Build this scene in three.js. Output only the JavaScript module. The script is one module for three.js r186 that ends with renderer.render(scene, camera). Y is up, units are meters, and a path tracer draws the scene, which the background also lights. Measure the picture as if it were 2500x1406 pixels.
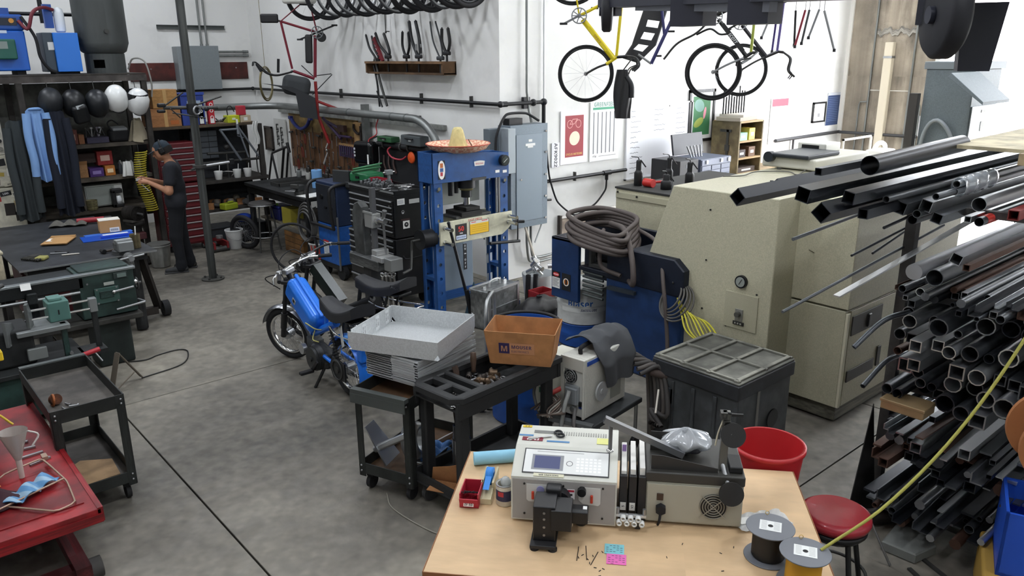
import*as THREE from 'three';
import{RoundedBoxGeometry}from 'three/addons/geometries/RoundedBoxGeometry.js';
import{mergeGeometries,mergeVertices,toCreasedNormals}from 'three/addons/utils/BufferGeometryUtils.js';
import{MarchingCubes}from 'three/addons/objects/MarchingCubes.js';
import{RectAreaLightUniformsLib}from 'three/addons/lights/RectAreaLightUniformsLib.js';
// ---------- camera, sky, exposure ----------
const scene=new THREE.Scene();
const camera=new THREE.PerspectiveCamera(40.363,2500/1406,.05,200);
camera.position.set(0,2.85,0);
camera.rotation.set(-16.6545*Math.PI/180,-40.9307*Math.PI/180,-.43583*Math.PI/180,'YXZ');
const renderer=new THREE.WebGLRenderer({antialias:true});
renderer.toneMapping=THREE.LinearToneMapping;
renderer.toneMappingExposure=2.1;
renderer.shadowMap.enabled=true;
RectAreaLightUniformsLib.init();
scene.background=new THREE.Color(0xf2f6ff);// bright overcast sky, seen and admitted only through the open loading door
scene.backgroundIntensity=14;
const LAMP=23;// radiance of the ceiling fluorescents
// ---------- small library ----------
let seed=7;
const rnd=()=>{seed=(seed*1664525+1013904223)>>>0;return seed/4294967296;};
const rr=(a,b)=>a+(b-a)*rnd();
const pick=(a)=>a[Math.floor(rnd()*a.length)];
const V=(x,y,z)=>new THREE.Vector3(x,y,z);
const D=Math.PI/180;
const taken={};
function numbered(n){const k=taken[n]=(taken[n]??-1)+1;return k?n+'_'+String(k).padStart(3,'0'):n;}
function thing(name,label,category,pos=[0,0,0],turn=0,group){
const o=new THREE.Group();o.name=numbered(name);scene.add(o);
o.position.set(...pos);o.rotation.y=turn*D;o.userData={label,category};
if(group)o.userData.group=group;
return o;
}
function join(gs){
gs=(Array.isArray(gs)?gs.flat(9):[gs]).filter(Boolean);
if(gs.length===1)return gs[0];
gs=gs.map((g)=>{const q=g.index?g.toNonIndexed():g;for(const k of Object.keys(q.attributes))if(!['position','normal','uv'].includes(k))q.deleteAttribute(k);return q;});
return mergeGeometries(gs);
}
function P(name,gs,mat,parent=scene,label){
const m=new THREE.Mesh(join(gs),mat);m.name=parent===scene?numbered(name):name;parent.add(m);
if(label)m.userData.label=label;
return m;
}
function tag(o,label,category,group){Object.assign(o.userData,{label,category});if(group)o.userData.group=group;return o;}
function one(name,label,category,gs,mat,pos=[0,0,0],turn=0,group){const m=P(name,gs,mat);m.position.set(...pos);m.rotation.y=turn*D;return tag(m,label,category,group);}
function struct(name,gs,mat,parent=scene){const m=P(name,gs,mat,parent);if(parent===scene)m.userData.kind='structure';return m;}
function dup(root,pos,turn,label,group){
const r=root.clone();r.name=numbered(root.name.replace(/_\d{3}$/,''));scene.add(r);
r.userData={...root.userData};if(label)r.userData.label=label;if(group)r.userData.group=group;
if(pos)r.position.set(...pos);if(turn !==undefined)r.rotation.y=turn*D;return r;
}
const E3=new THREE.Euler(),M4=new THREE.Matrix4(),Q4=new THREE.Quaternion();
const tr=(g,x=0,y=0,z=0,rx=0,ry=0,rz=0,s=1)=>g.applyMatrix4(new THREE.Matrix4().compose(V(x,y,z),new THREE.Quaternion().setFromEuler(new THREE.Euler(rx*D,ry*D,rz*D,'YXZ')),typeof s==='number'?V(s,s,s):V(...s)));
const box=(w,h,d,x=0,y=0,z=0,rx,ry,rz)=>tr(new THREE.BoxGeometry(w,h,d),x,y,z,rx,ry,rz);
const bx=(x0,x1,y0,y1,z0,z1)=>box(x1-x0,y1-y0,z1-z0,(x0+x1)/2,(y0+y1)/2,(z0+z1)/2);
const rbox=(w,h,d,r,x=0,y=0,z=0,rx,ry,rz,seg=2)=>tr(new RoundedBoxGeometry(w,h,d,seg,Math.min(r,w/2.01,h/2.01,d/2.01)),x,y,z,rx,ry,rz);
const rbx=(x0,x1,y0,y1,z0,z1,r=.01)=>rbox(x1-x0,y1-y0,z1-z0,r,(x0+x1)/2,(y0+y1)/2,(z0+z1)/2);
const cyl=(r,h,x=0,y=0,z=0,rx,ry,rz,seg=20,r2=r)=>tr(new THREE.CylinderGeometry(r2,r,h,seg),x,y,z,rx,ry,rz);
const sph=(r,x=0,y=0,z=0,s=1,seg=16)=>tr(new THREE.SphereGeometry(r,seg,Math.round(seg*.7)),x,y,z,0,0,0,s);
const tor=(R,r,x=0,y=0,z=0,rx,ry,rz,seg=36,rs=8,arc)=>tr(new THREE.TorusGeometry(R,r,rs,seg,arc),x,y,z,rx,ry,rz);
function between(a,b){// matrix that carries +Y from a to b
const A=V(...a),B=V(...b),d=B.clone().sub(A),L=d.length();
const q=new THREE.Quaternion().setFromUnitVectors(V(0,1,0),d.normalize());
return[new THREE.Matrix4().compose(A.add(B).multiplyScalar(.5),q,V(1,1,1)),L];
}
const bar=(a,b,r,seg=10,r2=r)=>{const[m,L]=between(a,b);return new THREE.CylinderGeometry(r2,r,L,seg).applyMatrix4(m);};
function beam(a,b,w,h,roll=0){// rectangular bar, w across (horizontal), h along the up side
const A=V(...a),B=V(...b),d=B.clone().sub(A),L=d.length();d.normalize();
let x=V(0,1,0).cross(d);if(x.lengthSq()<1e-6)x=V(1,0,0);x.normalize();
const y=d.clone().cross(x);const m=new THREE.Matrix4().makeBasis(x,y,d).setPosition(A.add(B).multiplyScalar(.5));
const g=new THREE.BoxGeometry(w,h,L);if(roll)g.rotateZ(roll*D);return g.applyMatrix4(m);
}
const curve=(pts,closed=false,t=.5)=>new THREE.CatmullRomCurve3(pts.map((p)=>V(...p)),closed,'catmullrom',t);
const tube=(pts,r,seg=0,rs=7,closed=false,t=.5)=>new THREE.TubeGeometry(curve(pts,closed,t),seg||pts.length*6,r,rs,closed);
const lathe=(pts,seg=28,x=0,y=0,z=0,rx,ry,rz)=>tr(new THREE.LatheGeometry(pts.map((p)=>new THREE.Vector2(...p)),seg),x,y,z,rx,ry,rz);
const shape=(pts,holes=[])=>{const s=new THREE.Shape(pts.map((p)=>new THREE.Vector2(...p)));for(const h of holes)s.holes.push(Array.isArray(h)?new THREE.Path(h.map((p)=>new THREE.Vector2(...p))):h);return s;};
const hole=(x,y,r)=>{const p=new THREE.Path();p.absarc(x,y,r,0,Math.PI*2,true);return p;};
const ext=(pts,depth,bev=0,holes=[],cs=12)=>new THREE.ExtrudeGeometry(pts instanceof THREE.Shape?pts:shape(pts,holes),{depth,bevelEnabled:bev>0,bevelThickness:bev,bevelSize:bev,bevelSegments:1,curveSegments:cs});
const circ=(r,x=0,y=0)=>{const s=new THREE.Shape();s.absarc(x,y,r,0,Math.PI*2,false);return s;};
const ring=(R,r,d,seg=24)=>ext(Object.assign(circ(R),{holes:[hole(0,0,r)]}),d,0,[],seg);
// pipe: hollow bar (round or square) from a to b
function pipe(a,b,R,t,seg=14){const[m,L]=between(a,b);const g=lathe([[R-t,-L/2],[R,-L/2],[R,L/2],[R-t,L/2],[R-t,-L/2]],seg);return toCreasedNormals(g,.6).applyMatrix4(m);}
function sqtube(a,b,w,h,t,roll=0){
const A=V(...a),B=V(...b),d=B.clone().sub(A),L=d.length();d.normalize();
let x=V(0,1,0).cross(d).normalize();const y=d.clone().cross(x);
const g=ext([[-w/2,-h/2],[w/2,-h/2],[w/2,h/2],[-w/2,h/2]],L,0,[[[-w/2+t,-h/2+t],[-w/2+t,h/2-t],[w/2-t,h/2-t],[w/2-t,-h/2+t]]]);
if(roll)g.rotateZ(roll*D);return g.applyMatrix4(new THREE.Matrix4().makeBasis(x,y,d).setPosition(A));
}
// uv in metres from the dominant axis of every face
function uvm(g){
g=g.index?g.toNonIndexed():g;const p=g.attributes.position,n=g.attributes.normal,uv=new Float32Array(p.count*2);
for(let i=0;i<p.count;i++){
const f=i-(i%3),nx=Math.abs(n.getX(f)),ny=Math.abs(n.getY(f)),nz=Math.abs(n.getZ(f));
const[a,b]=ny>=nx&&ny>=nz?[p.getX(i),p.getZ(i)]:nx>=nz?[p.getZ(i),p.getY(i)]:[p.getX(i),p.getY(i)];
uv[2*i]=a;uv[2*i+1]=b;
}
g.setAttribute('uv',new THREE.BufferAttribute(uv,2));return g;
}
// sheet of cloth over a grid: fn(u, v) -> [x, y, z]; given a thickness by a second skin
function sheet(fn,nu=24,nv=24,th=.006){
const g=new THREE.PlaneGeometry(1,1,nu,nv),p=g.attributes.position,uv=g.attributes.uv;
for(let i=0;i<p.count;i++){const q=fn(uv.getX(i),uv.getY(i));p.setXYZ(i,...q);}
g.computeVertexNormals();const h=g.clone(),hp=h.attributes.position,hn=g.attributes.normal;
for(let i=0;i<hp.count;i++){hp.setXYZ(i,hp.getX(i)-hn.getX(i)*th,hp.getY(i)-hn.getY(i)*th,hp.getZ(i)-hn.getZ(i)*th);hn&&h.attributes.normal.setXYZ(i,-hn.getX(i),-hn.getY(i),-hn.getZ(i));}
const ix=h.index.array;for(let i=0;i<ix.length;i+=3)[ix[i],ix[i+1]]=[ix[i+1],ix[i]];
return join([g,h]);
}
// value noise
const PN=new Float32Array(65536);{let s=99;for(let i=0;i<65536;i++){s=(s*1664525+1013904223)>>>0;PN[i]=s/4294967296;}}
function vn(x,y,per=256){const xi=Math.floor(x),yi=Math.floor(y),f=x-xi,h=y-yi,u=f*f*(3-2*f),v=h*h*(3-2*h);const q=(a,b)=>PN[((((a%per)+per)%per)*73+(((b%per)+per)%per)*1031)&65535];return(q(xi,yi)*(1-u)+q(xi+1,yi)*u)*(1-v)+(q(xi,yi+1)*(1-u)+q(xi+1,yi+1)*u)*v;}
function fbm(u,v,per,oct=5){let s=0,a=.5,t=0;for(let o=0;o<oct;o++){s+=a*vn(u*per,v*per,per);t+=a;a*=.55;per*=2;}return s/t;}
function tex(size,fn,metres=1,srgb=true){
const d=new Uint8Array(size*size*4);
for(let j=0;j<size;j++)for(let i=0;i<size;i++){const c=fn(i/size,j/size),k=(j*size+i)*4;d[k]=c[0];d[k+1]=c[1]??c[0];d[k+2]=c[2]??c[0];d[k+3]=255;}
const t=new THREE.DataTexture(d,size,size);t.wrapS=t.wrapT=THREE.RepeatWrapping;t.magFilter=THREE.LinearFilter;t.minFilter=THREE.LinearMipmapLinearFilter;t.generateMipmaps=true;
t.repeat.set(1/metres,1/metres);if(srgb)t.colorSpace=THREE.SRGBColorSpace;t.needsUpdate=true;return t;
}
function card(w,h,draw){// printed face
const c=document.createElement('canvas');c.width=w;c.height=h;const g=c.getContext('2d');draw(g,w,h);
const t=new THREE.CanvasTexture(c);t.colorSpace=THREE.SRGBColorSpace;t.anisotropy=8;return t;
}
function print(name,w,h,draw,parent,pos,rot=[0,0,0],th=.002,ppm=900,base=0xffffff,rough=.6){// thin printed plate facing +z
const k=Math.min(1,700/(Math.max(w,h)*ppm)),m=new THREE.MeshStandardMaterial({map:card(Math.max(16,Math.round(w*ppm*k)),Math.max(16,Math.round(h*ppm*k)),draw),roughness:rough,color:base});
const g=new THREE.BoxGeometry(w,h,th),uv=g.attributes.uv;
for(let i=0;i<uv.count;i++)if(i<16||i>=20)uv.setXY(i,.02,.98);
const q=P(name,g,m,parent);q.position.set(...pos);q.rotation.set(rot[0]*D,rot[1]*D,rot[2]*D,'YXZ');return q;
}
const txt=(g,s,x,y,size,color='#111',font='bold',align='center',fam='sans-serif')=>{g.fillStyle=color;g.font=`${font} ${size}px ${fam}`;g.textAlign=align;g.textBaseline='middle';g.fillText(s,x,y);};
// ---------- materials ----------
const mots=(lo,hi,per,oct,m,sz=256)=>tex(sz,(u,v)=>[lo+(hi-lo)*Math.min(1,Math.max(0,(fbm(u,v,per,oct)-.28)/.44))],m);
const speck=mots(222,255,8,5,.6),dirty=mots(165,255,6,6,.9,512),fine=mots(236,255,64,2,.4);
const bumpF=tex(256,(u,v)=>[255*fbm(u,v,32,3)],.25,false),roughV=tex(256,(u,v)=>[0,120+130*fbm(u,v,8,5),0],.7,false);
const cache={};
function M(color,rough=.6,metal=0,o={}){
const key=color+'|'+rough+'|'+metal+'|'+Object.keys(o).map((k)=>k+(o[k]?.uuid??o[k])).join();
return cache[key]??=(o.transmission||o.clearcoat||o.sheen?new THREE.MeshPhysicalMaterial({color,roughness:rough,metalness:metal,...o}):new THREE.MeshStandardMaterial({color,roughness:rough,metalness:metal,...o}));
}
const steelD=M(0x4a4a48,.55,.6),steel=M(0x9a9b9c,.4,.85),chrome=M(0xd8d8d8,.15,1),black=M(0x141415,.5),rubber=M(0x17171a,.8),blackM=M(0x1b1c1e,.4,.3),white=M(0xe6e6e2,.5),alu=M(0xc4c6c8,.35,.9);
const card1=M(0xa9764a,.85,0,{map:speck}),wood=M(0xb08a5a,.7,0,{map:speck}),galv=M(0x8e918f,.45,.7,{map:speck});
const PS=(name,gs,mat,parent,label)=>gs.map((g)=>P(name,g,mat,parent,label));
// ---------- the setting ----------
{
const conc=tex(1024,(u,v)=>{
const a=fbm(u,v,4,7),b=fbm(u+.37,v+.11,3,4),c=fbm(u,v,90,2),s=fbm(u+.7,v+.3,6,5);
let k=106+62*(a-.5)+50*(b-.5)+30*(c-.5);if(s>.6)k-=(s-.6)*130;if(s<.36)k+=(.36-s)*120;
return[k*1.04,k*1.0,k*.91];
},5.2);
const concB=tex(512,(u,v)=>[255*(.6*fbm(u,v,24,4)+.4*fbm(u,v,120,2))],1.6,false);
const fm=M(0xffffff,.82,0,{map:conc,bumpMap:concB,bumpScale:.0015,roughnessMap:roughV});
const floor=struct('floor',bx(-3.2,15.1,-.3,-.12,-14.9,4.2),M(0x2a2926,.95));
const xs=[-3.2,1.45,6.2,10.7,15.1],zs=[-14.9,-11.3,-6.8,-2.3,4.2];
for(let i=0;i<4;i++)for(let j=0;j<4;j++){const g=.005;P('slab',uvm(rbx(xs[i]+g,xs[i+1]-g,-.12,0,zs[j]+g,zs[j+1]-g,.006)),fm,floor);}
const paint=tex(1024,(u,v)=>{const a=fbm(u,v,3,6),s=fbm(u*1+.2,v+.6,8,5);let k=226+16*(a-.5);if(s>.6)k-=(s-.6)*60;return[k,k,k*.985];},4);
const wm=M(0xffffff,.75,0,{map:paint});
struct('wall_back',uvm(bx(-3.4,6.33,0,6.2,-14.9,-14.65)),wm);
struct('wall_middle',uvm(bx(6.33,6.58,0,6.2,-14.9,-7.5)),wm);
struct('wall_right',uvm(bx(6.58,15.2,0,6.2,-7.75,-7.5)),wm);
struct('wall_left',uvm(bx(-3.4,-3.2,0,6.2,-14.65,4.2)),wm);
struct('wall_front',uvm(bx(-3.4,15.2,0,6.2,4.2,4.4)),wm);
struct('ceiling',uvm(bx(-3.4,15.2,6.2,6.4,-14.9,4.4)),M(0xd8d8d4,.9));
// concrete end wall: tilt-up panels on either side of the open loading door
const rough=tex(1024,(u,v)=>{const a=fbm(u,v,5,6),st=fbm(u,.02*v+.3,26,4),w=fbm(u,v*.3,10,5);let k=150+60*(a-.5)+50*(st-.5);if(w>.58)k-=(w-.58)*160;return[k*1.05,k*.98,k*.88];},2.4);
const cm=M(0xffffff,.9,0,{map:rough,bumpMap:bumpF,bumpScale:.004});
const we=struct('wall_end',uvm(bx(15.0,15.25,0,6.2,-7.75,-5.8)),cm);
for(const[a,b]of[[-7.5,-6.975],[-6.965,-6.235],[-6.225,-5.8]])P('panel',uvm(bx(14.92,15.0,0,6.2,a,b)),cm,we);
P('patch',[tr(sheet((u,v)=>[0,.1*v+.03*Math.sin(u*19)+.02*Math.sin(u*47),-.75*u],30,3,.02),14.915,3.13,-6.2)],M(0xb5b0a6,.95,0,{map:dirty}),we,'pale rough mortar line across the concrete');
struct('wall_end_far',uvm(bx(14.92,15.25,0,6.2,-.2,4.2)),cm);
struct('wall_end_lintel',uvm(bx(14.92,15.25,4.6,6.2,-5.8,-.2)),cm);
const dj=struct('door_1',[bx(14.86,15.05,0,4.6,-5.86,-5.78),bx(14.86,15.05,0,4.6,-.22,-.14),bx(14.86,15.05,4.55,4.65,-5.86,-.14)],M(0xd5d6d3,.5,.2));
P('door_roll',cyl(.22,5.6,14.8,4.85,-3,90,0,0,24),M(0xc9cbc9,.5,.3),dj);
struct('ground_outside',bx(15.25,40,-.3,-.02,-20,16),M(0xb9b6b0,.95));
const bo=thing('building','white painted building across the yard beyond the loading door','building',[24,0,-3]);
P('wall',bx(0,.3,0,7,-14,14),M(0xf0f0ee,.9),bo);P('roof_edge',bx(-.15,.4,6.9,7.15,-14,14),M(0xdcdcda,.8),bo);
const bolts=[];for(let i=0;i<8;i++)bolts.push(sph(.05,-.01,2+.35*(i%4),-5+1.3*i,[.5,1,1],8));P('bolt',bolts,M(0x555555,.6),bo).userData.kind='stuff';
struct('trim_1',bx(14.88,14.92,0,6.2,-7.5,-7.43),M(0xe4e2dc,.6));
}
// ceiling fluorescents: two glowing tubes in a white trough, with the area light just under them
{
const trough=[box(1.3,.05,.32,0,.06,0),box(1.3,.1,.02,0,.02,.16,25),box(1.3,.1,.02,0,.02,-.16,-25)];
const lens=new THREE.MeshStandardMaterial({color:0xffffff,emissive:0xf4f8ff,emissiveIntensity:6});
let n=0;
for(const x of[.6,4.0,8.0,12])for(const z of[-12.6,-9.6,-6.2,-2.6,1.2]){
if(x>6&&z<-7.4)continue;
const f=thing('fluorescent_fixture','white trough ceiling light with two bare fluorescent tubes','light',[x,5.5,z],0,'ceiling fluorescents above the workshop');
P('trough',trough.map((g)=>g.clone()),white,f);
for(const s of[-1,1])P('tube',cyl(.019,1.22,0,.012,.075*s,0,0,90,10),lens,f);
P('hanger',[bar([-.5,.08,0],[-.5,.7,0],.006,6),bar([.5,.08,0],[.5,.7,0],.006,6)],steel,f);
const L=new THREE.RectAreaLight(0xf1f6ff,LAMP,1.22,.3);L.position.set(x,5.47,z);L.rotation.x=-Math.PI/2;L.castShadow=true;scene.add(L);n++;
}
}
// ---------- wall fittings on the back wall ----------
{
const box1=thing('junction_box','large flat grey electrical box on the back wall behind the floor pole','electrical box',[5.33,2.29,-14.65]);
P('body',rbx(-.43,.27,0,.72,.004,.25,.01),M(0x8d9496,.5,.3,{map:fine}),box1);P('cover',rbx(-.3,.29,-.01,.73,.25,.262,.004),M(0x878f92,.5,.3,{map:fine}),box1);
const us=thing('strut_channel','grey metal strut channel holding conduits high on the back wall','channel',[5.28,3.3,-14.645]);
P('rail',[bx(-.59,.59,0,.008,0,.04),bx(-.59,.59,.06,.068,0,.04),bx(-.59,.59,0,.068,0,.004)],M(0x5c615f,.5,.6),us);
for(const[x,l]of[[5.12,'thin pale conduit dropping to the flat grey electrical box behind the pole'],[5.4,'first of two paired steel conduits above the flat grey electrical box'],[5.5,'second of two paired steel conduits above the flat grey electrical box']])one('conduit',l,'conduit',[bar([x,3.02,-14.58],[x,6.2,-14.58],.018,10),cyl(.026,.05,x,3.03,-14.58)],galv);
const br=thing('mounting_plank','dark reddish brown plank fixed along the back wall','plank',[5.2,2.44,-14.648]);
P('board',uvm(rbx(-1.05,1.02,0,.3,0,.03,.004)),M(0x5a2620,.7,0,{map:dirty}),br);
P('screw',[-.7,0,.8].map((x)=>cyl(.012,.006,x,.2,.032,90)),steel,br);
for(const[y,l]of[[2.92,'upper short horizontal conduit beside the flat grey electrical box'],[2.85,'lower short horizontal conduit beside the flat grey electrical box']])one('conduit',l,'conduit',[bar([5.6,y,-14.6],[6.24,y,-14.6],.02,10),bar([6.15,y,-14.6],[6.25,y,-14.6],.026,10)],galv);
one('air_pipe','black iron air pipe along the back wall below the brown plank','pipe',[bar([3.6,2.26,-14.6],[6.28,2.26,-14.6],.024,10),sph(.036,6.27,2.26,-14.59)],blackM);
}
// ---------- steel storage rack with compressor, tank and helmets ----------
{
const zf=-11.9,zb=-12.75,sm=M(0x4b4743,.7,.4,{map:dirty});
const r=thing('storage_rack','dark steel storage rack carrying the compressor and grey tank','rack',[0,0,0]);
for(const[x,z,n]of[[3.535,zf,0],[2.02,zf,0],[3.535,zb,0],[2.02,zb,0],[.6,zf,0],[.6,zb,0]])P('post',uvm(bx(x-.035,x+.035,0,2.6,z-.035,z+.035)),sm,r);
P('top_beam',uvm(bx(.5,3.58,2.53,2.61,zf,zf+.04)),M(0x6a6460,.7,.4,{map:dirty}),r);P('top_beam',uvm(bx(.5,3.58,2.53,2.61,zb-.04,zb)),M(0x6a6460,.7,.4,{map:dirty}),r);
P('deck',uvm(bx(.5,3.58,2.612,2.63,zb,zf+.02)),M(0x504b45,.9,0,{map:dirty}),r);
for(const[y,n]of[[1.7,0],[1.24,0],[.8,0]])P('shelf',uvm(bx(2.06,3.5,y-.045,y,zb,zf-.04)),M(0x5d554a,.85,0,{map:dirty}),r);
P('back_panel',uvm(bx(.6,3.5,.3,2.5,zb-.02,zb-.005)),M(0x6e6f69,.9,0,{map:dirty}),r);
P('hook',[2.33,2.6,2.88,3.14,3.4].map((x)=>tube([[x,2.53,zf+.03],[x,2.44,zf+.06],[x,2.41,zf+.1],[x,2.44,zf+.12]],.005,8,5)),steelD,r);
const helmet=(x,y,m,label,kind)=>{
const h=thing('helmet',label,'helmet',[x,y,zf+.1]);
const sh=P('shell',lathe([[.001,.16],[.05,.155],[.1,.13],[.135,.075],[.145,0],[.14,-.07],[.125,-.1],[.118,-.1],[.132,-.05],[.136,.01],[.09,.11],[.001,.15]],24,0,0,0,38,0,rr(-12,12)),m,h);
sh.scale.set(1,1.15,1.1);
if(kind==='weld'){P('visor',rbox(.2,.26,.12,.05,.04,-.13,.1,20,0,12),m,h);P('lens',rbox(.1,.05,.02,.005,.03,-.04,.17,-14,0,12),M(0x8a8f90,.2),h);P('knob',cyl(.02,.03,.14,.02,.02,0,0,90),rubber,h);}
else{P('vent',[-.03,0,.03].map((d)=>rbox(.008,.06,.012,.004,d,.09,.115,-40)),kind==='dark'?rubber:M(0xbfc1c0,.4),h);P('strap',tube([[-.11,-.08,0],[-.06,-.17,.03],[.05,-.18,.04],[.11,-.08,0]],.006,14,5),rubber,h);}
if(kind==='visor')P('visor',lathe([[.135,.05],[.148,0],[.14,-.06],[.136,-.06],[.143,0]],24,0,.085,.02,20),M(0x15181c,.15),h);
return h;
};
helmet(2.33,2.29,M(0x24272b,.45),'dark grey bump helmet hung above the light blue shirt','dark');
helmet(2.6,2.26,M(0x15171a,.4),'black welding helmet with small viewing lens hung from the rack','weld');
helmet(2.88,2.25,M(0x1d2024,.4),'plain black helmet hung between the welding helmet and a white one','dark');
helmet(3.13,2.3,M(0xe6e8e6,.25),'white vented hard helmet without visor hung from the rack','white');
helmet(3.4,2.25,M(0xdfe1e0,.25),'white helmet with a dark visor band hung by the rack post','visor');
// compressor
const c=thing('air_compressor','blue compressor with green control box on top of the rack','compressor',[1.95,2.63,-12.45]);
const bl=M(0x1d5fbf,.4),bl2=M(0x1a4b9a,.4);
P('body',rbx(-.5,.3,.05,.55,-.25,.25,.02),bl,c);P('hood',tr(rbox(.82,.2,.48,.03),-.1,.65,0,0),bl2,c);
P('control_panel',box(.5,.09,.01,-.02,.66,.246),M(0x1a2230,.5),c);P('gauge',cyl(.03,.02,.17,.67,.25,90),M(0xc98b35,.4),c);P('badge',box(.4,.035,.006,-.1,.535,.252),M(0xc9d6ea,.5),c);
P('control_box',rbox(.22,.25,.12,.02,.05,.32,.3),M(0x1d5a4e,.5),c);P('keypad',box(.09,.09,.01,.02,.37,.362),M(0x7f8c88,.5),c);P('feet',[box(.1,.05,.4,-.4,.025,0),box(.1,.05,.4,.2,.025,0)],rubber,c);P('bracket',box(.12,.1,.1,.12,.78,.1),bl2,c);
const d=thing('air_dryer','small bright blue box with white filter bottle beside the compressor','air dryer',[2.66,2.63,-12.35]);
P('body',rbx(-.1,.2,.03,.53,-.2,.2,.008),M(0x2a78d8,.4),d);P('side_panel',rbx(-.22,-.1,.03,.53,-.18,.16,.008),M(0x3a4650,.5),d);P('label',box(.08,.1,.004,-.13,.36,.163),M(0xd8dad6,.6),d);
P('filter',lathe([[.001,.86],[.05,.84],[.065,.78],[.065,.56],[.05,.54],[.001,.54]],20,.05,0,0),M(0xe8eef4,.3),d);P('bracket',box(.1,.3,.08,-.08,.74,0),bl2,d);P('feet',box(.3,.03,.3,.02,.015,0),rubber,d);
one('red_hose','dark red rubber hose looping from compressor to blue dryer','hose',tube([[2.2,3.3,-12.2],[2.28,3.2,-12.12],[2.36,3.4,-12.1],[2.5,3.47,-12.2],[2.64,3.45,-12.3]],.022,30,8),M(0x6d2430,.6));
one('black_hose','black hose hanging from the compressor down to the deck','hose',tube([[2.24,3.35,-12.2],[2.34,3.1,-12.1],[2.36,2.85,-12.08],[2.44,2.7,-12.08],[2.52,2.66,-12.1]],.02,30,8),rubber);
const t=thing('pressure_tank','tall dark grey pressure tank on a skirt with oval hole','tank',[3.22,2.63,-12.4]);
P('shell',lathe([[.001,.22],[.2,.23],[.29,.29],[.33,.4],[.33,1.6],[.28,1.75],[.15,1.85],[.001,1.88]],36),M(0x4d5150,.6,.2,{map:speck}),t);
{// bend the skirt round
const out=[];for(let i=0;i<32;i++){const a0=i/32*360;if(Math.abs(a0-328)<14||Math.abs(a0-317)<1){out.push(box(.05,.07,.008,.25*Math.sin(a0*D),.035,.25*Math.cos(a0*D),0,a0),box(.05,.08,.008,.25*Math.sin(a0*D),.22,.25*Math.cos(a0*D),0,a0));}else out.push(box(.05,.26,.008,.25*Math.sin(a0*D),.13,.25*Math.cos(a0*D),0,a0));}
P('skirt',out,M(0x464a49,.6,.2),t);
}
PS('fitting',[cyl(.03,.06,-.02,.55,.33,90),cyl(.022,.05,-.06,1.2,.33,90)],steelD,t);
one('pale_hose','thin grey hose arching from the tank skirt down the rack post','hose',tube([[3.45,2.68,-12.2],[3.5,2.82,-12.1],[3.62,2.78,-12],[3.66,2.5,-11.95],[3.64,2.3,-11.95]],.012,30,7),M(0x8e8d88,.6));
one('wall_pipe','dark horizontal pipe on the wall behind compressor and tank','pipe',[bar([.5,3.42,-12.9],[3.0,3.42,-12.9],.025,8),bar([2.62,3.3,-12.9],[2.62,5,-12.9],.03,8)],blackM);
}
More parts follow.
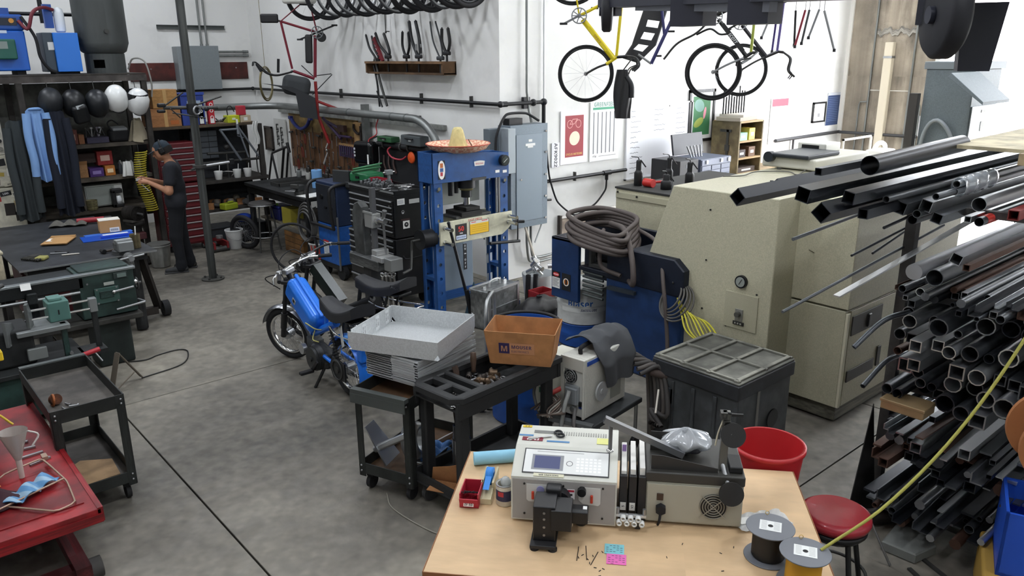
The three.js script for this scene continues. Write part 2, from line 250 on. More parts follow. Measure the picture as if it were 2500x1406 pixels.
// ---------- clothing on the rack ----------
{
const cloth=(name,label,cat,x0,x1,y1,y0,z,mat,opt={})=>{
const{taper=0,folds=5,amp=.035}=opt,cx=(x0+x1)/2,w=x1-x0;
const o=thing(name,label,cat,[cx,y0,z]);
P('body',sheet((u,v)=>{const k=.75+.25*Math.sin(Math.min(1,(1-v)*3)*1.57)-taper*(1-v),a=(u-.5)*w*k;return[a,v*(y1-y0)-.1*Math.abs(u-.5)*v+.02*Math.sin(9*u),amp*Math.sin(u*folds*6.28+2*v)*(1.1-v)+.06*Math.cos((u-.5)*3)];},30,20,.02),mat,o);
if(opt.sleeves)for(const s of[-1,1])P('sleeve',tube([[s*w*.38,(y1-y0)*.92,.05],[s*w*.46,(y1-y0)*.6,.08],[s*w*.4,(y1-y0)*.3,.09],[s*w*.42,(y1-y0)*.08,.07]],.05,20,9),mat,o);
if(opt.collar)P('collar',tor(.06,.018,0,(y1-y0)*.97,.02,80),mat,o);
return o;
};
cloth('work_shirt','light blue work shirt hung on the steel rack post','shirt',1.98,2.26,2.24,1.3,-11.75,M(0x7da3d6,.9),{folds:3,taper:.25,collar:1,sleeves:1});
cloth('coverall','dark navy coverall hanging beside the light blue shirt','coverall',2.2,2.48,2.2,.82,-11.74,M(0x171c29,.95),{folds:4,sleeves:1});
cloth('coat','dark grey coat hanging behind the light blue shirt','coat',1.74,2.02,2.1,.8,-11.78,M(0x33393b,.95),{folds:3,sleeves:1});
one('sack','crumpled beige canvas sack on the upper rack shelf by the post','sack',sheet((u,v)=>{const a=u*6.28;return[.11*Math.cos(a)*(1-.75*v)+.03*Math.sin(5*a),.3*v+.02*Math.sin(3*a),.08*Math.sin(a)*(1-.7*v)];},24,10,.006),M(0x9a917c,.95),[3.4,1.7,-12.0]);
// fridge
const f=thing('fridge','cream fridge covered in stickers beside the rack','fridge',[1.55,0,-12.3]);
const cream=M(0xd6d2bf,.45,0,{map:speck});
P('body',rbx(-.32,.3,.03,1.62,-.35,.25,.015),cream,f);P('freezer_door',rbx(-.33,.31,1.24,1.64,.255,.31,.015),cream,f);const dr=P('door',rbx(-.33,.31,.06,1.22,.255,.31,.015),cream,f);
P('handle',rbx(-.3,-.27,.9,1.15,.31,.35,.008),chrome,dr);P('feet',[cyl(.02,.04,-.25,.02,.2),cyl(.02,.04,.25,.02,.2)],rubber,f);
const st=(s,w,h,x,y,bg,fg)=>print('sticker',w,h,(g,W,H)=>{g.fillStyle=bg;g.fillRect(0,0,W,H);txt(g,s,W/2,H/2,H*.55,fg);},f,[x,y,.3115],[0,0,rr(-8,8)],.001);
st('',.12,.09,.12,1.55,'#26282a','#eee');st('O',.1,.1,.23,1.42,'#e8e6dc','#333');st('',.09,.05,.1,1.4,'#b7a04a','#222');st('',.07,.07,.05,1.3,'#2b2b2b','#888');st('MOTTS',.15,.045,.2,1.27,'#c9c5b0','#222');
st('LOO',.13,.06,.12,1.15,'#26282a','#eee');st('TAPS',.13,.07,.24,1.13,'#d9d6c6','#222');st('',.12,.16,.14,.94,'#2d2825','#aaa');st('',.12,.12,.25,.84,'#33302c','#999');st('',.06,.06,.03,1.08,'#b03030','#fff');st('X',.07,.06,.23,1.02,'#bfae84','#444');
const bxs=thing('parts_box','white box with a row of round knobs standing on the fridge','box',[1.6,1.64,-12.25]);P('body',rbx(-.2,.17,0,.46,-.2,.2,.01),M(0xc9c6ba,.5),bxs);for(let i=0;i<4;i++)P('knob',cyl(.025,.03,.12,.08+.1*i,.21,90),i%2?M(0x333333,.5):M(0x8c8a83,.5),bxs);
}
// ---------- shelf contents on the rack ----------
{
const z=-12.12,Bx=(name,label,cat,x0,x1,y0,y1,col,dz=.2,o={})=>{const t=thing(name,label,cat,[(x0+x1)/2,y0,z]);const w=x1-x0,h=y1-y0;P('body',rbx(-w/2,w/2,0,h,-dz,.05,.004),M(col,.75,0,{map:speck}),t);if(o.lid)P('lid',rbx(-w/2-.004,w/2+.004,h-.03,h+.004,-dz-.004,.055,.004),M(o.lid,.7),t);if(o.label)P('label',box(w*.6,h*.4,.002,0,h*.5,.052),M(o.label,.7),t);if(o.open){P('flap',[box(w,.06,.003,0,h+.025,.06,25),box(.003,.06,dz,-w/2-.01,h+.025,-dz/2,0,0,25)],M(col,.85),t);}return t;};
Bx('carton','plain brown carton on the middle rack shelf','carton',2.5,2.7,1.242,1.42,0x9a7148,.2,{open:1});
Bx('purple_box','flat purple box next to the brown carton on the rack','box',2.72,2.9,1.242,1.36,0x4a2a6e,.2,{label:0x8a76b0});
Bx('orange_box','small orange box beside the purple box on the rack','box',2.92,3.05,1.242,1.38,0xb5702c,.18,{label:0xe0c7a0});
Bx('red_box','red patterned box stacked behind the orange box on the rack','box',2.86,3.06,1.385,1.58,0x9b2f2c,.16,{label:0xd0b0a0}).position.z=-12.2;
Bx('crate','dark brown crate behind the red box on the rack','crate',2.6,2.85,1.425,1.56,0x3c2c25,.14).position.z=-12.25;
one('white_rag','white rag hanging over the middle rack shelf edge','rag',sheet((u,v)=>[.12*(u-.5)*(1.2-.4*v)+.02*v,.2*v-.02,.03*Math.sin(u*9)+.02-.05*v*v],14,10,.006),M(0xdadad6,.9),[3.16,1.255,-11.92]);
for(let i=0;i<9;i++){const k=i%3;one(['bottle','spray_can','jar'][k],['dark plastic bottle among clutter on the middle rack shelf','pale spray can among clutter on the middle rack shelf','squat dark jar among clutter on the middle rack shelf'][k],['bottle','can','jar'][k],lathe([[.001,0],[.03,0],[.03,[.12,.15,.07][k]],[.012,[.15,.165,.08][k]],[.012,[.18,.18,.09][k]],[.001,[.18,.18,.09][k]]],12),M([0x3a3f44,0xa9aaa6,0x2d2420][k],.4),[3.13+.04*i+rr(0,.01),1.242,z-.03-(i%2)*.1],0,'clutter on the middle rack shelf');}
// upper shelf
Bx('red_carton','faded red carton on the upper rack shelf','carton',2.5,2.64,1.702,1.9,0x6b3a30,.18,{label:0xa08070});
Bx('brown_carton','small orange brown carton next to the faded red carton','carton',2.65,2.72,1.702,1.83,0x8a5a38,.15);
Bx('purple_tray','low purple grey tray of parts on the upper rack shelf','tray',2.75,3.03,1.702,1.78,0x474358,.2);
for(let i=0;i<7;i++)one('tool_grip','small grey tool standing in the purple grey tray','tool',[cyl(.012,.12,0,.06,0,0,0,rr(-25,25),8),box(.03,.02,.02,0,.12,0)],pick([steelD,steel,M(0x6a6470,.5)]),[2.78+.036*i,1.782,z-.08],0,'tools in the purple tray');
const bg=thing('tool_bag','black bag with grey flap on the upper rack shelf','bag',[3.17,1.702,z]);P('body',rbox(.26,.17,.22,.05,0,.085,0),M(0x141417,.85),bg);P('flap',rbox(.2,.04,.18,.02,.01,.18,.02,8),M(0x85888a,.8),bg);P('handle',tube([[-.1,.16,.08],[-.14,.26,.08],[-.08,.3,.08],[0,.24,.08]],.01,16,6),rubber,bg);
one('black_cable','black cable looping down from a helmet to the upper shelf','cable',tube([[2.75,2.05,-11.86],[2.8,1.95,-11.84],[2.85,1.86,-11.9],[2.92,1.83,-12]],.01,16,6),rubber);
// lower shelf
const mw=thing('microwave','grey white microwave on the lower rack shelf','microwave',[2.87,.802,-12.25]);P('body',rbx(-.25,.24,.02,.32,-.2,.17,.01),M(0xb9bcb6,.5),mw);P('door',rbx(-.24,.12,.035,.305,.17,.185,.006),M(0x8f958f,.3),mw);P('control_panel',rbx(.13,.235,.035,.305,.17,.18,.005),M(0xd2d3ce,.5),mw);P('handle',rbx(.1,.115,.06,.28,.185,.205,.005),M(0x9a9d98,.4),mw);P('foot',[cyl(.015,.02,-.2,.01,.1),cyl(.015,.02,.2,.01,.1)],rubber,mw);
const ke=thing('coffee_maker','small black coffee maker in front of the microwave','coffee maker',[3.0,.802,-12.0]);P('body',[rbox(.14,.05,.1,.01,0,.025,0),rbox(.05,.24,.1,.01,-.045,.12,0),rbox(.14,.06,.1,.01,0,.23,0)],black,ke);P('jug',lathe([[.001,.05],[.04,.05],[.045,.1],[.03,.16],[.001,.16]],16,.02),M(0xd7dadb,.2),ke);
const bk=thing('basket','pale woven basket on the lower rack shelf','basket',[2.66,.802,-11.98]);P('wall',lathe([[.001,.004],[.065,.004],[.075,.14],[.07,.14],[.06,.01],[.001,.01]],20),M(0x8d8560,.9,0,{map:dirty}),bk);P('band',[.03,.07,.11].map((y)=>tor(.072,.004,0,y,0,90,0,0,20,5)),M(0x6f6a46,.9),bk);
one('plank_offcut','short board leaning beside the basket on the lower shelf','board',uvm(box(.05,.4,.02,0,.2,0,0,0,10)),M(0x6f675c,.8,0,{map:dirty}),[2.56,.802,-11.98]);
const pb=M(0x5e5a55,.6,.4);
const mo=thing('motor_block','greasy electric motor with round fan cover at the shelf end','motor',[3.1,.62,-11.72],20);P('housing',[cyl(.1,.22,0,.12,0,90),cyl(.105,.02,0,.12,.1,90)],M(0x3c3835,.6,.3,{map:dirty}),mo);P('base',rbox(.2,.03,.2,.005,0,.015,0),pb,mo);P('shaft',cyl(.015,.1,0,.12,.16,90),steel,mo);P('switch',rbox(.07,.07,.05,.01,.11,.14,0),M(0x9b9b97,.5),mo);
const stand=thing('machine_pedestal','grimy machine pedestal with white bucket rim beside the rack post','pedestal',[3.12,0,-11.75]);P('column',lathe([[.001,0],[.2,0],[.2,.05],[.09,.1],[.08,.52],[.13,.56],[.13,.62],[.001,.62]],20),M(0x37332f,.7,.3,{map:dirty}),stand);P('drawer',rbox(.18,.09,.16,.01,0,.42,.09),M(0x4b2326,.6),stand);
const bu=thing('white_bucket','dirty white bucket on the floor under the rack end','bucket',[3.28,0,-11.35]);P('shell',lathe([[.001,.01],[.12,.01],[.15,.3],[.156,.3],[.156,.32],[.14,.32],[.114,.02],[.001,.02]],24),M(0xa8a8a2,.6,0,{map:dirty}),bu);P('lid',cyl(.155,.02,0,.33,0),M(0x6a6a66,.7),bu);
const ch=[];for(let i=0;i<=26;i++)for(let k=0;k<10;k++){const a=(i*10+k)/10*6.283,y=1.58-(i*10+k)/260*.82;ch.push([3.33+.075*Math.cos(a)-.05*Math.sin((1.58-y)*5),y,-11.72+.075*Math.sin(a)]);}
one('coiled_air_hose','yellow coiled air hose hanging in front of the rack post','air hose',tube(ch,.009,560,5),M(0xa89a2a,.5));
}
// ---------- shelf, red tool chest and bench behind the person ----------
{
const dk=M(0x3c3833,.8,0,{map:dirty});
const s=thing('wall_shelf_unit','long dark shelf and bench unit behind the floor pole','bench',[0,0,0]);
P('shelf_board',uvm(bx(3.6,5.25,1.81,1.85,-12.75,-12.18)),M(0x6b5a44,.8,0,{map:dirty}),s);
P('bench_top',uvm(bx(4.22,5.35,.95,1.0,-12.85,-12.15)),dk,s,'dark worn bench top');P('lower_shelf',uvm(bx(4.22,5.3,.5,.54,-12.8,-12.2)),dk,s);
for(const[x,z]of[[4.25,-12.2],[5.28,-12.2],[4.25,-12.78],[5.28,-12.78]])P('leg',uvm(bx(x-.035,x+.035,0,1.82,z-.035,z+.035)),dk,s);
P('back_board',uvm(bx(3.6,5.3,.5,1.82,-12.82,-12.79)),M(0x33363a,.9,0,{map:dirty}),s);
const z=-12.25,B=(name,label,cat,x0,x1,y0,y1,m,dz=.3,f)=>{const t=thing(name,label,cat,[(x0+x1)/2,y0,z]);const w=x1-x0,h=y1-y0;P('body',rbx(-w/2,w/2,0,h,-dz,.03,.006),m,t);f?.(t,w,h);return t;};
const tape=(t,w,h)=>{P('tape',[box(.05,h,.002,0,h/2,.0315),box(.05,.002,.3,0,h+.001,-.12)],M(0xc09a62,.5),t);P('flap',box(w,.003,.16,0,h+.002,-.06),card1,t);};
const lowBox=B('moving_carton','brown carton on the shelf with a second carton on top','carton',3.66,4.1,1.85,2.11,card1,.4,(t,w,h)=>{tape(t,w,h);P('label',box(.12,.06,.002,.12,.06,.033),M(0xb0622c,.7),t);});
B('carton','tan taped carton stacked on top of the carton on the shelf','carton',3.72,4.08,2.118,2.38,M(0xb5874f,.8,0,{map:speck}),.35,tape);
B('blue_crate','deep blue crate behind the floor pole on the shelf','crate',4.12,4.46,1.85,2.32,M(0x243a86,.6),.3,(t,w,h)=>{P('rim',[bx(-w/2-.01,w/2+.01,h-.03,h+.01,.02,.045)],M(0x2d469c,.5),t);P('label',box(.2,.16,.002,.02,.28,.032),M(0x9fb0c4,.6),t);});
const lv=(x,l)=>B('red_spirit_level_box',l,'level',x-.045,x+.045,1.85,2.2,M(0xb3202c,.5),.06,(t,w,h)=>{for(const y of[.1,.2,.29])P('vial',[tor(.022,.006,0,y,.033,0,0,0,18,6)],white,t);P('plate',box(.06,.07,.003,0,.05,.032),white,t);});
lv(4.4,'red level with white rings against the blue crate');lv(4.56,'red level with white rings standing apart from the blue crate');
B('yellow_case','lime yellow tool case at the shelf end','case',4.8,4.99,1.85,1.96,M(0xb4bb1d,.5),.15,(t)=>{P('handle',tube([[-.06,.11,-.05],[-.06,.22,-.05],[0,.25,-.05],[.05,.16,-.05]],.008,14,6),rubber,t);P('latch',box(.05,.03,.01,0,.06,.034),M(0xdfe0d0,.5),t);});
B('red_pouch','crumpled red pouch on a pale carton at the shelf end','pouch',4.98,5.1,1.96,2.1,M(0xb02a3a,.7),.08);
B('pale_carton','small pale carton under the red pouch','carton',5.0,5.17,1.85,1.955,M(0xb9ab90,.8),.2,(t,w,h)=>P('label',box(.06,.05,.002,0,.05,.032),white,t));
one('hand_towel','white towel hanging from the shelf end','towel',sheet((u,v)=>[.09*(u-.5)+.015*Math.sin(v*7),.36*v,.015*Math.sin(u*12)],12,14,.006),M(0xcfd0cc,.95),[5.2,1.5,-12.15]);
for(let i=0;i<9;i++)one('steel_offcut','loose steel rod offcut lying on the shelf by the yellow case','rod',bar([0,.02,0],[rr(-.08,.12),rr(.03,.1),.1],.008,7),pick([steel,steelD]),[4.62+.018*i,1.85,-12.28+rr(-.1,0)],0,'rod offcuts on the shelf');
// red tool chest
const c=thing('red_tool_chest','tall red tool chest with many drawers beside the person','tool chest',[3.9,0,-12.25]);
const red=M(0x64161d,.45,0,{map:speck});
P('cabinet',rbx(-.3,.34,.1,1.02,-.25,.24,.01),red,c);P('top_box',rbx(-.27,.31,1.04,1.62,-.22,.2,.01),red,c);
for(let i=0;i<8;i++){const d=P('drawer',rbx(-.28,.32,.13+i*.109,.225+i*.109,.24,.255,.003),red,c);P('pull',rbx(-.26,.3,.205+i*.109,.222+i*.109,.255,.272,.004),M(0xb6b8b8,.35,.7),d);}
for(let i=0;i<6;i++){const d=P('drawer',rbx(-.25,.29,1.06+i*.085,1.135+i*.085,.2,.215,.003),red,c);P('pull',rbx(-.23,.27,1.115+i*.085,1.13+i*.085,.215,.23,.004),M(0x9a9c9c,.35,.7),d);}
for(const s2 of[-1,1])P('caster',[tr(cyl(.05,.03),.24*s2+.02,.05,.15,0,0,90),box(.04,.05,.05,.24*s2+.02,.085,.15)],rubber,c);
const rj=thing('floor_jack','red floor jack with steel parts on the floor by the pole','jack',[4.25,0,-11.85]);P('frame',[box(.03,.1,.5,-.1,.1,0),box(.03,.1,.5,.1,.1,0)],M(0x7a1d20,.5),rj);P('arm',beam([0,.12,-.15],[0,.2,.2],.08,.05),M(0x7a1d20,.5),rj);P('saddle',cyl(.05,.04,0,.23,.2),steel,rj);for(const z of[-.2,.2])P('wheel',tr(cyl(.04,.26),0,.04,z,0,0,90),steelD,rj);
// small parts drawers on the bench back
const dr=thing('small_parts_cabinet','black small parts drawer cabinet behind the floor pole','drawer cabinet',[4.5,1.0,-12.55]);P('body',rbx(-.24,.18,.3,.75,-.15,.12,.005),M(0x1d1f22,.6),dr);P('stand',rbx(-.22,.16,0,.3,-.14,.05,.005),M(0x24262a,.7),dr);for(let i=0;i<3;i++)for(let j=0;j<5;j++)P('drawer',rbx(-.23+i*.137,-.1+i*.137,.315+j*.086,.39+j*.086,.12,.128,.002),M(0x565b60,.3),dr);
const cup=(x,l)=>{const t=thing('plastic_cup',l,'cup',[x,1.0,-12.2]);P('shell',lathe([[.001,.003],[.05,.003],[.065,.13],[.058,.13],[.045,.01],[.001,.01]],18),M(0xd4d5d2,.5),t);P('rim',tor(.062,.004,0,.13,0,90,0,0,18,5),white,t);P('brush',bar([.01,.02,0],[.03,.22,0],.006,6),white,t);};
cup(4.55,'white plastic tub on the bench beside the floor pole');cup(4.85,'white plastic tub with brush on the bench, first of a pair');cup(5.02,'white plastic tub with brush on the bench, second of a pair');
one('handlebar_part','chrome bent handlebar lying on the bench by the pole','handlebar',tube([[-.1,.03,0],[-.12,.09,.02],[0,.11,0],[.12,.09,.02],[.1,.03,0]],.013,30,8),chrome,[4.68,1.0,-12.25]);
one('long_tube','dark horizontal bar laid across the bench back','bar',[bar([4.3,1.26,-12.3],[5.3,1.26,-12.3],.02,10),sph(.045,4.76,1.48,-12.3),bar([4.45,1.4,-12.3],[5.05,1.38,-12.3],.022,10),bar([4.75,1.0,-12.3],[4.75,1.4,-12.3],.018,8)],steelD);
const fr=thing('bicycle_frame','bare silver bicycle frame hanging from the shelf','bicycle frame',[0,0,0]);const sv=M(0x8d949c,.3,.7);
P('tube',[bar([4.62,1.77,-12.12],[4.9,1.28,-12.12],.02,10),bar([4.9,1.79,-12.12],[5.02,1.32,-12.1],.016,10),bar([4.91,1.79,-12.12],[5.2,1.32,-12.14],.016,10),bar([4.62,1.76,-12.12],[4.9,1.76,-12.12],.018,10),bar([4.88,1.66,-12.12],[4.98,1.62,-12.12],.008,6)],sv,fr);P('dropout',[box(.03,.05,.01,5.02,1.3,-12.1),box(.03,.05,.01,5.2,1.3,-12.14)],steelD,fr);P('head_tube',bar([4.9,1.68,-12.12],[4.9,1.84,-12.12],.024,10),sv,fr);P('tie',box(.025,.08,.02,4.9,1.87,-12.12),white,fr);
// clutter of the lower shelf: each piece its own
const kinds=[()=>box(.14,.09,.1,0,.045,0),()=>tr(cyl(.03,.26),0,.03,0,0,0,82),()=>lathe([[.001,0],[.05,0],[.055,.1],[.03,.13],[.001,.13]],14),()=>tr(cyl(.05,.05),0,.05,0,70,20,0)],kn=['small_carton','pipe_stub','tin','roller'],kl=['small carton on the lower bench shelf behind the stool','short pipe stub on the lower bench shelf behind the stool','paint tin on the lower bench shelf behind the stool','metal roller on the lower bench shelf behind the stool'],km=[card1,steelD,M(0x6b6458,.6),steel];
for(let i=0;i<20;i++){const k=i%4;one(kn[k],kl[k],['carton','pipe','tin','roller'][k],kinds[k](),km[k],[4.36+.2*(i%5)+rr(-.03,.03),.54+.0,-12.28-.11*Math.floor(i/5)+rr(-.02,.02)],rr(-60,60),'clutter on the lower bench shelf');}
one('lime_case','lime green plastic case on the lower bench shelf','case',[rbox(.24,.1,.16,.02,0,.05,0),rbox(.1,.03,.03,.01,0,.12,.05)],M(0x8f9c25,.5),[4.62,.54,-12.1],15);
for(const[x,zz,c0,l]of[[4.48,-12.2,0x23262a,'dark storage tote on the floor under the bench'],[4.95,-12.15,0x1d1f24,'black storage tote on the floor under the bench end']]){const t=thing('storage_tote',l,'tote',[x,0,zz]);P('shell',[bx(-.2,.2,.003,.02,-.2,.15),bx(-.2,-.19,.003,.26,-.2,.15),bx(.19,.2,.003,.26,-.2,.15),bx(-.2,.2,.003,.26,.14,.15),bx(-.2,.2,.003,.26,-.2,-.19)],M(c0,.6),t);P('lid',rbx(-.215,.215,.26,.29,-.215,.165,.01),M(c0,.5),t);}
one('blue_bundle','blue plastic bag bundle on the dark tote under the bench','bag',tr(sph(.12,0,.075,0,[1.2,.6,.9],14),0,0,0),M(0x1f3f9a,.4),[4.85,.29,-12.15]);
// bucket, wheel and stool on the floor
const bu=thing('bucket','white bucket with a black rag on the floor near the stool','bucket',[4.5,0,-11.7]);P('shell',lathe([[.001,.004],[.1,.004],[.13,.28],[.137,.28],[.137,.3],[.122,.3],[.093,.015],[.001,.015]],24),M(0xc9cac8,.5),bu);P('handle',tube([[-.137,.27,0],[-.12,.2,.1],[0,.15,.15],[.12,.2,.1],[.137,.27,0]],.004,20,5),steel,bu);P('rag',sph(.07,.02,.27,0,[1.2,.6,1],10),black,bu);
const st=thing('stool','round steel stool with dark seat by the bench','stool',[4.82,0,-11.3]);P('seat',[lathe([[.001,.7],[.19,.7],[.2,.715],[.19,.735],[.001,.735]],28)],M(0x3a3836,.7),st);P('seat_rim',tor(.195,.012,0,.7,0,90),steel,st);for(let i=0;i<4;i++){const a=(45+90*i)*D;P('leg',bar([.13*Math.cos(a),.7,.13*Math.sin(a)],[.23*Math.cos(a),0,.23*Math.sin(a)],.013,8),steelD,st);}P('foot_ring',tor(.2,.009,0,.22,0,90),steel,st);
}
// ---------- middle wall: pipes, fork shelf, pegboard ----------
{
const ap=thing('wall_air_line','black iron air line running along the middle wall and round the corner','air line',[0,0,0]);
P('run',[bar([6.27,2.26,-14.5],[6.27,2.26,-7.42],.024,10)],blackM,ap);P('run',bar([6.3,2.26,-7.43],[6.98,2.26,-7.43],.024,10),blackM,ap);P('elbow',[sph(.04,6.28,2.26,-7.43)],blackM,ap);P('coupling',bar([6.3,2.26,-7.43],[6.38,2.26,-7.43],.034,12),blackM,ap);P('union',sph(.045,6.82,2.26,-7.43,[.9,1,1]),blackM,ap);
PS('clip',[-11.3,-9.1,-8.0].map((z)=>box(.05,.14,.015,6.28,2.27,z)),steelD,ap);P('junction_plate',box(.1,.14,.05,6.72,2.26,-7.46),M(0x2b2b2d,.5,.4),ap);P('elbow',sph(.045,7.0,2.26,-7.43),blackM,ap);P('drop',bar([7.0,2.26,-7.43],[7.0,.95,-7.43],.026,10),blackM,ap);P('tee',bar([7.0,1.31,-7.43],[7.0,1.19,-7.43],.045,12),blackM,ap);P('valve',[bar([7,1.0,-7.43],[7.14,.99,-7.43],.015,8)],blackM,ap);
P('run',bar([7.0,1.24,-7.43],[8.63,1.24,-7.43],.024,10),blackM,ap);P('tee',[bar([8.15,1.24,-7.43],[8.3,1.24,-7.43],.034,10),bar([8.22,1.24,-7.43],[8.22,1.14,-7.43],.024,10)],blackM,ap);PS('clip',[7.6].map((x)=>box(.015,.12,.05,x,1.25,-7.45)),steelD,ap);
const du=thing('steel_duct','galvanised steel duct along the middle wall bending down at the press','duct',[0,0,0]);
P('pipe',tube([[4.3,2.05,-13.2],[5.0,2.03,-13.25],[5.6,2.02,-13.3],[6.0,2.02,-13.0],[6.06,2.02,-12.4],[6.06,2.02,-10.5],[6.06,2.02,-9.2],[6.06,2.0,-8.85],[6.06,1.86,-8.58],[6.06,1.65,-8.45],[6.06,1.2,-8.42]],.055,90,14),galv,du);
PS('collar',[[-11.7],[-10.7],[-9.5],[-9.15]].map(([z])=>cyl(.058,.03,6.06,2.02,z,90)),M(0x6f7372,.5,.7),du);PS('bracket',[-10.3,-9.2].map((z)=>box(.25,.03,.03,6.2,2.02,z)),steelD,du);
one('rail_board','grey painted board fixed below the duct on the middle wall','board',uvm(bx(6.27,6.325,1.88,1.94,-13.6,-8.6)),M(0x9a9c96,.7,0,{map:dirty}));
one('steel_post','short square steel post rising behind the duct','post',uvm(bx(6.18,6.28,.9,2.14,-10.56,-10.48)),galv);
const fs=thing('fork_shelf','rough wooden shelf box on the middle wall holding bicycle forks','shelf',[6.33,2.6,0]);
const wd=M(0x74573a,.8,0,{map:dirty});P('top',uvm(bx(-.24,0,.13,.16,-10.22,-8.36)),wd,fs);P('bottom',uvm(bx(-.2,0,-.01,.015,-10.22,-8.36)),wd,fs);P('back',uvm(bx(-.02,-.002,0,.14,-10.22,-8.36)),wd,fs);PS('end',[uvm(bx(-.22,0,0,.13,-10.23,-10.2)),uvm(bx(-.22,0,0,.13,-8.39,-8.36))],wd,fs);
const fork=(label,a,b,c,mat,opt={})=>{// a, b: tips of the two legs, c: crown
const f=thing('bicycle_fork',label,'fork',[0,0,0]);const w=.012;
const leg=(t,s)=>P('leg',tube([t,[6.2,(t[1]+c[1])/2,(t[2]+c[2])/2+s*.05],[6.2,c[1]+.05,c[2]+s*.045],c],opt.r??.016,20,8),mat,f);
leg(a,-1);leg(b,1);P('steerer',bar(c,[6.2,c[1]-(opt.st??.2),c[2]],.015,10),opt.stm??mat,f);P('crown',rbox(.05,.05,.13,.015,...c),mat,f);PS('dropout',[box(.01,.03,.02,...a),box(.01,.03,.02,...b)],steelD,f);
if(opt.lower)PS('stanchion',[-1,1].map((s)=>bar([6.2,c[1]+.02,c[2]+s*.05],[6.2,c[1]+.16,c[2]+s*.055],.014,8)),steel,f);
return f;
};
fork('thin black fork leaning off the end of the wooden shelf',[6.2,3.12,-10.32],[6.26,3.1,-10.26],[6.2,2.77,-10.06],black);
const rp=thing('toothed_rack','dark red toothed metal piece between forks on the wooden shelf','metal part',[0,0,0]);P('bar',beam([6.2,3.08,-10.1],[6.2,2.76,-9.9],.03,.05),M(0x6b1520,.5),rp);PS('tooth',[0,1,2,3,4,5].map((i)=>box(.02,.02,.03,6.2,3.05-.05*i,-10.13+.03*i)),M(0x6b1520,.5),rp);
fork('wide black fork beside the red toothed piece',[6.2,3.14,-10.06],[6.2,3.13,-9.84],[6.2,2.82,-9.76],black,{r:.02});
fork('black fork with wide wedge base on the wooden shelf',[6.2,3.14,-9.37],[6.2,3.13,-9.23],[6.2,2.82,-9.3],blackM,{r:.018});
fork('black suspension fork with silver stanchions, tallest on the wooden shelf',[6.2,3.27,-9.2],[6.2,3.27,-9.05],[6.2,2.82,-9.01],M(0x1c1d20,.35),{r:.022,lower:1});
fork('silver and black thin fork on the wooden shelf',[6.2,3.24,-8.72],[6.2,3.24,-8.6],[6.2,2.8,-8.52],M(0x4a4c4e,.4,.5),{r:.011});
fork('black rigid fork at the far end of the shelf beside the thin fork',[6.2,3.16,-8.47],[6.2,3.16,-8.34],[6.2,2.86,-8.38],black,{r:.02});
const hf=thing('hanging_fork','long dark bicycle fork hanging down from the shelf end','fork',[0,0,0]);P('leg',tube([[6.15,2.82,-10.03],[6.15,2.5,-9.93],[6.15,2.15,-9.77]],.018,14,8),steelD,hf);P('leg',tube([[6.15,2.7,-10.07],[6.15,2.45,-10.0],[6.15,2.13,-9.97]],.014,14,8),blackM,hf);P('brace',bar([6.15,2.13,-9.9],[6.15,2.35,-10.02],.012,8),blackM,hf);P('hook',box(.05,.03,.06,6.2,2.75,-10.1),steelD,hf);
one('steel_hook','thin steel hook on the wall under the row of wheels','hook',[bar([6.3,3.16,-9.85],[6.24,3.16,-9.85],.008,6),bar([6.24,3.4,-9.85],[6.24,3.16,-9.85],.007,6),sph(.015,6.24,3.15,-9.85)],steelD);
}
// ---------- bicycle wheel builder (axis along x in its own frame) ----------
function spokes(R,hubR,n,r=.0012,w=.03){const g=[];for(let i=0;i<n;i++){const a=i/n*6.283,b=a+(i%2?.5:-.5),s=i%4<2?w:-w;g.push(bar([s,hubR*Math.sin(b),hubR*Math.cos(b)],[0,R*Math.sin(a),R*Math.cos(a)],r,3));}return g;}
function wheelParts(o,R=.335,tire=.016,rimM=M(0x2a2b2d,.4,.4),nsp=24,tireM=rubber,T=(g)=>g,n=''){
P(n+'tire',T(tor(R-tire,tire,0,0,0,0,90,0,48,10)),tireM,o);P(n+'rim',T(lathe([[R-2*tire-.02,-.009],[R-2*tire+.002,-.011],[R-2*tire+.002,.011],[R-2*tire-.02,.009],[R-2*tire-.02,-.009]],48,0,0,0,0,0,90)),rimM,o);
P(n+'spokes',spokes(R-2*tire,.02,nsp,.0013).map(T),M(0xb9bbbd,.3,.8),o).userData.kind='stuff';P(n+'hub',T(join([cyl(.016,.09,0,0,0,0,0,90,12),cyl(.024,.006,.032,0,0,0,0,90,14),cyl(.024,.006,-.032,0,0,0,0,90,14)])),steel,o);
}
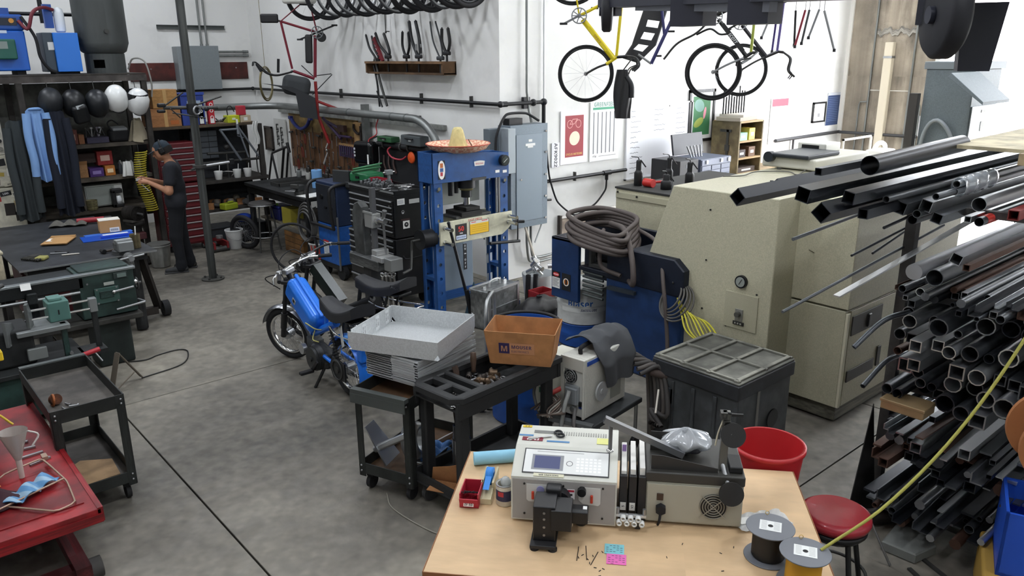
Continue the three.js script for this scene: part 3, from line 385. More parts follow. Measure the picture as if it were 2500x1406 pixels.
{
// row of wheels hung high along the middle wall
const rows=[[-11.0,'black',.35,.022],[-10.75,'silver',.33,.012],[-10.5,'black',.34,.016],[-10.2,'silver',.335,.011],[-9.95,'black',.345,.02],[-9.7,'silver',.335,.012],[-9.45,'dark',.34,.024],[-9.15,'silver',.34,.012],[-8.9,'dark',.35,.026],[-8.65,'dark',.335,.024],[-8.4,'dark',.35,.028],[-8.15,'silver',.335,.014],[-7.9,'dark',.34,.028],[-7.66,'dark',.34,.03]];
const lab={black:'black tyred bicycle wheel with dark rim hung in the high row',silver:'narrow bicycle wheel with pale silver rim hung in the high row',dark:'fat black tyred bicycle wheel hung in the high row'},protos={};
const rail=thing('wheel_rail','steel rail with hooks carrying the high row of bicycle wheels','rail',[0,0,0]);P('rail',bx(5.96,6.04,4.12,4.16,-11.6,-7.55),galv,rail);PS('arm',[-11.2,-9.4,-7.8].map((z)=>bx(6.0,6.33,4.12,4.16,z-.02,z+.02)),galv,rail);PS('hook',rows.map(([z])=>bar([6,4.14,z],[6,4.02,z],.008,6)),steelD,rail);
rows.forEach(([z,k,R,t],i)=>{
const w=thing('bicycle_wheel',lab[k],'wheel',[6.0,4.04-R,z],90+(i%3-1)*9,'bicycle wheels in the high row');
wheelParts(w,R,t,k==='silver'?M(0xb9bcbe,.3,.8):M(0x303234,.4,.4),20,k==='silver'?M(0x3a3b3e,.7):rubber);
});
}
{
// pegboard with hand tools
const pg=thing('pegboard','brown pegboard wall panel under the duct','pegboard',[6.33,0,0]);
const pm=M(0x7d5a3c,.85,0,{map:tex(128,(u,v)=>{const a=(u*16)%1-.5,b=(v*16)%1-.5;return a*a+b*b<.03?[40,30,22]:[235,230,225];},.4)});
P('panel',uvm(bx(-.03,-.012,.95,1.6,-13.25,-10.6)),pm,pg);P('ply_strip',uvm(bx(-.035,-.012,1.6,1.88,-13.25,-10.9)),M(0xa88a52,.75,0,{map:dirty}),pg);PS('batten',[bx(-.012,0,.95,1.88,-13.25,-13.2),bx(-.012,0,.95,1.88,-10.7,-10.6)],wood,pg);
const x=6.26,hm=M(0x4a3524,.7),G='hand tools on the pegboard';
const kinds=['hammer','wrench','pliers','screwdriver','file','chisel','clamp'];
const lbl={hammer:'hammer with brown handle hung on the brown pegboard',wrench:'steel spanner hung on the brown pegboard',pliers:'pair of pliers hung on the brown pegboard',screwdriver:'screwdriver with dark handle hung on the brown pegboard',file:'long flat file hung on the brown pegboard',chisel:'wood chisel hung on the brown pegboard',clamp:'small bar clamp hung on the brown pegboard'};
const make={
hammer:(o)=>{P('handle',bar([0,-.26,0],[0,0,0],.011,8),hm,o);P('head',[cyl(.018,.09,0,.01,.01,90),box(.02,.02,.05,0,.012,-.05)],steelD,o);},
wrench:(o)=>{P('shank',box(.006,.2,.018,0,-.1,0),steel,o);P('jaw',[tor(.02,.007,0,.01,0,0,90,0,14,5,5)],steel,o);},
pliers:(o)=>{PS('handle',[-1,1].map((s)=>tube([[0,.02,0],[0,-.06,s*.03],[0,-.17,s*.022]],.008,10,6)),M(0x7a2320,.5),o);P('jaws',box(.012,.06,.03,0,.04,0),steelD,o);},
screwdriver:(o)=>{P('handle',cyl(.014,.1,0,.02,0,0,0,0,8),M(0x33281f,.5),o);P('shaft',bar([0,-.03,0],[0,-.2,0],.004,6),steel,o);},
file:(o)=>{P('blade',box(.006,.24,.025,0,-.08,0),steelD,o);P('tang',cyl(.012,.09,0,.08,0,0,0,0,8),hm,o);},
chisel:(o)=>{P('handle',cyl(.014,.11,0,0,0,0,0,0,8,.011),hm,o);P('blade',box(.006,.14,.02,0,-.12,0),steel,o);},
clamp:(o)=>{P('bar',box(.008,.3,.014,0,-.1,0),steelD,o);PS('jaw',[box(.02,.02,.07,0,.03,.03),box(.02,.02,.07,0,-.12,.03)],M(0x5b3528,.6),o);},
};
const seen={};let n=0;
for(let row=0;row<3;row++)for(let i=0;i<15;i++){
const k=kinds[(i*2+row*3+(i%4))%7],pos=[x,1.56-row*.24+rr(-.02,.02),-13.1+i*.16+rr(-.03,.03)];
let o;if(seen[k])o=dup(seen[k],pos);else{o=seen[k]=thing(k,lbl[k],k,pos,0,G);make[k](o);}
o.rotation.x=rr(-8,8)*D;
}
const fr=thing('framed_picture','dark framed picture by the back corner of the pegboard','picture',[6.31,1.15,-14.15]);P('frame',[bx(-.03,0,0,.44,-.16,-.13),bx(-.03,0,0,.44,.13,.16),bx(-.03,0,0,.03,-.16,.16),bx(-.03,0,.41,.44,-.16,.16)],M(0x2a211b,.5),fr);P('picture_face',bx(-.015,-.005,.02,.42,-.14,.14),M(0x54473a,.6,0,{map:dirty}),fr);
const wb=thing('clamp_board','tall white panel with small clamps hung on it','panel',[6.31,.6,-13.6]);P('sheet',bx(-.02,0,0,1.15,-.27,.2),M(0xc9c9c4,.6),wb);for(let i=0;i<6;i++)P('small_clamp',tr(join([box(.012,.12,.012),box(.012,.012,.07,0,.055,.035),box(.012,.012,.07,0,-.03,.035),bar([0,-.08,.06],[0,0,.06],.005,6)]),-.03,1.0-.13*Math.floor(i/2)-.05*(i%2),-.15+.16*(i%2)),steelD,wb);
one('blue_bracket','blue U shaped metal bracket hung at the top of the pegboard','bracket',[tube([[6.24,1.8,-13.05],[6.24,1.72,-12.95],[6.24,1.64,-12.72],[6.24,1.7,-12.48],[6.24,1.82,-12.35]],.03,24,8),box(.05,.05,.09,6.24,1.81,-13.06),box(.05,.05,.09,6.24,1.83,-12.33)],M(0x232f7a,.5));
const pf=thing('purple_frame','purple and dark bicycle frame part hung over the pegboard','bicycle frame',[0,0,0]);PS('tube',[bar([6.2,1.87,-11.8],[6.2,1.58,-11.25],.025,9),bar([6.2,1.84,-11.75],[6.2,1.74,-11.3],.022,9),bar([6.2,1.62,-11.35],[6.2,1.62,-10.95],.02,9)],M(0x382748,.5),pf);P('bracket',box(.06,.1,.2,6.2,1.74,-11.2),M(0x3a2420,.6),pf);
const sr=thing('socket_rack','wooden peg rack of purple handled drivers on the pegboard','tool rack',[6.27,1.3,-11.15]);P('board',bx(-.02,.02,.16,.2,-.28,.3),wood,sr);PS('driver',Array.from({length:9},(_,i)=>cyl(.014,.18,-.02,.08,-.25+.062*i,0,0,0,8)),M(0x3a2f4e,.5),sr);
const wr=thing('wooden_clamp_rack','pale wooden rack with dark pipe clamps above the pegboard end','rack',[6.27,1.45,-10.75]);P('board',uvm(bx(-.03,.03,0,.4,-.16,.18)),wood,wr);PS('pipe_clamp',[tube([[-.06,.38,-.1],[-.06,.3,-.1],[-.06,.24,.02],[-.06,.3,.12],[-.06,.4,.14]],.02,20,8),bar([-.06,.02,.1],[-.06,.36,.1],.02,8)],M(0x2e2622,.6,.3),wr);
one('folding_arm','chromed folding hinge arm hung low on the pegboard','hinge arm',[beam([6.14,1.52,-11.55],[6.14,1.4,-11.66],.012,.03),beam([6.14,1.34,-11.61],[6.14,1.14,-11.78],.012,.03),sph(.025,6.14,1.37,-11.63)],chrome);
const bf=thing('black_bicycle_frame','black bicycle frame leaning by the white panel','bicycle frame',[0,0,0]);PS('tube',[bar([5.9,1.22,-13.17],[5.9,1.38,-12.54],.022,9),bar([5.9,1.2,-13.2],[5.9,.72,-13.42],.018,9),bar([5.9,1.2,-13.2],[5.9,.76,-13.05],.018,9),bar([5.9,1.34,-12.7],[5.9,.78,-12.9],.022,9),bar([5.9,1.38,-12.52],[5.9,.84,-12.7],.018,9)],black,bf);P('headset',bar([5.9,1.28,-12.5],[5.9,1.44,-12.56],.026,10),black,bf);
one('old_rim','bare bicycle rim leaning against the bench end','rim',[tr(tor(.3,.012,0,0,0,0,80,0,44,7)),tr(tor(.28,.004,0,0,0,0,80,0,36,5))],steelD,[5.75,1.0,-13.35]);
}
// ---------- welding bench against the middle wall ----------
{
const b=thing('welding_bench','dark steel welding bench with lower shelf along the middle wall','bench',[0,0,0]);
const dm=M(0x2f3133,.6,.5,{map:dirty});
P('top',uvm(rbx(4.86,6.2,.9,.95,-12.0,-9.95,.006)),dm,b);P('lower_shelf',uvm(rbx(4.95,6.1,.42,.45,-11.7,-9.5,.005)),M(0x8c8574,.7,0,{map:dirty}),b);
for(const[x,z]of[[4.92,-11.9],[4.92,-10.0],[6.12,-11.9],[6.12,-10.0]])P('leg',uvm(bx(x-.035,x+.035,0,.9,z-.035,z+.035)),dm,b);P('apron',uvm(bx(4.88,4.91,.8,.9,-11.95,-10)),dm,b);
const put=(name,label,cat,f,pos,turn=0,g)=>{const o=thing(name,label,cat,pos,turn,g);f(o);return o;};
put('paper_towel_roll','upright roll of blue shop towel on the welding bench','paper towel',(o)=>{P('roll',lathe([[.02,0],[.075,0],[.078,.01],[.078,.26],[.075,.27],[.02,.27],[.02,0]],26),M(0x6f9fd0,.9),o);P('core',lathe([[.017,.002],[.02,.002],[.02,.272],[.017,.272]],14),card1,o);},[5.45,.95,-10.7]);
put('paper_sheets','loose white paper sheets on the welding bench corner','paper',(o)=>{P('sheet',box(.4,.004,.28,0,.003,0),white,o);P('sheet',tr(new THREE.BoxGeometry(.3,.003,.22),.02,.008,.02,0,14),M(0xd9dbda,.7),o);},[5.1,.95,-10.15],10);
const cl=['small grey jar','dark oil bottle','steel cup','pale plastic tub'];
for(let i=0;i<18;i++){const k=i%4;put(['jar','oil_bottle','steel_cup','plastic_tub'][k],cl[k]+' among the clutter at the back of the welding bench',['jar','bottle','cup','tub'][k],(o)=>{P('body',lathe([[.001,0],[.04,0],[.042,[.1,.14,.09,.11][k]],[[.03,.014,.038,.042][k],[.11,.17,.09,.11][k]],[.001,[.11,.17,.085,.105][k]]],14),[M(0x7f8280,.4),M(0x26231f,.4),steel,M(0xbfbfba,.5)][k],o);P('cap',cyl(.022,.02,0,[.12,.18,.06,.115][k],0),steelD,o);},[5.75+(i%3)*.12,.95,-11.9+i*.105],0,'clutter at the back of the welding bench');}
put('bench_vise','small dark vise clamped on the welding bench edge','vise',(o)=>{P('base',cyl(.07,.05,0,.025,0),steelD,o);P('body',rbox(.1,.09,.16,.02,0,.09,0),M(0x3a3c3d,.6,.4),o);P('jaw',rbox(.12,.06,.05,.01,0,.13,.1),steelD,o);P('screw',bar([0,.08,.1],[0,.08,.22],.014,8),steel,o);P('handle',bar([-.08,.08,.22],[.08,.08,.22],.006,6),steel,o);},[4.98,.95,-10.35],-60);
put('torch_tray','dark metal tray on the welding bench','tray',(o)=>{P('tray',[bx(-.25,.25,.001,.01,-.15,.15),bx(-.25,.25,.01,.05,-.15,-.14),bx(-.25,.25,.01,.05,.14,.15),bx(-.25,-.24,.01,.05,-.15,.15),bx(.24,.25,.01,.05,-.15,.15)],steelD,o);},[5.3,.95,-11.3]);
put('yellow_carton','yellow green carton on the welding bench lower shelf','carton',(o)=>{P('body',rbx(-.1,.1,0,.24,-.15,.15,.004),M(0x9a8f2e,.7),o);P('flap',box(.2,.003,.16,0,.242,-.06),M(0xa89c3a,.7),o);},[5.06,.45,-10.8]);
put('blue_case','dark blue case with coloured lights on the lower shelf','case',(o)=>{P('body',rbx(-.1,.12,0,.18,-.16,.16,.02),M(0x1a2260,.4),o);P('lid',rbx(-.1,.12,.18,.22,-.16,.16,.02),M(0x232c78,.4),o);P('red_cap',sph(.035,-.06,.25,-.1),M(0xc0202a,.3),o);P('green_cap',sph(.02,-.06,.235,.03),M(0x7fbf3a,.3),o);},[5.08,.45,-11.25]);
for(let i=0;i<5;i++)put('steel_can','small steel can in the row on the lower shelf','can',(o)=>{P('body',cyl(.035,.1,0,.05,0),M(0x6d6f70,.4,.5),o);P('lid',cyl(.036,.012,0,.105,0),steelD,o);},[5.04,.45,-10.55+.085*i],0,'cans on the welding bench lower shelf');
put('wood_crate','brown wooden crate on the floor under the welding bench','crate',(o)=>{for(let i=0;i<4;i++)P('slat',uvm(bx(-.18,-.165,.01+.08*i,.08+.08*i,-.3,.3)),M(0x8a6235,.8,0,{map:dirty}),o);for(let i=0;i<4;i++)P('slat',uvm(bx(-.165,.2,.01+.08*i,.08+.08*i,.285,.3)),M(0x8a6235,.8,0,{map:dirty}),o);P('floor_board',uvm(bx(-.165,.2,.01,.03,-.3,.285)),wood,o);P('corner_post',[bx(-.165,-.13,.03,.33,.25,.285)],wood,o);},[5.2,0,-10.75]);
const bk=thing('white_pail','white pail with red netting on the floor beside the blue welder','pail',[5.02,0,-9.95]);P('shell',lathe([[.001,.004],[.11,.004],[.14,.3],[.147,.3],[.147,.32],[.13,.32],[.1,.015],[.001,.015]],24),M(0xd0d1cf,.5),bk);P('netting',Array.from({length:9},(_,i)=>tube([[-.15,.3-.02*i,.05],[-.16+.02*(i%3),.2-.015*i,.12],[-.1,.12,.13+.004*i],[.02*i-.08,.05+.02*i,.145]],.009,10,4)),M(0xb8362c,.6),bk).userData.kind='stuff';
one('red_grate','red plastic grate leaning on the blue welder','grate',[...[0,1,2,3,4].map((i)=>bar([0,.04+.07*i,-.08],[0,.04+.07*i,.12],.01,5)),...[0,1,2].map((i)=>bar([0,.02,-.08+.1*i],[0,.34,-.08+.1*i],.01,5))],M(0xc0392c,.6),[4.84,0,-9.62],8);
// wheel leaning on the stool
const mw=thing('small_motor_wheel','thick tyred small wheel leaning by the round stool','wheel',[4.6,.27,-11.52],25);mw.rotation.z=.16;wheelParts(mw,.275,.035,M(0x6e6f70,.35,.6),30);
const fw=thing('lace_rim','bare dark rim and tyre coil standing on the floor by the pail','tyre',[4.55,.35,-9.75],40);P('tire',tr(tor(.33,.018,0,0,0,0,90,0,44,8)),rubber,fw);
const lc=[];for(let k=0;k<4;k++)lc.push(tor(.2+.018*k,.014,.015*k,.02*k,0,0,80,0,36,6));const cb=thing('cable_coil','grey welding cable coil hung on the side of the welder','cable',[4.72,.62,-9.72],10);PS('loop',lc,M(0x4b4a48,.6),cb);P('hook',bar([0,.2,0],[.2,.24,0],.008,6),steelD,cb);
}
// ---------- blue welder on its trolley ----------
{
const w=thing('arc_welder','large blue arc welder with black tube frame','welder',[5.05,0,-9.18]);
const bl=M(0x1f5aa8,.45,0,{map:speck});
P('side_panel',rbx(-.26,.2,.2,.72,-.3,.24,.01),bl,w);P('upper_case',rbx(-.25,.2,.72,1.28,-.3,.24,.02),M(0x1a2a48,.5),w);P('control_face',rbx(-.262,-.25,.74,1.24,-.28,.22,.005),M(0x20242c,.5),w);
PS('dial',[cyl(.03,.03,-.27,1.08,-.12,0,0,90),cyl(.03,.03,-.27,1.08,.08,0,0,90),cyl(.02,.03,-.27,.95,-.02,0,0,90),cyl(.02,.03,-.27,.95,.12,0,0,90)],blackM,w);print('label_plate',.14,.2,(g,W,H)=>{g.fillStyle='#dfe3e6';g.fillRect(0,0,W,H);g.fillStyle='#b33';g.fillRect(0,0,W,H*.12);g.fillStyle='#567';for(let i=0;i<8;i++)g.fillRect(W*.1,H*(.2+.09*i),W*.8,H*.03);},w,[-.263,.4,-.1],[0,-90,0]);
P('guard_tube',tube([[-.33,.72,-.34],[-.36,1.1,-.34],[-.3,1.25,-.34],[-.1,1.27,-.34]],.022,24,8),black,w);P('guard_tube',tube([[-.33,.7,.26],[-.36,1.1,.26],[-.3,1.25,.26],[.1,1.28,.26]],.022,24,8),black,w);P('guard_tube',bar([-.33,.71,-.34],[-.33,.71,.27],.022,8),black,w);
for(const z of[-.25,.2]){P('wheel',tr(cyl(.1,.06),-.2,.1,z,0,0,90),rubber,w);P('wheel',tr(cyl(.1,.06),.15,.1,z,0,0,90),rubber,w);}P('chassis',bx(-.26,.2,.14,.2,-.3,.24),black,w);P('corner_strip',bx(-.27,-.25,.14,.85,.235,.25),M(0x8d9092,.4,.6),w);
const fx=thing('dark_case','black wedge shaped case lying on top of the blue welder','case',[5.05,1.28,-9.2],20);P('body',ext([[-.18,.004],[.18,.004],[.18,.08],[-.18,.14]],.26,.006),M(0x2b2d2e,.5),fx);P('lid',tr(new THREE.BoxGeometry(.36,.012,.26),0,.122,.13,0,0,-9.5),M(0x4c4f50,.5),fx);
}
// ---------- black tool chest ----------
{
const c=thing('black_tool_chest','tall black roller tool chest with many drawers beside the blue press','tool chest',[4.69,0,-7.96]);
const bk=M(0x121315,.4,0,{map:speck}),pl=M(0xa6a9aa,.35,.7);
P('cabinet',rbx(.015,.5,.13,.82,-.51,.52,.008),bk,c);P('top_chest',rbx(.03,.47,.83,1.33,-.49,.5,.008),bk,c);
let y=.15;for(let i=0;i<8;i++){const h=i<2?.12:.072;const d=P('drawer',rbx(0,.016,y,y+h-.006,-.5,.5,.003),bk,c);P('pull',rbx(-.018,0,y+h-.026,y+h-.009,-.49,.49,.004),pl,d);y+=h;}
y=.85;for(let i=0;i<6;i++){const h=.07;const d=P('drawer',rbx(.016,.031,y,y+h-.006,-.47,.48,.003),bk,c);P('pull',rbx(0,.016,y+h-.024,y+h-.009,-.46,.47,.004),pl,d);P('pull_end',box(.004,.004,.004,.016,y+.02,.47),pl,d);y+=h;}
P('lid_tray',[bx(.03,.47,1.33,1.345,-.49,.5),bx(.03,.04,1.345,1.375,-.49,.5),bx(.46,.47,1.345,1.375,-.49,.5),bx(.03,.47,1.345,1.375,.49,.5),bx(.03,.47,1.345,1.375,-.49,-.48)],bk,c);P('front_edge',bx(.022,.032,1.345,1.365,-.49,.5),pl,c);
PS('lock',[cyl(.012,.01,.014,1.31,.1,0,0,90),cyl(.012,.01,.014,1.2,.42,0,0,90),cyl(.012,.01,.014,1.02,.42,0,0,90)],chrome,c);
P('side_handle',tube([[.1,.62,.53],[.12,.6,.6],[.4,.62,.6],[.43,.64,.53]],.01,16,7),blackM,c);
for(const[x,z]of[[.08,-.42],[.08,.42],[.42,-.42],[.42,.42]])P('caster',[tr(cyl(.06,.04),x,.06,z,0,0,90),box(.06,.05,.06,x,.115,z)],rubber,c);
const sk=(w,h,x,yy,f)=>print('sticker',w,h,f,c,[x,yy,.503],[0,0,0],.002);
sk(.1,.07,.12,1.25,(g,W,H)=>{g.fillStyle='#dcdcd8';g.fillRect(0,0,W,H);g.fillStyle='#778';for(let i=0;i<3;i++)g.fillRect(W*.1,H*(.3+.2*i),W*.7,H*.06);});
sk(.14,.05,.3,1.24,(g,W,H)=>{g.fillStyle='#c8c8c4';g.fillRect(0,0,W,H);});sk(.09,.09,.18,.98,(g,W,H)=>{g.fillStyle='#e2e0da';g.fillRect(0,0,W,H);g.fillStyle='#111';g.beginPath();g.arc(W*.5,H*.5,W*.32,0,7);g.fill();g.fillStyle='#e2e0da';g.fillRect(W*.42,H*.4,W*.2,H*.12);});
sk(.12,.02,.17,1.04,(g,W,H)=>{g.fillStyle='#3a2222';g.fillRect(0,0,W,H);});sk(.05,.05,.14,1.13,(g,W,H)=>{g.fillStyle='#121315';g.fillRect(0,0,W,H);g.strokeStyle='#aaa';g.lineWidth=W*.1;g.beginPath();g.arc(W/2,H/2,W*.35,0,7);g.stroke();g.fillStyle='#ddd';g.fillRect(W*.4,H*.5,W*.2,H*.4);});
// tools on the chest top
const sock=thing('socket','steel socket standing in the rows on the black chest top','socket',[4.8,1.346,-8.3],0,'sockets on the black tool chest');P('body',lathe([[.01,0],[.016,0],[.016,.05],[.012,.055],[.01,.05],[.01,0]],10),M(0x77797b,.3,.8),sock);
for(let i=0;i<27;i++)dup(sock,[4.78+.055*(i%5),1.346,-8.25+.07*Math.floor(i/5)+rr(-.01,.01)]).scale.setScalar(rr(.8,1.4));
const pile=(name,label,cat,n,f,G)=>{const o=thing(name,label,cat,[0,0,0],0,G);f(o);for(let i=0;i<n;i++){const q=i?dup(o):o;q.position.set(4.76+rr(0,.34),1.362+.006*(i%3),-7.85+rr(0,.32));q.rotation.y=rr(0,6.28);}};
pile('ratchet','chromed ratchet lying on the black chest top','ratchet',4,(o)=>{P('shank',bar([0,0,-.09],[0,0,.08],.008,7),chrome,o);P('head',cyl(.02,.02,0,0,.09),chrome,o);P('grip',bar([0,0,-.12],[0,0,-.04],.011,8),steelD,o);},'ratchets on the black tool chest');
pile('combination_spanner','grey combination spanner lying on the black chest top','spanner',8,(o)=>{P('shank',box(.012,.006,.17),steel,o);P('ring_end',tor(.014,.005,0,0,.09,90,0,0,14,5),steel,o);P('open_end',tor(.014,.006,0,0,-.095,90,0,0,12,5,4.4),steel,o);},'spanners on the black tool chest');
const mg=thing('clamp_lamp','grey clamp fixture standing on the black chest top','clamp',[5.02,1.346,-8.02]);P('base',cyl(.05,.03,0,.015,0),steel,mg);P('column',[bar([0,.03,0],[0,.15,0],.02,10),rbox(.09,.06,.06,.01,0,.16,0)],M(0x8a8d8e,.35,.6),mg);P('screw',bar([-.08,.16,0],[.08,.16,0],.01,7),chrome,mg);
one('red_tray','dark red tool tray on the back of the black chest top','tray',[bx(-.06,.06,.001,.012,-.17,.17),bx(-.06,-.052,.012,.05,-.17,.17),bx(.052,.06,.012,.05,-.17,.17),bx(-.06,.06,.012,.05,.162,.17),bx(-.06,.06,.012,.05,-.17,-.162)],M(0x8c1f30,.5),[5.08,1.346,-8.3]);
const gc=thing('green_case','green plastic grinder case under coiled green cord behind the chest','case',[5.15,1.3,-8.75],10);P('body',rbox(.3,.12,.34,.03,0,.06,0),M(0x1c6b40,.5),gc);P('latch',box(.02,.03,.06,-.155,.07,0),blackM,gc);
one('green_cord','coiled green electrical cord on the green case','cord',[0,1,2,3].map((i)=>tor(.16+.02*(i%2),.011,.01*i,.02*i,0,78,8*i,0,32,6)),M(0x3f7a52,.6),[5.12,1.436,-8.72]);
one('green_block','small bright green plastic box on the stand behind the welder','box',[rbox(.14,.1,.12,.01,0,.05,0),box(.145,.01,.125,0,.1,0)],M(0x1f8a4a,.5),[5.5,1.23,-9.35]);
const sd=thing('tool_stand','dark steel stand behind the chest carrying the green case','stand',[5.3,0,-8.95]);P('top',rbx(-.35,.35,1.2,1.23,-.5,.45,.005),steelD,sd);for(const[x,z]of[[-.15,-.1],[.3,-.45],[.3,.4],[-.1,.4]])P('leg',bar([x,0,z],[x,1.2,z],.02,8),steelD,sd);
sd.position.z=-9.0;one('riser_block','dark riser block under the green case','block',rbx(-.2,.2,0,.069,-.2,.2,.005),M(0x26282a,.6),[5.15,1.23,-8.75],10);
}
// ---------- black tool panel on the middle wall ----------
{
const p=thing('tool_board','black tool panel with orange disc and sunglasses on the middle wall','tool panel',[6.33,0,0]);
P('panel',bx(-.06,-.002,.95,1.6,-10.25,-8.8),M(0x1c1d1f,.6),p);P('roller',bar([-.1,1.58,-10.2],[-.1,1.6,-8.75],.045,12),M(0x2b2c2e,.5,.3),p);PS('strap',[-10.0,-9.55,-9.35].map((z)=>tor(.055,.014,-.1,1.585,z,0,0,0,18,6)),M(0x3b3a37,.6),p);P('orange_disc',lathe([[.001,0],[.07,0],[.085,.012],[.07,.03],[.001,.04]],24,-.12,1.46,-9.28,0,0,90),M(0xd9531a,.5),p,'bright orange disc');PS('sign',[box(.004,.05,.12,-.063,1.52,-9.0),box(.004,.04,.09,-.063,1.45,-8.98)],M(0x7d7a74,.5),p);
P('eyeglass',[tor(.03,.006,-.075,1.46,-9.1,0,90,0,18,5),tor(.03,.006,-.075,1.38,-9.11,0,90,0,18,5),bar([-.075,1.5,-9.1],[-.075,1.56,-9.1],.005,5)],chrome,p,'hanging wire glasses');P('red_hose',tube([[-.1,1.6,-9.75],[-.16,1.52,-9.85],[-.14,1.42,-9.78],[-.1,1.4,-9.6],[-.1,1.46,-9.45]],.013,24,7),M(0xb23a48,.5),p,'pinkish red air hose');PS('hung_tool',[0,1,2].map((i)=>tube([[-.07,1.42,-10.1+.13*i],[-.09,1.3,-10.08+.13*i],[-.07,1.18,-10.05+.13*i]],.016,10,6)),M(0x4d3a36,.5),p);
const ec=thing('engine_cover','glossy black plastic engine cover hung beside the pegboard','engine cover',[6.05,1.46,-10.25],12);P('shell',[rbox(.2,.34,.4,.07,0,0,0,0,0,0,4),rbox(.14,.14,.28,.05,-.02,-.2,.02)],M(0x0f1012,.2),ec);P('stripe',box(.006,.14,.03,-.103,-.08,.14,0,0,0),white,ec);PS('decal',[box(.004,.03,.03,-.103,.06,-.14),box(.004,.03,.03,-.103,.01,-.14),box(.004,.03,.03,-.103,-.04,-.14)],M(0xbfc1c2,.4),ec);P('hanger',bar([0,.16,0],[.24,.22,0],.012,6),steelD,ec);
one('red_air_hose','thin red hose dropping from the duct to the engine cover','hose',tube([[6.1,1.96,-9.95],[6.12,1.85,-10.05],[6.1,1.74,-10.02],[6.05,1.66,-10.15],[6.02,1.58,-10.12]],.009,24,6),M(0xb03438,.5));
const tc=(n,l,z0,z1,c,h)=>{const o=thing(n,l,'case',[6.2,1.635,(z0+z1)/2]);const w=(z1-z0)/2;P('body',rbox(.16,h,2*w,.015,0,h/2,0),M(c,.5),o);P('latch',box(.01,.02,.06,-.084,h/2,0),M(0xc4c6c4,.5),o);P('handle',bar([-.1,h*.7,-w*.4],[-.1,h*.7,w*.4],.01,6),blackM,o);};
tc('green_tool_case','flat green tool case on top of the black tool panel',-10.05,-9.68,0x2c5a38,.08);tc('grey_tool_case','grey plastic tool case on top of the black tool panel',-9.42,-8.95,0x4d5254,.14);
}
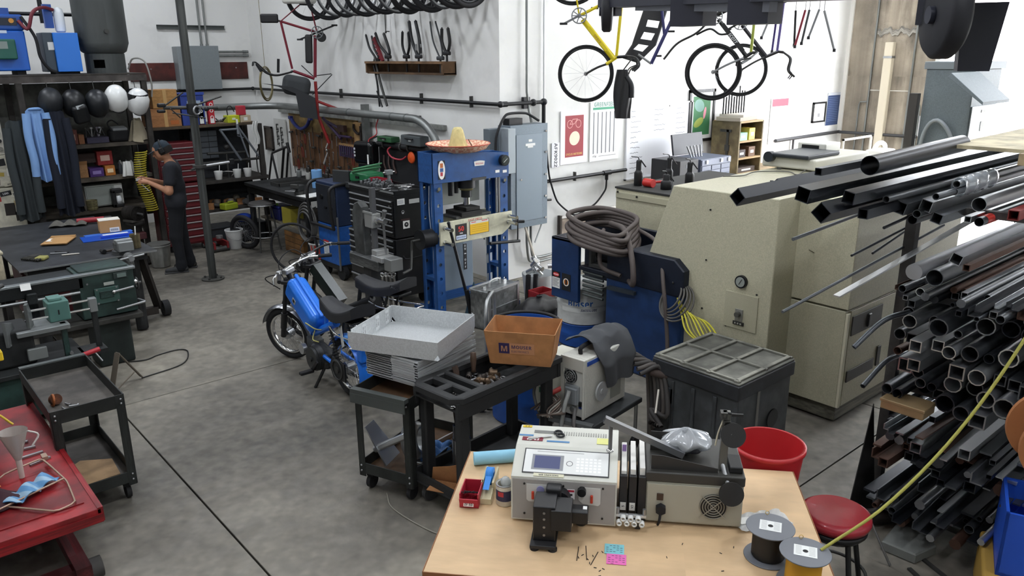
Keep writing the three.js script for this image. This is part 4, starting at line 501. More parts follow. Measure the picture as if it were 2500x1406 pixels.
// ---------- blue H-frame shop press ----------
{
const p=thing('shop_press','tall blue H-frame shop press with cream bed and gauge','press',[5.36,0,-6.98]);
const bl=M(0x1e4f8c,.45,0,{map:speck}),hw=.52;// half width outside
// beam: two plates with a deep tapered front
const plate=()=>ext([[-hw-.01,1.52],[-hw+.14,1.52],[hw-.1,1.5],[hw+.01,1.5],[hw+.01,1.77],[.15,1.8],[-hw+.2,1.84],[-hw-.01,1.84]],.014,.002);
P('beam_plate',tr(plate(),0,0,.128),bl,p);P('beam_plate',tr(plate(),0,0,-.142),bl,p);P('beam_end',bx(-hw-.012,-hw+.002,1.52,1.84,-.14,.142),bl,p);P('beam_end',bx(hw-.002,hw+.012,1.5,1.77,-.14,.142),bl,p);P('beam_web',bx(-hw,hw,1.55,1.57,-.13,.13),bl,p);
for(const sx of[-1,1])for(const sz of[-1,1]){
const holes=[];for(let y=.12;y<1.45;y+=.165)holes.push(hole(0,y,.02));
const g=ext(shape([[-.055,0],[.055,0],[.055,1.52],[-.055,1.52]],holes),.01,0,[],10);
P('post',join([tr(g,sx*(hw-.055),0,sz*.13-.005),bx(sx*(hw-.055)-.055,sx*(hw-.055)-.045,0,1.52,Math.min(sz*.13,sz*.08),Math.max(sz*.13,sz*.08)),bx(sx*(hw-.055)+.045,sx*(hw-.055)+.055,0,1.52,Math.min(sz*.13,sz*.08),Math.max(sz*.13,sz*.08))]),bl,p);
P('bolt',cyl(.022,.03,sx*(hw-.055),1.46,sz*.14,90,0,0,6),chrome,p);
}
for(const sx of[-1,1]){P('foot',bx(sx*(hw-.055)-.05,sx*(hw-.055)+.05,0,.05,-.35,.35),bl,p);P('cross_tie',bx(sx*(hw-.055)-.05,sx*(hw-.055)+.05,.42,.46,-.12,.12),bl,p);}
P('lower_tie',bx(-hw+.1,hw-.1,.1,.2,-.14,-.12),bl,p);
// bed
const cream=M(0xcfcdb4,.5,0,{map:speck}),bed=ext([[-.48,.84],[.4,.84],[.5,.9],[.55,.95],[.55,1.09],[-.48,1.09]],.02,.003);
const bp=P('bed_plate',tr(bed.clone(),0,0,.15),cream,p);P('bed_plate',tr(bed,0,0,-.17),cream,p);
for(const[x,y]of[[-.43,1.03],[-.43,.87],[.5,1.04],[.49,.97]])P('pin',[cyl(.022,.2,x,y,.22,90),cyl(.026,.02,x,y,.18,90)],chrome,p);
PS('press_block',[rbox(.3,.05,.3,.006,-.02,1.135,0),rbox(.2,.04,.24,.006,.02,1.18,0)],M(0x2d2c2a,.6,.5,{map:dirty}),p);P('press_spacer',rbox(.5,.03,.26,.006,.02,1.105,0),steelD,p);
print('bed_sticker',.16,.18,(g,W,H)=>{g.fillStyle='#141414';g.fillRect(0,0,W,H);txt(g,'50',W/2,H*.3,H*.42,'#e0332c');txt(g,'TON',W/2,H*.58,H*.12,'#fff');g.fillStyle='#c9d4e6';g.fillRect(W*.06,H*.7,W*.88,H*.25);txt(g,'BAILEIGH',W/2,H*.83,H*.15,'#16306a');},p,[-.2,.955,.175]);
print('bed_sticker',.28,.16,(g,W,H)=>{g.fillStyle='#3a2a2a';g.fillRect(0,0,W,H);g.fillStyle='#e7b81d';g.fillRect(W*.02,H*.03,W*.96,H*.94);g.fillStyle='#d8d6cc';g.fillRect(W*.02,H*.03,W*.96,H*.22);g.fillStyle='#c33';g.fillRect(W*.08,H*.1,W*.24,H*.05);g.fillRect(W*.62,H*.08,W*.3,H*.05);g.fillStyle='#9a7a10';for(let i=0;i<4;i++)g.fillRect(W*.08,H*(.36+.14*i),W*.84,H*.02);},p,[.06,.98,.175]);
print('bed_title',.34,.035,(g,W,H)=>{g.fillStyle='#cfcdb4';g.fillRect(0,0,W,H);txt(g,'SHOP PRESS',W/2,H*.55,H*1.0,'#a3211f');},p,[.0,1.073,.175]);
// ram
P('cylinder',[cyl(.11,.12,.02,1.47,0,0,0,0,24),cyl(.06,.12,.02,1.36,0,0,0,0,20)],blackM,p);P('ram_nut',lathe([[.001,0],[.075,0],[.075,.06],[.001,.06]],8,.02,1.38,0),M(0xb0a878,.35,.6),p);P('ram',cyl(.04,.14,.02,1.28,0,0,0,0,18),chrome,p);PS('spring',[bar([-.2,1.5,0],[-.2,1.34,0],.03,10),bar([-.12,1.5,0],[-.12,1.36,0],.025,10)],blackM,p);P('stripe_plate',box(.2,.03,.01,.09,1.515,.148),M(0x2a2a28,.5),p);
P('shield',rbx(-.36,.36,1.2,1.5,-.2,-.19,.003),M(0xb9beb6,.5),p);
// gauge and badges on the beam
const ga=P('gauge',[cyl(.062,.05,.44,1.69,.17,90,0,0,28)],blackM,p);P('dial',cyl(.05,.006,.44,1.69,.196,90,0,0,24),M(0x2c3430,.3),ga);P('needle',beam([.41,1.67,.201],[.465,1.71,.201],.004,.003),white,ga);
print('badge',.16,.07,(g,W,H)=>{g.fillStyle='#1e4f8c';g.fillRect(0,0,W,H);g.fillStyle='#d9d6cf';g.beginPath();g.moveTo(W*.02,H*.25);g.quadraticCurveTo(W/2,0,W*.98,H*.25);g.lineTo(W*.92,H*.95);g.lineTo(W*.08,H*.95);g.fill();txt(g,'BAILEIGH',W/2,H*.6,H*.34,'#a3202a');},p,[.1,1.69,.147],[0,0,-1]);
print('badge',.09,.2,(g,W,H)=>{g.fillStyle='#e6e2dc';g.beginPath();g.ellipse(W/2,H/2,W/2,H/2,0,0,7);g.fill();g.fillStyle='#b8642c';g.fillRect(W*.28,H*.14,W*.44,H*.24);g.fillStyle='#35558a';g.fillRect(W*.25,H*.4,W*.5,H*.2);g.fillStyle='#b23a44';g.fillRect(W*.3,H*.62,W*.36,H*.2);},p,[-.42,1.66,.147]);
PS('label_plate',[box(.06,.03,.004,.36,1.57,.145),box(.06,.03,.004,.47,1.56,.145)],white,p);
P('winch',[cyl(.1,.16,-hw-.06,.92,.06,0,0,90,24),cyl(.11,.02,-hw-.15,.92,.06,0,0,90,24)],blackM,p);P('winch_crank',[bar([-hw-.15,.92,.06],[-hw-.26,.92,.06],.014,8),beam([-hw-.26,.93,.06],[-hw-.3,.62,.08],.012,.03),bar([-hw-.3,.62,.08],[-hw-.42,.6,.1],.014,8)],steelD,p);PS('cable',[tube([[-hw+.03,1.48,.0],[-hw+.02,1.2,.0],[-hw+.01,.98,.04]],.005,12,5),tube([[-hw+.06,.4,.03],[-hw+.05,.7,.02],[-hw+.04,.9,.02]],.005,12,5)],M(0xb5b8ba,.3,.6),p);
P('crank',[bar([.15,.78,.25],[.6,.74,.25],.018,8),bar([.57,.74,.25],[.575,1.02,.25],.008,6)],blackM,p);P('pump_handle',[bar([.55,.97,.2],[.68,.96,.24],.02,8)],blackM,p);PS('relief_tube',[bar([.4,1.08,.12],[.4,1.54,.12],.015,8),bar([.36,1.1,.12],[.36,1.5,.12],.012,8)],steel,p);PS('spacer',[.25,.5,.72].map((y)=>box(.09,.12,.004,.42,y,-.1)),M(0xaab0b4,.5),p);
// things on and around the press
const so=thing('sombrero','straw sombrero with pink patterned brim on the blue press','hat',[5.28,1.85,-6.98]);
P('crown',lathe([[.001,.235],[.04,.23],[.06,.2],[.085,.1],[.115,.0],[.118,-.01],[.11,-.01],[.06,.17],[.001,.22]],28),M(0xd2c48a,.85,0,{map:speck}),so);P('brim',lathe([[.11,.0],[.22,-.03],[.31,.0],[.35,.05],[.355,.055],[.345,.06],[.3,.012],[.22,-.018],[.11,.01]],48),M(0xffffff,.85,0,{map:tex(256,(u,v)=>{const s=(Math.sin(u*25*6.283)>.3)!==(fbm(u,v,40,2)>.5);return s?[226,200,172]:[206,140,116];},1)}),so);P('band',tor(.116,.008,0,.008,0,90,0,0,28,6),M(0x9a5a44,.7),so);P('brim_edge',tor(.352,.007,0,.056,0,90,0,0,48,5),M(0xb0523f,.7),so);P('cord',tube([[.09,.1,.07],[.115,.04,.09],[.125,.01,.1]],.006,8,5),M(0x5a4030,.7),so);
one('jack_pole','black and silver jack handle pole leaning on the press','pole',[bar([5.1,0,-6.55],[4.93,1.1,-6.72],.018,10),bar([5.08,.05,-6.552],[5.05,.35,-6.59],.028,10),sph(.02,4.93,1.1,-6.72)],blackM);
const ac=thing('aluminium_case','scuffed silver aluminium case standing in front of the press','case',[5.21,0,-6.3],12);
const am=M(0x9fa2a2,.42,.75,{map:dirty});P('shell',rbx(-.26,.26,.005,.44,-.13,.13,.012),am,ac);PS('edge_trim',[bx(-.268,-.235,0,.45,.118,.138),bx(.235,.268,0,.45,.118,.138),bx(-.268,.268,.42,.45,.118,.138),bx(-.268,.268,.42,.45,-.138,-.118)],alu,ac);P('handle',tube([[-.09,.44,0],[-.07,.5,0],[.07,.5,0],[.09,.44,0]],.012,14,7),M(0xb3b4b2,.4,.5),ac);PS('latch',[box(.05,.04,.02,.18,.45,.0),box(.05,.04,.02,-.18,.45,0)],chrome,ac);P('seam',box(.53,.006,.012,0,.24,.128),alu,ac);P('label',box(.05,.03,.003,.02,.36,.132),M(0x6d7172,.5),ac);
// dark cabinet behind the press with ON / OFF switch strip
const gcb=thing('grey_cabinet','pale grey metal cabinet behind the press with a black switch strip','cabinet',[5.5,0,-7.38]);P('body',rbx(-.22,.22,0,.86,-.08,.06,.01),M(0x7f8d99,.5,.2),gcb);print('switch_strip',.05,.32,(g,W,H)=>{g.fillStyle='#101012';g.fillRect(0,0,W,H);for(const[s,y]of[['O',.08],['N',.2],['O',.62],['F',.76],['F',.9]])txt(g,s,W/2,H*y,W*.7,'#e8e8e8');g.fillStyle='#e8e8e8';g.fillRect(W*.2,H*.36,W*.6,H*.04);},gcb,[.1,.5,.062]);
const em=thing('emergency_stop','small red emergency stop button on the wall behind the press','switch',[6.05,.62,-7.42]);P('plate',box(.09,.12,.03),white,em);P('button',cyl(.035,.05,0,0,.03,90),M(0xb5202a,.4),em);P('stalk',bar([0,0,-.015],[0,0,-.085],.012,6),steelD,em);
const pl=thing('teal_cone','dark teal cloth cone leaning at the foot of the press','cloth',[5.16,0,-6.6]);P('cloth',sheet((u,v)=>{const a=u*6.283;return[.13*(1-v)*Math.cos(a),.42*v,.1*(1-v)*Math.sin(a)+.02*Math.sin(4*a)*(1-v)];},24,8,.004),M(0x23404c,.85),pl);
// arbor press on its stand, wrenches hanging below
const a=thing('arbor_press','cast grey arbor press on a pedestal before the black chest','arbor press',[4.42,0,-7.42]);
const cg=M(0x6a6c6b,.55,.5,{map:dirty});
P('stand',[bx(-.06,.06,0,.56,-.18,-.02),bx(-.14,.14,0,.02,-.3,.2)],M(0x2b2c2d,.6,.4),a);P('base',rbx(-.1,.1,.56,.68,-.42,.2,.015),cg,a);
P('frame',tr(ext([[-.1,.66],[.1,.66],[.08,1.02],[.1,1.1],[.08,1.22],[.0,1.27],[-.08,1.24],[-.13,1.14],[-.12,.9]].map(([u,v])=>[u,v]),.07,.012),.035,0,-.25,0,-90),cg,a);P('head',[rbox(.12,.16,.16,.01,0,1.1,-.02),box(.02,.02,.18,-.06,1.19,-.02)],M(0x9a9b98,.5,.5),a);P('ram',box(.05,.78,.055,0,1.07,0),M(0x77787a,.4,.7),a);P('pinion',[cyl(.035,.3,0,1.1,-.02,90),cyl(.03,.2,.0,1.12,.14,90)],chrome,a);P('lever',[bar([0,1.1,.2],[.05,.72,.14],.014,8),bar([0,1.1,.18],[0,1.24,.24],.02,10,.026)],M(0x8c8d8d,.4,.7),a);P('table_block',[rbox(.18,.06,.22,.008,0,.7,.16),rbox(.16,.06,.1,.006,0,.76,.1)],M(0xa5a6a4,.5,.5),a);P('anvil',rbox(.16,.14,.14,.01,.02,.66,.33),M(0x8f918f,.45,.6),a);
for(let i=0;i<4;i++){const s=i?dup(scene.getObjectByName('long_spanner')):thing('long_spanner','long steel spanner hanging below the arbor press','spanner',[0,0,0],0,'spanners hung under the arbor press');if(!i){P('shank',box(.02,.34,.008,0,-.2,0),chrome,s);P('ring_end',tor(.02,.007,0,-.01,0,0,0,0,14,5),chrome,s);P('open_end',tor(.022,.008,0,-.39,0,0,0,60,12,5,4.4),chrome,s);}s.position.set(4.34+.035*i,.55,-7.17+.02*i);s.rotation.set(0,-.9,.04*i);}
}
// ---------- floor pole ----------
{
const p=thing('floor_pole','tall steel pole bolted to the floor beside the person','pole',[3.575,0,-10.2]);
P('tube',cyl(.05,6.2,0,3.1,0,0,0,0,20),M(0x5d605e,.55,.5,{map:dirty}),p);P('flange',[cyl(.145,.018,0,.009,0,0,0,0,28)],M(0x4a4a46,.6,.5),p);for(let i=0;i<4;i++)P('bolt',cyl(.014,.025,.11*Math.cos(i*1.57+.8),.03,.11*Math.sin(i*1.57+.8),0,0,0,6),steelD,p);
const a=thing('repair_clamp','cluttered black and silver bicycle repair clamp high on the pole','clamp',[3.575,2.22,-10.2],0);
P('collar',cyl(.07,.12,0,0,0,0,0,0,18),blackM,a);P('arm',bar([-.32,.02,-.1],[.3,0,.05],.022,10),steelD,a);PS('jaw',[rbox(.09,.05,.07,.015,-.34,.05,-.1),rbox(.09,.04,.07,.015,-.35,-.02,-.1)],blackM,a);PS('rod',[bar([-.3,.05,-.08],[-.1,.2,.02],.01,7),bar([-.25,-.04,.0],[.12,-.12,.08],.009,7),bar([.05,.05,.05],[.34,.14,.1],.012,7),bar([-.18,-.1,.05],[-.3,.02,.1],.008,6)],steelD,a);P('crank',bar([.1,0,.06],[.1,.0,.2],.01,7),steel,a);P('knob',sph(.03,.1,0,.2),blackM,a);P('hub_ring',tor(.05,.014,.02,-.02,.09,0,20,0,18,6),steel,a);
const b=thing('pole_tool_tray','small round steel collar clamp lower on the pole','clamp',[3.575,1.5,-10.2]);P('collar',cyl(.085,.035,0,0,0,0,0,0,22),steelD,b);P('arm',bar([.05,0,.02],[.36,.03,.1],.018,9),steel,b);P('bolt',bar([-.08,-.02,.05],[-.14,-.02,.1],.014,7),steelD,b);P('jaw',rbox(.06,.08,.05,.01,.38,.03,.1),blackM,b);
}
// ---------- steel plate work table ----------
{
const t=thing('plate_table','long work table with black steel plate top','table',[0,0,0]);
const pm=M(0x35373a,.55,.35,{map:dirty});
P('plate',uvm(rbx(1.17,2.43,.885,.9,-10.95,-8.5,.002)),pm,t);P('plate_edge',uvm(bx(1.17,2.43,.884,.9,-8.5,-8.494)),M(0x9b9d9c,.4,.7),t,'bright worn steel edge');PS('skirt',[bx(1.25,2.36,.8,.884,-8.66,-8.6),bx(1.25,2.36,.8,.884,-10.86,-10.8),bx(1.25,1.31,.8,.884,-10.8,-8.66),bx(2.3,2.36,.8,.884,-10.8,-8.66)],M(0x2c2d2e,.6,.4),t);
P('leg',cyl(.06,.78,2.24,.41,-8.72,0,0,0,20),M(0x3b3c3d,.55,.5,{map:dirty}),t);P('leg',cyl(.06,.78,1.32,.41,-8.72,0,0,0,18),M(0x3b3c3d,.55,.5),t);P('leg',cyl(.06,.78,2.24,.41,-10.7,0,0,0,18),M(0x3b3c3d,.55,.5),t);P('leg',cyl(.06,.78,1.32,.41,-10.7,0,0,0,18),M(0x3b3c3d,.55,.5),t);
P('brace',beam([2.33,.8,-8.75],[2.52,.12,-9.05],.07,.07),M(0x332d29,.7,.3,{map:dirty}),t);P('brace',beam([1.4,.12,-9.0],[2.5,.1,-9.02],.08,.08),M(0x332d29,.7,.3),t);P('caster',[cyl(.09,.07,2.6,.09,-9.06,0,0,90,22),cyl(.03,.09,2.6,.09,-9.06,0,0,90,10)],rubber,t);P('shelf_panel',uvm(bx(1.3,2.3,.25,.27,-10.7,-8.8)),M(0x3a3430,.8,0,{map:dirty}),t);
const rc=thing('red_cabinet','dark red cabinet under the plate table','cabinet',[1.45,.27,-9.2]);P('body',rbx(-.2,.3,0,.48,-.3,.25,.01),M(0x4a171a,.6,0,{map:speck}),rc);PS('drawer',[.02,.18,.33].map((y)=>rbx(-.19,.29,y,y+.13,.25,.262,.003)),M(0x53191d,.5),rc);
for(let i=0;i<7;i++)one('steel_plate_scrap','bent scrap of grey sheet steel on the shelf under the plate table','scrap',[box(rr(.15,.3),.006,rr(.1,.2),0,.01,0),box(.006,rr(.06,.14),.1,.08,.06,0)],pick([steel,galv,steelD]),[1.9+rr(-.02,.3),.272,-9.0-.25*i],rr(-60,60),'scrap under the plate table');
const put=(name,label,cat,f,pos,turn=0,g)=>{const o=thing(name,label,cat,[pos[0],pos[1],pos[2]],turn,g);f(o);return o;};
put('kraft_envelope','brown kraft envelope with white label on the plate table','envelope',(o)=>{P('body',sheet((u,v)=>[(u-.5)*.26,.012+.02*Math.sin(u*3.1)*Math.sin(v*3.1),(v-.5)*.38],12,12,.01),M(0xa9814f,.8),o);P('label',tr(new THREE.BoxGeometry(.1,.002,.14),-.05,.034,.03),white,o);P('flap',tr(new THREE.BoxGeometry(.25,.004,.06),0,.03,-.16,8),M(0x96703f,.8),o);},[1.75,.9,-9.62],-28);
put('small_carton','small tan carton with white top and barcode on the plate table','carton',(o)=>{P('body',rbx(-.11,.11,0,.14,-.09,.09,.004),M(0xb58a58,.8),o);P('top',box(.22,.004,.18,0,.142,0),M(0xcfcbc0,.7),o);print('label',.1,.05,(g,W,H)=>{g.fillStyle='#e8e8e4';g.fillRect(0,0,W,H);g.fillStyle='#333';for(let i=0;i<22;i++)g.fillRect(W*(.1+.036*i),H*.25,W*(i%3?.012:.022),H*.5);},o,[.04,.03,.0912]);},[2.31,.918,-9.75],-8);
put('blue_panel','blue plastic sheet lying on the plate table under the small carton','plastic sheet',(o)=>{P('sheet',rbx(-.28,.26,0,.012,-.13,.15,.004),M(0x1f4fb2,.25),o);P('fold',tr(new THREE.BoxGeometry(.5,.004,.1),.02,.014,-.16,0,4),M(0x3f6fc8,.25),o);},[2.23,.9,-9.5],-6);
put('blue_rule','blue and white folded case on the blue plastic sheet','case',(o)=>{P('body',rbx(-.15,.15,0,.03,-.03,.03,.005),M(0x1c47c0,.3),o);P('top',rbx(-.13,.13,.03,.036,-.025,.02,.003),M(0xd5dbe6,.4),o);},[2.28,.912,-9.42],-4);
put('tin_can','rusty open tin can with brush at the plate table corner','tin',(o)=>{P('shell',lathe([[.001,.003],[.05,.003],[.052,.15],[.048,.15],[.046,.01],[.001,.01]],22),M(0x8b7f60,.5,.4,{map:dirty}),o);P('brush',bar([0,.02,0],[.02,.23,-.01],.006,6),white,o);P('contents',cyl(.044,.1,0,.055,0),M(0x6f6342,.8),o);},[2.3,.9,-8.75]);
put('hammer','ball hammer lying beside the vise on the plate table','hammer',(o)=>{P('handle',bar([-.06,.02,0],[.3,.018,0],.013,8),M(0x3b3028,.6),o);P('head',[cyl(.022,.06,-.08,.025,0,90),sph(.024,-.08,.025,-.04)],blackM,o);},[2.05,.9,-8.72],6);
put('work_gloves','pair of yellow and black work gloves on the plate table','gloves',(o)=>{for(const s of[0,1]){P('palm',rbox(.1,.035,.12,.017,s*.12,.018,s*.03,0,25*s),s?M(0x8e8a4e,.9):M(0x2b2a27,.9),o);PS('finger',[0,1,2,3].map((i)=>tube([[s*.12-.036+.024*i,.018,.05],[s*.12-.04+.026*i,.02,.09],[s*.12-.045+.028*i,.013,.12]],.011,8,6)),M(0x26251f,.9),o);}},[1.4,.9,-8.98],-60);
for(const[x,z,t2,c,l]of[[1.62,-9.02,60,0x8d8f92,'silver scriber lying by the gloves on the plate table'],[1.7,-8.88,75,0xc7c2b8,'white pencil lying on the plate table by the gloves'],[1.66,-9.06,40,0x2a2a2c,'black marker lying by the gloves on the plate table']])one('pen',l,'pen',[bar([0,.008,-.08],[0,.008,.07],.007,7),bar([0,.008,.07],[0,.008,.085],.007,7,.001)],M(c,.5),[x,.9,z],t2);
put('oily_rags','grey oily rags and clamps heaped at the far side of the plate table','rags',(o)=>{P('rag',sheet((u,v)=>[(u-.5)*.4,.01+.05*Math.abs(Math.sin(u*9)*Math.sin(v*6)),(v-.5)*.22],22,12,.006),M(0x54524c,.9),o);},[2.05,.9,-10.52],-20);
put('red_grinder','red handled angle grinder at the far side of the plate table','grinder',(o)=>{P('body',[bar([-.2,.04,0],[.1,.045,0],.032,12)],M(0x8f1d28,.5),o);P('head',rbox(.09,.06,.07,.015,.14,.045,0),M(0x2b2b2d,.5),o);P('disc',cyl(.06,.006,.15,.012,0),steelD,o);},[2.33,.9,-10.45],-20);
const v=thing('machinist_vise','grey machinist vise on the front corner of the plate table','vise',[2.12,.9,-8.5]);
const vm=M(0x7b7e7e,.45,.5,{map:dirty});P('base',cyl(.09,.03,0,.015,-.12,0,0,0,24),vm,v);P('body',[rbox(.12,.09,.2,.02,0,.075,-.1),rbox(.1,.14,.1,.02,0,-.06,.06)],vm,v);P('fixed_jaw',rbox(.16,.05,.03,.006,0,.14,-.03),M(0x9fa2a2,.35,.7),v);P('moving_jaw',[rbox(.15,.1,.06,.01,0,.1,.05),rbox(.16,.03,.03,.006,0,.15,.02)],M(0x8a8d8d,.4,.6),v);P('screw',[cyl(.045,.06,0,.0,.12,90,0,0,20),cyl(.028,.12,0,.0,.16,90,0,0,16)],M(0x9b9d9d,.35,.7),v);P('handle',bar([-.13,.0,.19],[.13,.02,.19],.01,8),steel,v);
one('cream_container','cream printed container at the end of the plate table','container',[rbx(-.15,.1,0,.42,-.2,.15,.02),rbx(-.16,.11,.42,.45,-.21,.16,.01),bx(.0,.08,.1,.13,.15,.153),bx(.0,.07,.06,.08,.15,.153)],M(0xb9b097,.6,0,{map:speck}),[1.0,.6,-8.95]);
one('container_stand','dark stand under the cream container','stand',[rbx(-.2,.12,.56,.6,-.25,.2,.01),bx(-.18,-.12,0,.56,-.2,-.14),bx(.05,.1,0,.56,-.2,-.14),bx(-.18,-.12,0,.56,.1,.16),bx(.05,.1,0,.56,.1,.16)],M(0x2b2725,.8),[1.0,0,-8.95]);
}
// ---------- long green saw / feed machine in front of the plate table ----------
{
const gr=M(0x2e4640,.5,.2,{map:dirty}),dk=M(0x24292a,.6,.4,{map:dirty}),z=-7.75;
const m=thing('green_feed_machine','long dark green lathe with gearbox and front rails','lathe',[0,0,0]);
P('bed',uvm(rbx(.1,1.55,.82,.93,-8.15,z,.01)),dk,m);P('bed_way',rbx(.1,2.0,.93,.955,z-.06,z+.01,.006),M(0x8f9494,.35,.7),m);P('gearbox',uvm(rbx(1.5,1.98,.52,.95,-8.15,z,.012)),gr,m);P('gearbox_top',rbx(1.53,1.95,.95,.97,-8.12,z-.05,.008),gr,m);
P('cover_plate',rbx(1.62,1.83,.65,.8,z,z+.016,.006),M(0x35514a,.5,.2),m);P('cover_inner',rbx(1.66,1.78,.7,.77,z+.016,z+.026,.004),gr,m);P('control_panel',rbx(1.8,1.92,.86,.92,z,z+.01,.004),M(0x1f2b29,.5),m);P('control_plate',rbx(1.83,1.91,.872,.91,z+.01,z+.014,.002),M(0x5f6d68,.4),m);P('maker_plate',rbx(1.71,1.8,.815,.845,z,z+.006,.002),M(0xa9ada6,.4,.4),m);
const scr=[];for(const[x,y]of[[1.64,.79],[1.81,.79],[1.64,.66],[1.81,.66],[1.57,.86],[1.57,.6],[1.6,.72]])scr.push(cyl(.009,.01,x,y,z+.018,90,0,0,8));PS('screw',scr,steel,m);
PS('lever',[bar([1.78,.75,z+.03],[1.95,.775,z+.06],.012,8),bar([1.78,.575,z+.03],[2.04,.6,z+.03],.012,8),bar([2.04,.6,z+.03],[2.0,.61,z-.06],.012,8)],steel,m);PS('knob',[sph(.018,1.78,.75,z+.03),sph(.022,1.99,.8,z-.02)],chrome,m);P('handwheel',[tor(.05,.01,2.02,.76,z-.1,0,90),bar([2.0,.76,z-.15],[2.0,.76,z-.05],.008,6),bar([1.97,.76,z-.1],[2.06,.76,z-.1],.014,8)],steelD,m);
P('feed_rod',bar([.6,.8,z+.03],[1.5,.8,z+.03],.014,10),M(0xa8abab,.3,.8),m);P('lower_tray',uvm(rbx(.2,2.0,.46,.51,-8.2,z+.06,.01)),M(0x3c3b37,.7,.3,{map:dirty}),m);P('rod_bracket',[rbox(.08,.1,.06,.01,1.12,.82,z+.03),rbox(.06,.08,.06,.01,.68,.8,z+.03)],dk,m);P('paper_tag',box(.08,.06,.004,1.09,.93,z+.015,-20),white,m);
for(const x of[.5,1.75])P('pedestal',uvm(rbx(x-.16,x+.16,0,.46,-8.15,z-.08,.02)),M(0x25302e,.6,.2,{map:dirty}),m);PS('column',[bx(1.1,1.2,.51,.82,-8.1,-8.0),bx(.3,.5,.51,.82,-8.1,-7.95)],dk,m);
}
{
const gr=M(0x2f4b45,.5,.2,{map:dirty}),dk=M(0x272a2a,.65,.3,{map:dirty});
const m=thing('metal_bandsaw','low green metal bandsaw with vise jaws and red handle','bandsaw',[0,0,0]);
P('base',uvm(rbx(.3,1.29,.06,.45,-7.45,-6.9,.015)),gr,m);P('base_pan',uvm(rbx(.25,1.33,.43,.47,-7.5,-6.85,.008)),dk,m);P('saw_body',uvm(rbx(.55,.98,.47,.78,-7.35,-7.0,.03)),dk,m);P('vise_bed',rbx(.86,1.24,.72,.76,-7.3,-6.95,.006),M(0x7c807f,.45,.5),m);P('clutch_block',rbx(1.12,1.28,.76,.93,-7.25,-7.07,.012),M(0x4b7068,.5,.2),m,'teal cast block');P('block_cap',rbx(1.14,1.24,.93,.955,-7.22,-7.1,.006),M(0x557a72,.5),m);P('slot',bx(1.19,1.2,.82,.86,-7.07,-7.066),black,m);
PS('guide_rod',[bar([.95,.88,-7.12],[1.45,.88,-7.12],.01,8),bar([.95,.81,-7.1],[1.45,.81,-7.1],.01,8)],chrome,m);P('rod_block',rbox(.06,.12,.06,.006,1.46,.84,-7.11),M(0x8c8f8f,.4,.6),m);P('rod_support',bx(1.44,1.48,.47,.8,-7.13,-7.09),dk,m);P('pan_arm',bx(1.3,1.5,.43,.47,-7.2,-7.0),dk,m);
P('vise_jaw',tr(ext([[0,0],[.12,0],[.12,.12],[.06,.22],[0,.22]],.02,.003),.95,.74,-7.02,0,70),M(0x5d6160,.5,.5),m);P('vise_jaw',tr(ext([[0,0],[.16,0],[.1,.17],[0,.2]],.02,.003),.78,.66,-6.98,0,55),M(0x6a6e6d,.5,.5),m);P('support_leg',bx(1.18,1.22,.47,.76,-7.05,-7.0),gr,m);PS('bolt',[cyl(.014,.02,1.2,.74,-6.99,90),cyl(.014,.02,1.22,.5,-6.99,90)],steel,m);P('switch_box',rbox(.14,.1,.04,.01,.98,.56,-6.98),M(0x6c706e,.5),m);
P('handle',[bar([1.29,.48,-6.93],[1.42,.5,-6.93],.02,12)],M(0xb0202c,.4),m,'red rubber handle');P('handle_rod',bar([1.38,.48,-6.93],[1.42,.4,-6.9],.008,6),steel,m);PS('foot',[bx(.32,.42,0,.06,-7.42,-6.93),bx(1.15,1.25,0,.06,-7.42,-6.93)],dk,m);
one('angle_bracket','rusty bent steel angle leaning beside the bandsaw on the floor','bracket',[beam([1.5,.004,-7.15],[1.62,.32,-7.25],.05,.008),beam([1.62,.32,-7.25],[1.8,.02,-7.3],.05,.008),bar([1.5,.004,-7.1],[1.72,.12,-7.2],.006,6)],M(0x6e6559,.6,.4));
one('floor_chain','dark wire lying on the floor by the table leg','wire',tube([[1.7,.008,-7.9],[1.95,.008,-7.75],[2.1,.008,-7.8],[2.3,.008,-7.82],[2.36,.008,-7.7],[2.2,.008,-7.4],[1.8,.008,-7.3]],.006,40,5),black);
}
